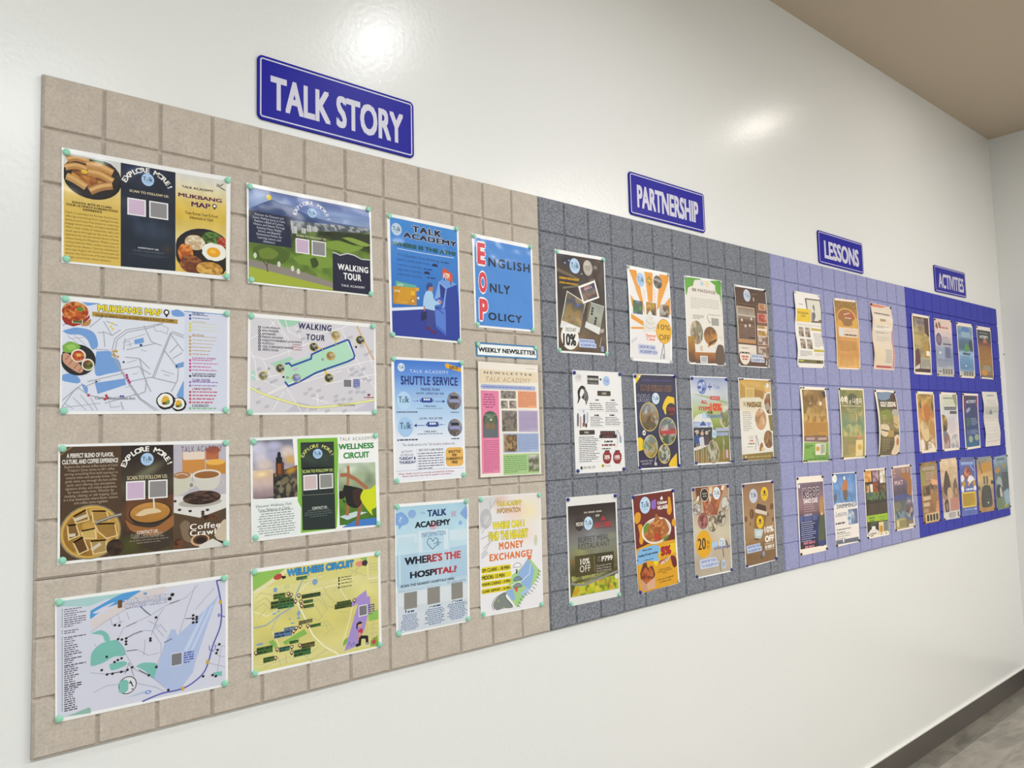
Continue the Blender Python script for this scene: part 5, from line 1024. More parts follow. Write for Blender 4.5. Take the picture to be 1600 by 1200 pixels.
part('title_lettering'); T('CLARK TALK ACADEMY', 1226,-60,1590,-28, '584fa0', .02); T('KAS BILLIARD', 1206,12,1600,92, '4a2a34', .05, o='c09a5a', ow=.03); T('2026', 1165,128,1325,218, '262a50', .03, o='d0d0d8', ow=.03)
T('10%', 1545,290,1640,340, '9a2c30', .04); T('OFF', 1565,360,1630,390, '9a2c30', .03)
part('body_text'); T('SHOW ME YOUR\nACADEMY ID', 1205,955,1360,1004, 'b8b8cc', .01)
talk(1395,182,46,72,'cfe2f4'); done()

poster('All Items 10% poster', 'sky and grass poster ALL ITEMS 10% FOR STUDENTS with row of sports shirts', 'poster', GG, [(1078.1,587.5),(1135.6,589.4),(1141.9,723.8),(1085,727.3)], 'nnNn')
cr(1020, 600, 8)
part('picture_print')
G([(474,-88),(932,-72),(966,970),(526,995)], ['8f9cc0','b0b8d0','c8ccd4','b9c6c0','b4c08a','a4b46a','8a9a4a','6a7a34','7a8038','6a7430','8a7438','8a7030'], 22, nz=(.12,4))
G([(482,120),(690,150),(936,230),(936,250),(486,240)], ['a8b090','98a878'], 14, nz=(.1,5))
QS([(498,470),(540,400),(620,370),(700,410),(745,500),(750,600),(735,700),(700,760),(520,830),(505,700)], 'dcdcd8')
G([(503,470),(735,480),(742,560),(507,555)], ['6a8ac8','b8c8e0','c8d0d8'], 14, cells=(['4a6ab8','d0d8e4','2a3a6a','b8c0d0'],20,.5)); Q([(580,520),(625,460),(672,520)],'34549a')
Q([(506,548),(742,540),(738,720),(512,800)], '2c2f34'); LL([[(520,600),(545,580),(550,700)],[(610,590),(630,575)],[(690,590),(715,580)]], 10, 'd0d0d0')
for x, y in ((555,640),(615,660),(672,650)): E(x,y-40,20,26,'c8a898'); Q([(x-38,y+20),(x-15,y),(x+15,y),(x+40,y+30),(x+26,y+110),(x-26,y+120)], '2c4a8a' if x < 600 else 'c8ccd4' if x < 650 else '4a3a44'); L([(x-8,y+110),(x-6,990)],10,'c8b0a0'); L([(x+14,y+110),(x+16,985)],10,'c8b0a0')
G(('e',755,845,72,150), ['5a5a3c','6a6a44','8a8a6a','5a5a40'], 14, cells=(['3a4a2a','b8a888','6a6a44','d8d0c0'],40,.6)); L([(745,700),(800,760),(826,850),(822,930),(800,985)], 7, 'e8d8b8', sm=4)
clip(830,260,955,560); E(905,410,74,140,'dfd8c0'); G(('e',905,410,66,132), ['c8c8b0','9a9a80','8a9a5a','6a6a34'], 12, cells=(['d8c8b0','6a7a3a','e0e0d0','4a3a24'],24,.5)); clip()
E(612,34,56,92,'3a5aa8',20); G(('e',612,34,50,84), ['4a6ab8'], 10, cells=(['d8e0f0','2a4a98','8aa0d0'],22,.7)); L([(710,-10),(710,80)],14,'3a55a0'); L([(684,35),(738,35)],22,'3a55a0')
R(785,550,950,585,'a9aed0',.2); R(800,606,945,642,'98a0cc',.2); E(768,625,30,52,'b8d0e4'); T('T.lk', 748,608,790,642, '3a6aa0', .01); QS([(610,380),(640,350),(668,390),(655,430),(625,430)], 'b0d0e8')
L([(880,690),(888,940)], 16, 'b0a884'); L([(870,640),(900,760)],8,'c8c0a8'); R(912,822,942,922,'d8a8b8',.15)
part('title_lettering')
T('Talk', 752,12,838,64, '3a6aa8', .01); R(714,152,838,200,'c0403a',.3); T('DISCOUNT', 735,164,822,188, 'e8c8c4', .02)
T('ALL', 600,200,682,250, 'c4392e', .05); T('ITEMS', 574,280,732,330, 'c4392e', .05); T('10%', 712,238,862,342, 'd8462e', .06, o='e8a860', ow=.03); T('FOR', 682,338,748,376, '4a3a24', .04); T('STUDENTS!', 668,384,850,424, '3a6ab4', .04, o='dce4ea', ow=.02)
done()

poster('H Massage poster', 'cream and gold H MASSAGE poster with four round spa photos', 'poster', GG, [(1153.1,590),(1203.5,593.1),(1209,716.9),(1160,721)], 'NNNN')
cr(1020, 600, 8)
part('picture_print')
G([(1074,-62),(1464,-40),(1502,900),(1120,940)], ['c49a48','d0a858','c8a060','d8bc88','e4dccc','e6e2d8','e6e2da','e6e2da','e6e2da','e4e0d8','e0dcd0'], 12)
G([(1078,-60),(1462,-38),(1466,110),(1088,170)], ['c89a40','d4ae60','be944a','c8a468'], 16, nz=(.15,4)); Q([(1150,40),(1265,48),(1268,190),(1160,180)], 'd8bc78'); Q([(1165,60),(1250,66),(1252,170),(1172,165)],'c8a860'); Q([(1265,70),(1380,90),(1380,180),(1268,190)], 'a87c3c'); Q([(1380,20),(1464,0),(1468,120),(1400,90)], 'dcb86c'); Q([(1090,-20),(1150,40),(1150,180),(1095,200)],'b89048')
Q([(1092,180),(1120,170),(1330,165),(1380,210),(1380,300),(1100,310)], 'ded6c0'); E(1430,20,16,34,'e0e4e8')
Q([(1440,390),(1495,385),(1502,580),(1470,600)], '8a7430'); Q([(1120,885),(1500,845),(1506,935),(1122,962)], '8a7230'); Wd(1182,892,1490,920,1,'b0a070',.3); E(1162,912,8,16,'e8d8a8')
for x, y, rx, ry, b, pl, s in ((1450,245,58,130,['c8b8a0','8a5a34','4a3424','7a5a3a'],['8a5a34','3a2c20','d8c8b0'],2),(1348,440,72,138,['d8c0a0','c89a6a','d0a87c','c8a070'],['b07a4a','e0c8a8','6a4a30','c89468'],3),(1446,690,60,112,['8a5a30','a87a48','8a6238','6a4a2c'],['a87440','c89a68','6a4a2a','8a6a50'],4)):
    clip(1080,-60,1503,940); E(x,y,rx+9,ry+14,'efece6'); G(('e',x,y,rx,ry), b, 12, cells=(pl,24,.5), seed=s)
clip()
L([(1288,640),(1310,700),(1322,770)], 11, '3a4a5a'); L([(1286,640),(1290,740),(1284,820)], 11, '7a8a98'); QS([(1340,760),(1360,730),(1378,760),(1370,810),(1350,840),(1332,830)], '9a6a3c'); E(1375,815,20,24,'d8c49c')
part('title_lettering'); T('H', 1130,214,1156,284, '9a7a38', .04); T('MASSAGE', 1170,220,1358,294, '8a6a2c', .06, o='c8b080', ow=.015)
part('body_text'); Wd(1120,340,1256,590,11,'6a6458',.26,'l'); Wd(1186,650,1276,690,2,'8a8478',.3,'c'); Wd(1210,698,1254,720,1,'c04a3a',.7); Wd(1192,735,1272,757,1,'7a5a4a',.6); Wd(1176,775,1250,795,1,'8a8478',.3)
done()

poster('Buffet Meal poster', 'grey-green BUFFET MEAL RESTAURANT poster with wide white margins and P799 price', 'poster', GG, [(884,777.3),(963.1,771),(968.8,931.3),(889.4,948.1)], 'nnmm', paper='e4e4e3')
cr(850, 760, 8)
part('picture_print')
G([(296,250),(890,194),(932,1274),(332,1390)], ['2b201d','352a27','4a423f','5e5958','6f6c6a','7c7f74','7d7e68','6a6444','55502c','4c4a24','5a5a22','6a6a22'], 26, nz=(.18,5), blobs=[(.5,.35,.5,.12,'84868a',.9),(.9,.38,.15,.05,'8a9078',.8),(.2,.52,.25,.05,'8a8a52',.9),(.15,.62,.2,.06,'8a6a34',.9),(.6,.8,.5,.04,'8a8a6a',.9,-12)])
G([(400,1215),(930,1100),(932,1270),(345,1385)], ['7a7f22','a8ac24','8a9a20'], 26, cells=(['c4c832','7a8a1c','d88a2c','4a5a14','e0d048','b0c020'],90,.75)); G([(340,1130),(700,1040),(720,1100),(350,1200)], ['8a9a4a','6a6a34'], 16, cells=(['a8b060','5a5a2a','c0b878'],40,.5)); L([(340,1215),(480,1230),(700,1150),(930,1050)], 30, '8a8c88', sm=4); E(905,1120,22,34,'d8dcdc')
Q([(385,875),(868,808),(872,1040),(395,1140)], '3f3820'); Q([(392,884),(625,850),(630,1075),(400,1130)], '4c4420'); L([(628,865),(636,1070)], 4, 'c8b070')
E(440,470,56,88,'3a302c'); Wd(498,300,720,335,1,'a8a098',.35); L([(640,445),(850,418)],5,'5a2a2c'); L([(645,525),(848,500)],5,'3a2022'); Q([(705,425),(735,365),(775,410)], 'b02c34'); dots([(655,365),(680,360)],14,'b0a890',16)
part('title_lettering'); T('MIDORI', 398,452,488,492, 'dcd8d0', .03); T('HOT GRILL', 636,450,846,500, 'b02c34', .04); T('BUFFET MEAL', 426,640,808,660, '2c2c2c', .005, cs=1.05); T('RESTAURANT', 424,724,824,738, '2c2c2c', .005, cs=1.05)
T('10%', 452,905,572,966, 'ece8e0', .02); T('OFF', 445,995,580,1056, 'ece8e0', .01, cs=1.1); T('UP\nTO', 660,880,706,938, '9a9484', 0); T('P799', 718,872,856,918, 'f0ece4', .03)
part('body_text'); T('This promotion runs from\nMonday to Thursday only\nTerms & Conditions apply', 650,982,842,1048, 'c8c2b4', .005)
talk(553,460,55,84,'c2dcf2'); done()

poster('Chicken Village poster', 'dark red and yellow Chicken VILLAGE poster with fried chicken bowl and 5% DISCOUNT', 'poster', GG, [(986.5,774.4),(1052.3,763.1),(1061.7,910.8),(997.8,929)], 'nncn')
cr(850, 760, 8)
part('picture_print')
G([(1108,122),(1604,50),(1672,1220),(1185,1345)], ['6e1f14','6c2018','64180f','6a1a12'], 10, nz=(.1,4))
Q([(1150,790),(1300,720),(1640,660),(1680,1215),(1190,1340)], 'dba012'); Q([(1420,760),(1640,700),(1650,820),(1440,880)], 'e8c014'); Q([(1380,900),(1450,900),(1400,1000),(1370,960)],'e8d014')
for q in ([(1150,330),(1185,325),(1208,360),(1200,430),(1160,470),(1132,440),(1130,380)],[(1170,490),(1200,470),(1232,500),(1235,620),(1240,690),(1215,730),(1190,690),(1195,600)],[(1545,140),(1570,130),(1585,200),(1595,300),(1570,355),(1540,330),(1535,260),(1550,210)],[(1600,420),(1620,400),(1640,420),(1650,480),(1625,500),(1595,470)]): QS(q, 'db9a18')
E(1408,550,186,165,'ecE4dc'.lower()); E(1408,550,168,148,'c8bcae'); G(('e',1405,560,158,128), ['8a4a1c'], 18, cells=(['a85a20','7a3814','c87a34','5a2a10','d08a3c'],50,.8)); QS([(1240,520),(1270,470),(1310,460),(1290,560),(1250,590)], '6a8a2c'); QS([(1500,640),(1560,600),(1550,640),(1490,690)], '5a7a24')
QS([(1310,500),(1370,430),(1395,345),(1420,360),(1450,410),(1500,400),(1530,450),(1550,540),(1500,600),(1440,640),(1350,650),(1290,620)], 'a8622a'); G(('e',1415,530,92,110), ['a85c26'], 14, cells=(['c07a38','8a4418','d89048','9a5420'],50,.8)); QS([(1370,640),(1400,580),(1440,620),(1420,670)], 'c03a1c')
Q([(1200,1090),(1240,960),(1280,950),(1300,1050),(1330,990),(1360,1000),(1390,1100),(1350,1200),(1270,1230),(1210,1170)], '6a2c14'); G(('e',1290,1110,76,100), ['8a3c18'], 12, cells=(['a85020','6a2810','c87038'],30,.8)); Q([(1200,1150),(1280,1220),(1385,1130),(1390,1270),(1240,1315),(1215,1280)], 'c89a74'); Q([(1280,1220),(1385,1130),(1390,1270),(1300,1295)], 'd8a888')
QS([(1180,800),(1250,770),(1400,730),(1455,790),(1420,860),(1430,930),(1300,930),(1180,985),(1160,900)], '7eb4e2'); QS([(1590,860),(1640,880),(1660,980),(1620,1010),(1590,930)], '6a1410')
QS([(1340,190),(1365,170),(1395,165),(1395,270),(1345,275)], '8a62c0'); Q([(1450,150),(1468,118),(1484,142),(1480,165),(1455,170)], 'e8e4e0')
part('title_lettering'); T('Chicken', 1415,190,1536,208, 'eee8e4', .05); T('VILLAGE', 1412,246,1545,272, 'eee8e4', .05)
T('5%', 1452,758,1590,842, 'b01c1c', .08, o='6a0c0c', ow=.02); Q([(1440,935),(1590,868),(1590,905),(1445,975)], '9a1818'); T('DISCOUNT', 1452,924,1586,926, 'f0e4d8', .04, rot=-13)
part('body_text'); T('Show your', 1228,792,1350,792, '16283c', .04); T('student ID and receive', 1176,860,1420,832, '16283c', .04); T('a discount!', 1246,922,1370,904, '16283c', .04); dots([(1172,925)],9,'16283c')
T('A Discount applies\nto dine-in and takeout\norders', 1412,1040,1600,1060, '3a2a0c', .02); T('A Discount not applicable\nfor delivery orders', 1410,1160,1622,1168, '3a2a0c', .02)
talk(1262,235,66,106,'bcd6f0'); done()

poster('20% Students poster', 'pale poster with round food photos and yellow 20% OFF disc for STUDENTS', 'poster', GG, [(1080.3,761.9),(1138.1,756),(1144.2,892.8),(1086.5,904.8)], 'nnnn')
cr(1020, 750, 8)
part('picture_print')
G([(492,100),(942,54),(984,1125),(532,1225)], ['b08a68','b49070','bca084','c0ac94','c4b8a0','c8c0a8','c8bca4','c0b098','bcae98','bcae9a','b8ac9a'], 20, nz=(.1,4))
Q([(530,100),(600,92),(600,260),(545,240)], '6a3a20'); G([(600,90),(890,60),(800,440),(640,430)], ['8a4a28','b06a3c','b8683c','a85a34'], 14, cells=(['c87a48','8a4a28','d89a68','6a3018'],26,.5)); Q([(700,90),(745,85),(720,280),(700,300)], 'd8c8a0'); Q([(860,70),(895,66),(880,130),(850,120)],'e8dcc8')
for x, y, rx, ry, b, pl, s in ((548,300,46,60,['a89a78'],['c8b898','8a7a5a','b0a088'],2),(550,365,48,66,['b8b4b0'],['d8d4d0','6a4a40','a8a4a0'],3),(705,360,56,80,['b07050'],['c88a68','9a5a40'],4),(905,295,48,88,['a8a49c'],['d8d4cc','5a5650','8a9078'],5),(625,512,58,96,['8a4a48'],['a8605c','6a3030','b87a74'],6),(748,545,54,96,['b8a890'],['d8ccb8','4a4030','8a7a60'],7),(855,480,50,90,['9a9080'],['d0c8b8','2a2824','b0a490'],8)): E(x,y,rx+4,ry+6,'4a3428'); G(('e',x,y,rx,ry), b, 10, cells=(pl,18,.75), seed=s)
E(645,185,52,84,'d8d0c4'); E(645,185,46,76,'2a241c'); Wd(606,158,686,215,2,'a89a80',.5,'c')
QS([(540,260),(560,200),(580,215),(570,260)],'e0d8cc')
QS([(735,790),(800,770),(806,830),(760,850),(740,840)],'a9cbe6'); E(865,785,40,66,'d6dde4')
Q([(900,740),(925,760),(950,830),(930,860)], '6a6258'); L([(872,850),(885,960)], 14, '3a3634'); R(862,1000,912,1100,'b9c4d8',.15); Wd(872,1030,904,1080,3,'5a74a8',.5); L([(850,1000),(840,1090),(850,1145)], 8, '4a4440'); L([(820,1030),(840,1060)],8,'9a948c')
part('discount_print'); E(636,800,98,172,'e2a70e',28,.02,2); T('20', 560,732,664,866, '1c160a', .02); T('%', 672,760,708,800, '3a2c0c', .01); T('OFF', 672,822,708,852, '3a2c0c', .01)
part('title_lettering'); T('STUDENTS!', 764,846,966,838, '2c3c94', .03, o='d8dce8', ow=.02); T('T.lk', 835,755,896,808, '4a74ac', .01); T('+', 706,165,740,210, '4a5a9a', .05); L([(770,830),(958,818)],4,'8a90b8')
show_id(705,1037,118,60,'c9d3ea','3a55a8','T.A. ACADEMY ID'); talk(796,165,46,80,'dde6ee')
done()

poster('coffee 10% OFF poster', 'tan poster with brown coffee cup, yellow badges and 10% OFF in white', 'poster', GG, [(1158.5,756),(1207.5,750),(1214.4,874.4),(1165,888.1)], 'nnnn')
cr(1020, 750, 8)
part('picture_print')
G([(1118,58),(1496,18),(1544,990),(1168,1085)], ['8e6848','9a7450','a07c56','a5835c','a3825a','a07e54','8e6c42','80603a','846440'], 14, nz=(.08,4))
E(1256,200,52,90,'c6cbd8'); E(1394,172,46,88,'e6bc0c'); R(1382,132,1406,172,'3a2a14'); Wd(1366,180,1424,196,1,'6a5414',.4)
for x, y, rx, ry in ((1236,425,28,62),(1485,330,22,40),(1162,490,18,38),(1500,490,12,28),(1436,430,10,22),(1216,550,8,22)): E(x,y,rx,ry,'6a4424'); E(x-rx*.2,y,rx*.25,ry*.75,'8a6038')
QS([(1250,745),(1290,735),(1340,735),(1300,750)],'3a2c1c')
Q([(1270,395),(1425,425),(1380,690),(1345,735),(1280,725),(1262,690)], '8a6434'); Q([(1266,610),(1385,615),(1365,700),(1345,735),(1282,725),(1268,690)], 'b9c6c8'); R(1290,640,1360,690,'d0d8d8'); Q([(1278,362),(1425,388),(1425,440),(1280,408)], 'd8ccbc'); Q([(1305,290),(1412,325),(1420,395),(1285,358)], '4a2c20'); LL([[(1330,300),(1318,360)],[(1360,310),(1352,372)],[(1388,318),(1384,382)]],4,'2c1812')
E(1340,525,45,82,'e6bc0c'); R(1326,490,1352,525,'3a2a14'); Wd(1312,535,1368,550,1,'6a5414',.4); L([(1378,770),(1382,900)], 16, '5a4a44'); E(1358,960,12,30,'5a5450'); E(1385,920,16,34,'8a94b0'); L([(1180,790),(1190,760)],6,'e6bc0c'); L([(1165,800),(1162,770)],6,'e6bc0c')
part('title_lettering'); T('10%', 1392,586,1510,640, 'f2efe8', .03); T('OFF', 1398,700,1516,758, 'f2efe8', .05); LL([[(1396,802),(1516,780)],[(1400,875),(1520,850)]],5,'e8e2d8'); Wd(1402,820,1516,838,1,'d8d0c4',.9)
T('T.lk', 1220,165,1294,212, '3a4a74', .02)
show_id(1268,853,96,50,'b9cbea','1c2c84')
done()

# ================================================================ the sheets on the periwinkle and blue panels
_done = done
def done(plate=None):
    cur.gain = 1.18; _done(plate)
GL = 'class posters pinned on the periwinkle felt'
poster('Vocabulary Class poster', 'white class poster with yellow VOCABULARY CLASS block, curled top edge', 'poster', GL, [(1238.8,454.4),(1278.1,461.3),(1287.5,575.6),(1245.6,573.8)], 'cccc', paper='e0dcd8', bow=[('w', .007), ('t', .004)])
cr(1220, 440, 8)
part('picture_print')
Q([(285,208),(478,232),(500,522),(370,512),(355,380),(300,345)], '5a5244'); Q([(305,226),(470,246),(490,500),(376,494),(360,380),(312,350)], 'cfcdc2'); QS([(375,320),(390,290),(402,330),(396,380)], '7a7470'); QS([(370,400),(395,385),(415,430),(400,500),(380,480)], '6a6468'); R(460,480,492,515,'7a5a48',.3)
Q([(178,335),(345,352),(362,512),(188,495)], 'dfbb28'); Wd(205,275,262,295,1,'4a4848',.6)
for q in ((218,565,286,690),(298,572,366,700),(226,712,296,840),(308,720,382,848)): G([q[:2],q[2:]], ['a89c90','8a7a6a','6a5c4c'], 8, cells=(['c8bcac','5a4a3a','8a7c6c'],14,.5))
Q([(372,582),(508,598),(510,625),(376,610)], 'b8a038'); Q([(392,848),(526,858),(528,886),(396,880)], 'b8a838'); Q([(212,968),(524,988),(526,1030),(216,1016)], '6a6238'); Wd(222,975,280,1000,1,'c8c050',.7); R(440,990,490,1020,'3a3628')
part('body_text'); T('VOCABULARY\nCLASS', 188,372,330,452, '5a4410', .02); Wd(200,518,505,582,3,'a8a09a',.3); Wd(400,640,515,830,10,'6a6460',.35); Wd(225,858,375,940,5,'6a6460',.4); Wd(410,895,525,940,3,'9a948c',.3)
done()
poster('orange emblem class poster', 'orange-gold class poster with round emblem and pale title box', 'poster', GL, [(1301.3,465),(1338.1,470),(1344.4,577.8),(1307.5,576.3)], 'cccc', paper='e4d8cc', bow=[('v', .004)])
cr(1220, 440, 8)
part('picture_print')
G([(660,232),(940,262),(988,1085),(706,1075)], ['8a6a2c','8e6a30','a87c3a','b8863c','bc8a40','c4904a','c89450','c8924c','c48c48','d0a058','d4a45c'], 16, nz=(.12,6))
for k in range(9): t = math.radians(200 + 17*k); L([(800+130*math.cos(t),430+150*math.sin(t)),(800+165*math.cos(t),430+200*math.sin(t))], 7, 'c8a048')
E(812,450,116,118,'cc9a50'); E(810,455,104,104,'9a6434'); E(850,440,56,60,'a45c3a'); E(830,510,44,50,'8a6a3c'); QS([(680,540),(720,470),(770,540),(700,570)], 'cc9838'); QS([(880,500),(940,460),(950,560),(890,600)], 'cc9c3c')
Q([(708,568),(952,592),(954,708),(716,684)], 'd8c4b0'); E(742,630,28,44,'ccd0d8'); L([(690,560),(950,584)],6,'e0b060')
for k, (x, y) in enumerate(((785,410),(804,406),(824,402),(845,398),(795,456),(816,456),(838,460),(858,462))): E(x,y,6,9,'ecdcc8',8)
part('title_lettering'); Wd(782,648,940,694,1,'5a4a3a',.6)
part('body_text'); Wd(712,735,950,880,9,'8a5c28',.35); Wd(722,900,975,1060,10,'b07c3c',.3); Wd(785,610,930,640,2,'a08068',.3)
done()
poster('pink timetable poster', 'glossy pink-red edged class poster with small month calendar at its foot', 'poster', GL, [(1359.4,472.8),(1391.3,479.8),(1396.9,578.8),(1365,576.9)], 'bb..', paper='dcc0b8', bow=[('w', .008)])
cr(1220, 440, 8)
part('picture_print')
Q([(1125,270),(1360,322),(1405,1095),(1170,1080)], 'd4c8b8'); Q([(1125,272),(1330,318),(1250,330),(1130,312)], 'd07a64'); Q([(1375,560),(1392,560),(1408,1090),(1390,1090)], 'c8746a'); Q([(1185,1045),(1380,1060),(1382,1085),(1190,1075)], 'b04a44'); L([(1135,560),(1165,1060)],7,'c88878')
G([(1140,420),(1375,460),(1380,620),(1150,600)], ['dcd4cc','d8c8b0','e0dcd4'], 10, nz=(.08,5)); Q([(1220,465),(1290,478),(1290,505),(1222,498)], 'a88a5c')
part('title_lettering'); Wd(1152,376,1345,440,1,'6a5a50',.6)
part('body_text'); Wd(1180,545,1335,600,2,'8a8074',.4); Wd(1185,622,1340,662,2,'4a4a48',.4); Wd(1190,675,1360,770,4,'b0a090',.3); R(1290,845,1375,1030,'c8bfae')
for k in range(5): L([(1292,865+k*33),(1376,872+k*33)],3,'8a8478'); L([(1300+k*17,850),(1304+k*17,1026)],3,'8a8478')
Q([(1172,800),(1190,780),(1280,860),(1275,1030),(1180,1020)], 'd8c8a8')
done()
poster('forest class poster', 'brown and green class poster with treetop photo and green foot', 'poster', GL, [(1248.8,603.5),(1289.4,605.6),(1295.6,720.6),(1253.8,723.1)], 'BBBB', paper='e8dfd0', bow=[('v', .006)])
cr(1220, 590, 8)
part('picture_print')
G([(258,150),(540,158),(585,810),(275,800)], ['8a6a3c','7a5c34','8a6a34','96763c','9a7a3a','b0863c','b8863c','a87a38','9a7038','7a5844'], 22, cells=(['6a4c28','b08a50','8a6a34','c8a86a','5a4424'],70,.5), nz=(.15,8))
Q([(272,560),(570,552),(580,715),(280,718)], 'b4843a'); Wd(285,568,560,700,8,'8a6228',.4); Q([(500,180),(545,172),(552,240),(530,260)], '3a2c1c')
Q([(276,735),(578,738),(582,800),(278,800)], '7a6058'); R(300,752,408,776,'b89a90'); R(450,752,560,776,'b89a90')
Q([(276,808),(585,812),(598,1035),(282,1048)], '7aa44c'); QS([(380,940),(480,900),(590,960),(590,1030),(420,1000)], '6a9444'); Q([(418,826),(548,822),(552,965),(425,968)], 'd8d2bc'); E(452,890,24,30,'c09a30'); R(482,832,544,950,'b8b8aa'); Wd(486,836,540,946,7,'7a7a72',.5)
R(462,300,500,350,'d8c8a8',.3); LL([[(440,300),(450,350)],[(465,280),(480,340)],[(340,330),(370,310)]],8,'d8c8a8')
part('body_text'); Wd(290,845,390,885,2,'3a5a28',.5); Wd(330,1005,560,1030,1,'4a7030',.4)
done()
poster('Korean math poster', 'olive green class poster with large white Korean title', 'poster', GL, [(1309.4,605.6),(1348.8,607.5),(1352.8,715),(1315,718.8)], 'b.bb', paper='e6decc', bow=[('v', .004)])
cr(1220, 590, 8)
part('picture_print')
G([(728,152),(1020,158),(1048,985),(770,1002)], ['7a7a44','74743e','6a6c40','76784a','8a8a5a','7a8c6a','6a8a70','7a8c60','9a8c54','a89458','b09a5c','a8985c'], 18, cells=(['5a7a6a','a8945a','8a8a4a','6a6a3c'],50,.35), nz=(.12,6))
E(890,270,62,72,'55553a'); LL([[(925,430),(940,500),(930,540)],[(960,430),(975,480)],[(1005,420),(985,470)]],14,'d8b880'); G([(760,580),(990,590),(1000,740),(770,740)], ['6a8a6a','b0a460'], 14, cells=(['c8b87a','5a7a5a','a89c58'],24,.5))
Q([(930,780),(1015,775),(1020,975),(935,985)], 'd8c48c'); E(980,870,26,36,'c8a038'); QS([(930,730),(965,720),(1000,745),(960,770)],'c8806a')
part('title_lettering'); T('수학', 735,228,835,330, 'e6dcc8', .05); T('은', 845,282,876,332, 'e0d6c4', .03); T('나혼자', 888,252,1008,334, 'ddd3c0', .03); L([(745,352),(1005,358)],7,'d8ccb0')
part('body_text'); Wd(785,385,970,430,2,'b8ac88',.3,'c'); Wd(780,800,925,960,8,'7a6a40',.3)
done()
poster('Golf Lessons poster', 'dark green GOLF LESSONS poster with golfer, left edge bowed away from the felt', 'poster', GL, [(1365.3,608.5),(1397.5,610.6),(1404.4,710),(1372.3,713.8)], 'bbbb', paper='e8dccc', bow=[('v', .012)])
cr(1220, 590, 8)
part('picture_print')
G([(1188,180),(1415,190),(1465,965),(1228,975)], ['5a6a80','4a4c44','3a342a','5a5a30','7a7a38','7a7440','8a7a4c','6a5a34','6a5c38','5a5030','5a4c2c','5a5434'], 18, nz=(.2,6))
QS([(1200,200),(1280,180),(1370,190),(1340,260),(1280,285),(1210,270)], '7286a0'); QS([(1350,230),(1390,200),(1418,230),(1420,400),(1370,380)], '4a2e1c'); QS([(1220,420),(1300,400),(1345,420),(1340,520),(1240,520)], '7a8034')
E(1400,440,44,46,'a8a094'); QS([(1370,480),(1420,480),(1445,560),(1430,640),(1385,600)], 'c0a878'); L([(1380,570),(1420,600)],14,'8a6a44'); QS([(1218,585),(1300,590),(1330,660),(1290,740),(1222,700)], 'd0c0a0'); Q([(1222,645),(1450,690),(1450,712),(1222,660)], '4a4430'); R(1310,660,1385,740,'a88a44'); QS([(1390,740),(1440,720),(1466,900),(1440,960),(1375,950),(1400,840)], 'd8c0a0'); E(1438,800,18,50,'a8704a')
part('title_lettering'); T('GOLF LESSONS', 1218,300,1414,368, 'e4d8c8', .05)
part('body_text'); Wd(1232,465,1300,530,3,'b0a470',.4,'c'); Wd(1240,560,1340,600,3,'a89a68',.3); Wd(1245,760,1350,920,7,'a89c64',.25)
done()
poster('K-Pop Dance Class poster', 'purple K-POP DANCE CLASS poster with dark blue lower half and wide white margins', 'poster', GL, [(1243.8,745.6),(1285.6,742.5),(1292.5,859.8),(1250,868.8)], 'bbbb', paper='e6dccf')
cr(1220, 720, 8)
part('picture_print')
G([(210,284),(524,256),(570,1050),(246,1110)], ['6a5462','70586a','7a5e70','8a6874','8a6a70','7a5a5c','5a4450','2a2850','1c2458','1a2460','1a2260','1c1c44','251c30'], 20, nz=(.1,5))
clip(210,180,562,1100); QS([(480,500),(510,440),(545,520),(550,640),(490,660)], 'a8804c'); QS([(485,720),(510,650),(540,700),(556,900),(560,1040),(480,1050),(470,850)], '4a5438'); E(512,662,16,18,'c8a878'); Q([(480,1000),(560,980),(562,1045),(485,1060)], '2a3a78'); E(228,318,12,26,'d8d8e4'); clip()
part('title_lettering'); T('K-POP', 268,345,484,458, '4a3040', .035, o='f2e8e4', ow=.035); T('DANCE CLASS', 284,482,458,516, 'e8e0e0', .04); Wd(234,690,454,742,1,'4a5488',.85)
part('body_text'); Wd(285,540,450,660,5,'b09aa4',.25,'l'); Wd(290,668,390,690,1,'c8c0d0',.3); Wd(250,765,450,990,10,'c0c4dc',.26,'l'); Wd(262,1015,452,1080,2,'b86a74',.6,'c'); L([(222,300),(500,275)],3,'a890a0')
done()
poster('Swimming Lessons poster', 'blue and white SWIMMING Lessons poster with swimmer seen from above', 'poster', GL, [(1299,739.8),(1337.3,736.9),(1343.1,846.3),(1306.3,854.8)], 'bbbb', paper='e4dcd6')
cr(1220, 720, 8)
part('picture_print')
G([(640,168),(932,148),(950,560),(664,600)], ['5a78a8','5a82bc','6a90c4','5c84b4','6488b0'], 18, nz=(.16,7), cells=(['7aa4d4','4a70a8','5a88c0'],24,.3))
Q([(664,560),(700,530),(930,510),(974,975),(690,1000)], 'e0d9d4'); R(840,610,965,778,'5c6490'); E(880,705,46,92,'8fa6c0'); G(('e',880,705,42,86), ['a8b8c8','8a9cb4','5a88b8'], 10, cells=(['d8dce0','4a6a9a','8a94a0'],14,.5)); Q([(688,1000),(970,948),(976,1000),(694,1050)], '5f6474'); R(775,985,792,1015,'e8e8e8')
QS([(770,290),(795,240),(825,250),(835,330),(820,400),(780,400),(765,350)], 'b4713c'); E(792,215,12,24,'e4e0e0'); QS([(770,370),(830,370),(825,480),(790,490)], '6a5a50'); L([(765,300),(755,400)],9,'b89878'); L([(835,300),(845,390)],9,'b89878'); E(672,225,28,52,'e4e4e0'); T('T.lk', 655,205,694,240, 'a8b8cc', .01); QS([(655,440),(690,410),(700,480),(670,520)],'5a5c74')
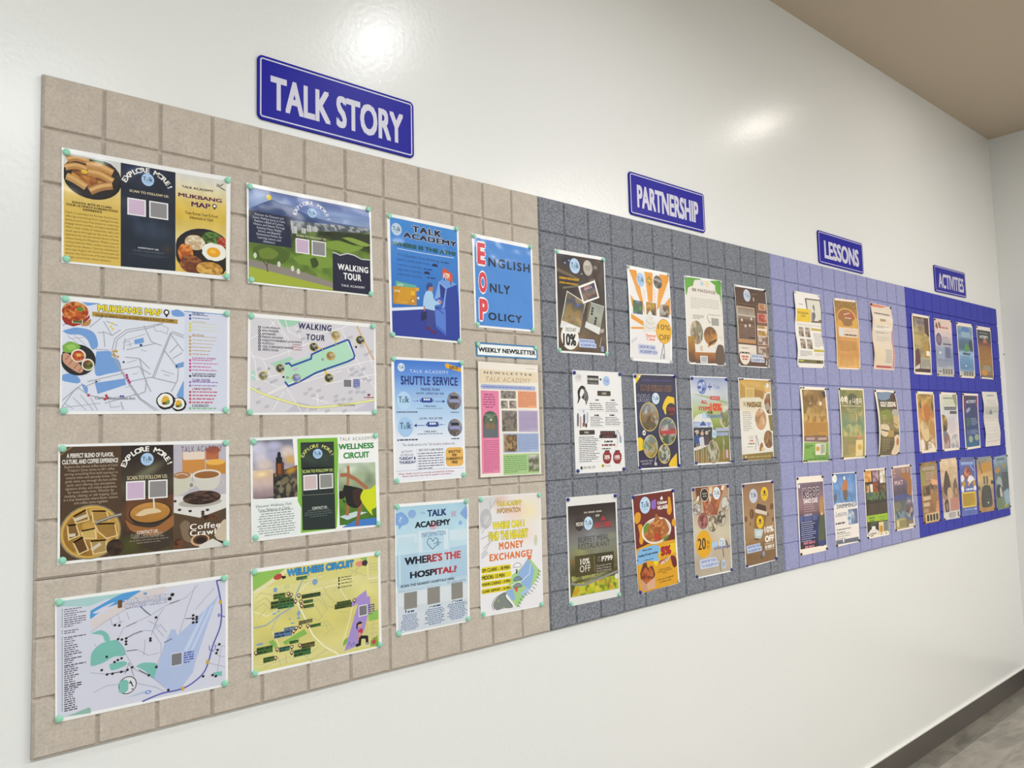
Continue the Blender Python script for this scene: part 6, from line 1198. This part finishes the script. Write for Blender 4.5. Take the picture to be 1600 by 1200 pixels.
part('title_lettering'); T('SWIMMING', 692,548,930,572, '2c3348', .02, o='e4e2e4', ow=.05); T('Lessons', 680,640,826,680, '7a7f90', -.005, sh=.3)
part('body_text'); Wd(684,770,800,792,1,'4a4c58',.5); Wd(696,850,880,890,2,'6a6870',.35); Wd(698,915,870,965,3,'8a8480',.35)
done()
poster('black and lime class poster', 'black class poster with small photos on top and a lime green band', 'poster', GL, [(1348.8,733.8),(1383.8,730.6),(1389.4,835.6),(1355,842.5)], 'bb.b', paper='e8dccc')
cr(1220, 720, 8)
part('picture_print')
Q([(1042,128),(1310,108),(1350,895),(1085,930)], '2e2618')
for q, c, pl in (((1046,130,1132,262),'c88a3c',['d89a4c','b87428','e8c080']),((1142,122,1222,258),'8a6a78',['a88090','6a5060','d0b0a8']),((1228,118,1308,270),'d8d0c4',['f0e8e0','b8a890','8a7a60']),((1064,305,1108,400),'a8845a',['c8a070','7a5a3a']),((1150,275,1228,385),'6a3c20',['8a4c24','a83a24','4a2c18']),((1236,280,1310,390),'4a3c28',['6a5438','3a2c1c','8a7048'])): G([q[:2],q[2:]], [c], 9, cells=(pl,14,.7))
Q([(1110,295),(1146,290),(1152,390),(1122,395)], 'e0d4c0'); G([(1068,400),(1312,380),(1325,470),(1075,490)], ['4a5430','3a4424'], 14, cells=(['5a7a34','2c2c1c','7a8a3c','4a5a6a'],30,.6)); LL([[(1132,500),(1150,440)],[(1165,495),(1185,435)],[(1200,490),(1218,430)],[(1240,490),(1255,430)]],12,'6a9a3c')
Wd(1090,545,1325,660,7,'5a4830',.4); Q([(1078,690),(1330,650),(1336,738),(1082,768)], '93b41c'); Wd(1090,705,1190,755,2,'5a7010',.6,'c'); Wd(1215,690,1328,735,2,'6a8014',.35,'c')
Q([(1222,765),(1335,750),(1342,885),(1228,912)], 'd8c48c'); E(1256,850,22,46,'b8882c'); R(1282,760,1338,870,'6a7474'); QS([(1095,900),(1140,850),(1200,860),(1225,900),(1100,930)], 'd8d0cc'); R(1136,822,1184,858,'e0dcd8',.3); Q([(1086,920),(1222,905),(1350,880),(1352,905),(1090,940)], 'dcd0c0')
part('body_text'); Wd(1120,905,1196,940,2,'4a4038',.5); Wd(1120,775,1200,820,2,'5a7030',.4); dots([(1104,930),(1256,915),(1318,905)],8,'4a4038')
done()
poster('Mat Gym poster', 'purple-grey gym class poster reading MAT with round photo', 'poster', GL, [(1392.3,729.4),(1422.5,725),(1429.4,824.4),(1398.5,830.6)], 'bbbb', paper='e6d8cc')
cr(1330, 720, 8)
part('picture_print')
G([(508,95),(738,66),(782,815),(555,865)], ['9a7a70','8a6c6a','7a6070','6a5a7a','5a4c5a','4a4050','4a4c70','5a5a54','5a5c50','5a686c','5a686c','7a6c50','7a6a48'], 16, nz=(.14,6))
QS([(615,200),(630,130),(660,150),(690,140),(720,170),(750,230),(755,420),(700,400),(690,260)], '9a6434'); LL([[(630,90),(640,150)],[(655,85),(660,150)],[(700,80),(705,150)]],12,'ddc0a0'); L([(720,220),(735,400)],14,'8a6434')
Q([(528,450),(700,410),(705,450),(532,490)], '474c84'); Wd(545,520,640,620,5,'8a8460',.5,'l'); G([(548,640),(668,630),(668,720),(550,730)], ['5a6a70','4a5a60'], 8, cells=(['8a9aa0','3a4a50'],12,.5))
QS([(665,600),(680,490),(710,445),(750,470),(776,560),(778,700),(740,740),(690,700)], '5a6488'); G(('e',728,600,44,118), ['c8c0c0','6a6470','7a5a3c','3a2c24','34508a'], 10, cells=(['d8d0d0','4a4048','8a5a34','2a2a34'],16,.4))
R(560,735,690,830,'a89868'); R(572,752,598,826,'d0c090'); R(604,748,684,820,'8a8054'); R(720,790,778,812,'d0c8b8'); 
part('title_lettering'); Wd(525,100,560,220,3,'b89898',.4); T('MAT', 540,252,648,294, 'd8b8b4', .03, cs=1.3)
done()

GA = 'activity posters pinned on the blue felt'
def act(short, label, corners, base, pins='bbbb', pal=None, n=60, k=.5, nz=.15, bow=None, inset_=(6,4,95,96), paper='e2d8cc'):
    poster(short, label, 'poster', GA, corners, pins, paper=paper, bow=bow); uv(); x0, y0, x1, y1 = inset_
    part('picture_print'); G([(x0,y0),(x1,y0),(x1,y1),(x0,y1)], base, 14, m=46, cells=(pal,n,k) if pal else None, nz=(nz,6,3))
act('Talk List poster', 'brown activity poster TALK LIST with photos, farthest left in the upper blue row', [(1422.8,489.4),(1450,494.4),(1455.6,586.3),(1428.1,584.4)], ['4a3024','6a5a54','8a7868','9a8a64','a8945c','b09a58','a08a50','7a6a44','6a5c48','8a8474','8a8474','7a7060','4a2c20','3a2018'], 'cccc', ['8a7a54','c8b070','5a4a38'], 50, .3, bow=[('t',.004),('v',.004)])
R(20,8,80,18,'8a7e7c',.2); Q([(70,4),(95,4),(95,36),(70,30)],'4a2c24'); QS([(60,55),(80,45),(90,66),(75,74),(60,68)],'a8842c'); R(72,60,92,68,'e0dcd0'); QS([(10,62),(28,58),(38,76),(28,88),(12,84)],'5a3430'); R(38,72,90,90,'a8a494'); R(8,90,95,96,'40241a'); Q([(8,88),(34,82),(34,90),(8,92)],'c8c0b4')
part('title_lettering'); T('TALK LIST',26,9.5,76,15.5,'2a2430',.03)
part('body_text'); Wd(12,34,58,58,9,'c8b074',.35,'l'); Wd(42,74,88,88,6,'6a6a5c',.5); Wd(22,21,70,27,2,'6a5a50',.4,'c'); done()
act('pale pink activity poster', 'pale pink activity poster with purple disc and grey-blue lower part', [(1458.8,496.9),(1486,501),(1491.5,588.8),(1464.4,587.5)], ['d0bcb4','d4bcb4','d4beb8','c8b8bc','b8b0bc','a8a8b8','8a90a8','8088a0','8890a8','98a0b0','b0acac','b4b0a8'], nz=.06, inset_=(0,0,100,100))
E(22,36,16,11,'5a4c66'); E(22,36,11,7,'7a6a84'); QS([(6,14),(12,6),(20,14),(16,18)],'6a4a30'); QS([(22,10),(28,4),(36,12),(30,16)],'7a5a34'); R(52,48,88,68,'6a7294'); Q([(60,50),(78,52),(80,68),(58,66)],'5a5c80'); R(8,50,48,70,'8a98ae'); R(20,57,30,61,'d0d4d8'); 
for i in range(4): R(34+i*15,87,44+i*15,96,'6a6258')
part('title_lettering'); Wd(24,12.5,80,17,1,'b06a58',.7)
part('body_text'); Wd(42,30,92,46,4,'8a7a80',.4,'l'); R(45,42,92,45,'5a5260'); Wd(8,70,92,84,6,'5a6480',.35); Wd(8,90,28,93,1,'4a4640',.6); done()
act('blue river activity poster', 'blue activity poster with green island shape and brown columns at foot', [(1493.8,503.1),(1518.8,506.9),(1523.8,591.3),(1500,589.8)], ['8a9a8c','6a90a8','5a80a4','7a98b0','5a7a94','4a6478','465c6c','44607a','90b0cc','7aa0c4','6a94bc','648cb8','5a84b0','5a84b0','a8b4b8','b8b0a0'], nz=.08, inset_=(4,6,96,97))
E(52,12,26,5,'4a78b4'); R(26,16,82,26,'8aa4b8'); QS([(40,46),(50,38),(64,40),(72,48),(56,52),(42,52)],'4a8a48'); Q([(28,54),(78,55),(74,58),(30,58)],'2c4454'); QS([(70,34),(90,30),(95,50),(80,48)],'2c3c40'); R(40,77,48,80,'e8ecf0')
for i in range(4): R(28+i*16,88,40+i*16,96,'6a6254')
part('body_text'); Wd(14,60,92,84,8,'40688c',.3,'l'); Wd(20,28,90,36,3,'34506c',.35); done()
act('dark Activity poster', 'dark slate activity poster reading ACTIVITY with orange autumn lower half', [(1525,508.8),(1547.5,512.5),(1552.8,593.1),(1531.9,591.3)], ['2c363c','2c363c','2f383c','38383a','5a3c30','8a5c2c','96662c','98682c','9a6a2c','9c6e2e','94682e','8a6a3c','8a7444','8a6c40','4a4a48'], nz=.12, inset_=(3,7,97,97))
QS([(38,32),(46,22),(60,24),(66,32),(50,35)],'b86a5c'); R(20,31,88,36,'7a3c2c'); E(56,80,30,6,'8a8870'); E(34,88,22,6,'c08028')
part('title_lettering'); T('ACTIVITY',18,17,76,22.5,'dcdcd8',.04); Wd(18,11,76,14,1,'8a8c84',.6)
part('body_text'); Wd(12,40,90,66,10,'7a5420',.3,'l'); done()
act('golden activity poster', 'golden-orange activity poster with antler shapes and white curves', [(1430.6,611.3),(1458.8,612.5),(1464.4,706),(1437.5,708.5)], ['a8904c','a08440','b08a3c','b8863c','c08038','c0803c','c09048','c0a468','b89458','a88048','b09060','c0a888','a8886c','a08068'], pal=['c8a050','8a6a34','d8b070','b07830'], n=40, k=.35, nz=.15)
QS([(14,20),(22,14),(24,26),(16,28)],'5a4c28'); QS([(84,14),(92,24),(86,34),(80,24)],'5a4c28'); QS([(34,26),(52,20),(72,28),(66,44),(50,50),(38,40)],'b06c2c'); QS([(12,56),(24,48),(40,52),(56,60),(60,74),(40,82),(22,76)],'cfb686'); L([(12,66),(30,80),(52,82),(88,72)],1.2,'5a4430',sm=4); QS([(62,54),(80,48),(94,56),(90,72),(70,70)],'b0803c'); QS([(8,80),(24,78),(30,90),(12,98)],'e0d4c4'); QS([(52,82),(78,86),(92,98),(50,98)],'e4d4c0')
part('title_lettering'); Wd(22,4,78,9,1,'8a6c34',.7)
part('body_text'); Wd(26,47,62,62,5,'7a5c2c',.35,'c'); Wd(34,84,70,95,6,'5a3c28',.4); done()
act('grey Moving activity poster', 'pale grey activity poster with dark title bars and arched photos', [(1467.5,612.5),(1495,614),(1500,702.5),(1473.1,705.6)], ['c4c4b8','c4c8b4','c0c4b8','c4c4c4','c8c4c8','ccc4c8','d0c8c8','d0c4c4','d0c4bc','d0c4c4'], nz=.04)
QS([(70,4),(94,4),(94,26),(84,20),(76,12)],'8a9068'); R(22,25,90,30,'4a4a50'); R(52,32,92,37,'4a4a50'); 
clip(6,4,95,96); G(('e',12,54,24,16), ['a8883c','5a4a24','2c2a20'], 8, cells=(['c8a84c','3a3424','8a7034'],14,.5)); G(('e',20,86,26,20), ['8a8094','7a6a70','8a6a58','6a7a8a'], 10, cells=(['a8a0b8','8a5a40','5a6a7a','c0b0a8'],24,.5)); G(('e',76,90,26,18), ['c0b8b8','a8a4a8','8a94a4'], 10, cells=(['d8d4d4','8a8a98','b8a8a0'],20,.5)); clip()
part('title_lettering'); Wd(18,8,78,12,1,'7a8470',.6); Wd(26,25.5,88,29.5,1,'8a8a92',.4)
part('body_text'); Wd(38,42,92,70,12,'a8949c',.3,'l'); Wd(20,14,80,22,3,'b0b49c',.3); done()
act('navy Activity poster', 'navy blue activity poster reading ACTIVITY with red upper corners', [(1502.5,614.4),(1526.9,615.4),(1532.3,699.4),(1508.8,703.1)], ['34344c','2c3058','2a3264','2a3264','2a3464','2a3664','2a3a6a','2a3c6c','2a3c6c','2a4a7a','24567c','2a5a7c'], 'b..b', nz=.1, bow=[('t',.004)])
Q([(6,4),(16,4),(24,34),(10,34)],'6a2c44'); Q([(84,4),(95,4),(95,26),(86,22)],'7a2a3c'); QS([(20,30),(40,25),(46,30),(24,35)],'8a94b8'); R(18,44,48,58,'3a5a5a'); R(16,66,44,74,'4a5888'); E(38,82,14,6,'8a9a80'); E(78,80,14,6,'8a9a80'); R(10,88,94,95,'205c84')
part('title_lettering'); T('ACTIVITY',22,12,84,17.5,'c0c0cc',.05)
part('body_text'); Wd(50,44,92,58,5,'8a9cc0',.4,'l'); Wd(44,65,92,74,4,'8aa0c4',.4,'l'); done()
act('white calendar sheet', 'white calendar activity sheet, farthest right in the middle blue row', [(1533.8,611.9),(1556.9,612.5),(1562.8,695.6),(1539.8,698.1)], ['d0ccc4','d2cec6','d0ccc4','b8b8ac','c8c4bc','d4d0c8','d4d0c8','d4d0c8','d4d0c8','d8d4cc'], '....', nz=.03, inset_=(0,0,100,100), paper='d8d4cc', bow=[('w', .006)])
R(14,28,88,36,'b4b6aa'); QS([(36,40),(46,33),(56,40),(50,42)],'5a6080'); L([(10,92),(92,90)],.8,'c08a7a')
part('grid_print')
for i in range(7): L([(10,48+i*6),(92,47.5+i*6)],.5,'b0aca4')
for i in range(6): L([(12+i*16,46),(12+i*16,88)],.4,'bcb8b0')
part('title_lettering'); Wd(28,5,76,9,1,'8a8a90',.6)
part('body_text'); Wd(12,14,88,24,3,'b0aca4',.3,'c'); Wd(12,36,92,42,2,'8a8c94',.5); done()
act('brown horse-ride activity poster', 'brown activity poster with cream boxes and four black figures in frame at foot', [(1436.5,723.8),(1463.1,719.8),(1469.4,814.4),(1443.1,819.4)], ['8a6434','8a7c4c','8a8450','9a7a5c','a87c60','c09070','8a6a44','a8804c','9a6e40','a07444','96683c','8e6238','8a5e34','7a5028'], pal=['7a5a34','a88258','8a6a44','5a4428'], n=40, k=.3, nz=.12, inset_=(0,0,100,100), paper='8a6434')
R(12,8,84,13,'bca894'); Q([(0,12),(26,20),(24,36),(6,38)],'8a8c3c'); R(8,56,54,62,'c8b090'); R(8,66,44,72,'c0a888'); R(8,76,34,82,'a88a5c'); R(10,85,28,90,'a88a60'); QS([(80,70),(94,66),(96,90),(78,88)],'c89060'); G([(10,38),(50,54)],['5a4828'],8,cells=(['3a2c18','8a6a3c'],12,.6)); G([(50,36),(96,46)],['5a4030'],8,cells=(['8a6a44','3a2c1c'],12,.6)); Q([(60,28),(96,32),(96,40),(62,38)],'d8a078')
R(14,84,96,98,'c8ac7c')
for i in range(4): R(22+i*18,86,34+i*18,96.5,'1c1a16',.2)
part('body_text'); Wd(44,52,96,80,10,'7a5430',.3,'l'); Wd(14,9,80,12,1,'7a6450',.6); Wd(30,16,80,30,4,'b8a088',.4); done()
act('winery activity poster', 'sepia activity poster with dark bottle-like shape and pink text box', [(1467.5,718.1),(1494.4,714.8),(1500.6,808.8),(1475,813.1)], ['d8c4a4','dcc8a8','d0b48c','c8ac88','c4a884','b89c78','8a7058','7a6048','8a6c58','a07868','a87c70','b0948a','ccc4c4','ccc6c4'], pal=['e0d0b4','a8886a','c8b090'], n=30, k=.25, nz=.12, inset_=(0,0,100,100), paper='c8bca8')
QS([(14,40),(30,20),(44,26),(54,44),(48,60),(24,60),(12,52)],'4c3a28'); QS([(70,42),(84,34),(94,50),(90,64),(72,60)],'6a543c'); QS([(30,56),(40,48),(58,50),(62,62),(48,76),(36,68)],'c0a080'); QS([(12,72),(24,66),(34,72),(32,92),(16,90)],'2c2420'); QS([(18,76),(26,72),(30,80),(24,88)],'8a7a6a'); R(46,66,96,86,'b07a70'); E(84,56,8,7,'a8844c'); R(2,88,98,99,'cfcac8'); R(84,89,94,97,'6a6260')
part('body_text'); Wd(48,14,96,32,6,'a88a6c',.35,'l'); Wd(24,89,80,98,4,'3a3838',.5,'c'); done()
act('blue activity poster with yellow panel', 'blue activity poster with large yellow rounded text panel', [(1498.1,715),(1523.1,713.8),(1527.8,803.1),(1503.1,806.9)], ['6a6478','5a6aa8','4a5aa0','4c58a0','5a5c90','6a6488','6a6a88','5058a0','4854a0','4854a0','44549c','44549c','4a64a8','4a60a8'], 'bb..', pal=['3a4c98','5a68b0'], n=20, k=.2, nz=.08, inset_=(2,2,98,98), paper='5a68b0')
R(10,8,88,13,'8aa0cc'); L([(66,14),(88,24)],1.2,'d8d8e4'); L([(94,4),(96,40)],1.5,'c8cce0')
QS([(24,28),(38,16),(58,18),(68,30),(50,36),(34,38)],'8a4c34'); G(('e',46,27,18,9), ['a04a30'], 8, cells=(['c06a3c','6a2c20','8a5a30','d09050'],20,.7)); QS([(6,32),(18,30),(26,38),(8,42)],'dcdce0'); QS([(44,40),(58,32),(80,34),(92,42),(72,42),(60,46)],'dcdce4'); QS([(12,44),(24,40),(32,46),(24,52),(14,52)],'b88828'); QS([(76,42),(88,40),(96,50),(84,54)],'b88828'); E(52,46,5,4,'c8a040'); QS([(4,52),(14,48),(22,56),(10,60)],'dcdce4'); QS([(82,52),(96,50),(97,58),(84,58)],'dcdce4')
R(6,60,96,86,'dcc040',.18); R(10,62,92,84,'b8940c',.16)
part('title_lettering'); Wd(32,53,80,58,1,'ccd0e4',.7)
part('body_text'); Wd(14,63,88,83,9,'5a4a14',.3,'l'); Wd(16,89,80,91,1,'a8b4dc',.5); E(88,90,5,2,'b8c4e0'); done()
act('backpack activity poster', 'tan activity poster dominated by a dark grey backpack', [(1525,715),(1549.4,712.3),(1554.4,797.5),(1530.6,801.3)], ['7a909c','84887c','b08a4c','b0843c','c8a068','c8ac78','c0a474','a89064','a48c60','9a8458','9a7c4c','a07c48','a07844'], pal=['d0a060','8a7a5a','c89038'], n=24, k=.2, nz=.1, inset_=(0,0,100,100), paper='a07844')
QS([(20,20),(40,12),(70,8),(94,18),(80,26),(60,24),(30,30)],'b88830'); L([(16,8),(30,30)],3,'4a3420'); R(30,30,74,46,'c4a468'); R(36,36,48,50,'4a4844'); R(54,36,66,50,'4a4844'); LL([[(40,38),(40,52)],[(58,38),(58,52)],[(48,40),(50,54)]],1.4,'b0a088')
QS([(26,56),(40,52),(66,52),(80,58),(86,74),(86,88),(70,92),(30,92),(18,88),(18,72)],'3c3a34'); L([(30,55),(50,52),(76,55)],2,'4a5a3c',sm=4); L([(22,75),(84,74)],.8,'25241f'); E(60,84,4,1.6,'d8d4cc'); E(92,48,8,4,'3a3a34'); E(6,56,8,4,'4a4a44')
done()
act('grey-blue hiking activity poster', 'grey-blue activity poster with dark text column, at the far right end of the lowest row', [(1551.3,714.4),(1573.1,710),(1578.8,793.1),(1557.5,797.3)], ['8aa0b4','8aa0b4','7a94a4','6a808c','5a7078','54686c','586a6c','4a5858','4c5a58','5c6a60','6a7868','70806c','748470','74845c'], pal=['4a6068','7a909c','5a6c60'], n=30, k=.25, nz=.12, inset_=(0,0,100,100), paper='74845c')
R(22,4,80,9,'6a8094'); QS([(6,26),(34,20),(46,26),(20,32)],'b07c3c'); QS([(56,18),(74,14),(86,20),(68,26)],'8a8460'); R(52,32,97,66,'3c444a'); QS([(10,48),(28,38),(48,44),(50,60),(24,58)],'98a4a0'); QS([(6,64),(22,52),(48,60),(46,76),(14,78)],'2c3434'); QS([(32,62),(40,58),(48,74),(34,76)],'c0bca8'); QS([(58,70),(92,64),(98,88),(70,92)],'8aa4b8'); QS([(8,80),(30,78),(50,96),(10,96)],'64784c'); E(70,94,8,3,'a8a43c')
part('title_lettering'); Wd(24,5,78,8,1,'3c4c58',.7)
part('body_text'); Wd(55,34,95,64,12,'5c666c',.35,'l'); done()

# small nails left in the bare wall
for (x, y), s in (((1568.3,553.5),'beside the upper right of the blue panels'),((1588.5,795),'right of the lowest blue poster row')):
    w = at(x, y, WALL); bm = bmesh.new(); lathe(bm, [(.0045,0),(.0045,.002),(.003,.004),(.001,.0045)], 12)
    o = bm_obj('nail', bm, M_STEEL); o.location = (w.x, WALL, w.y); tag(o, f'tiny grey nail head in the bare wall {s}', 'nail', 'nails in the wall')
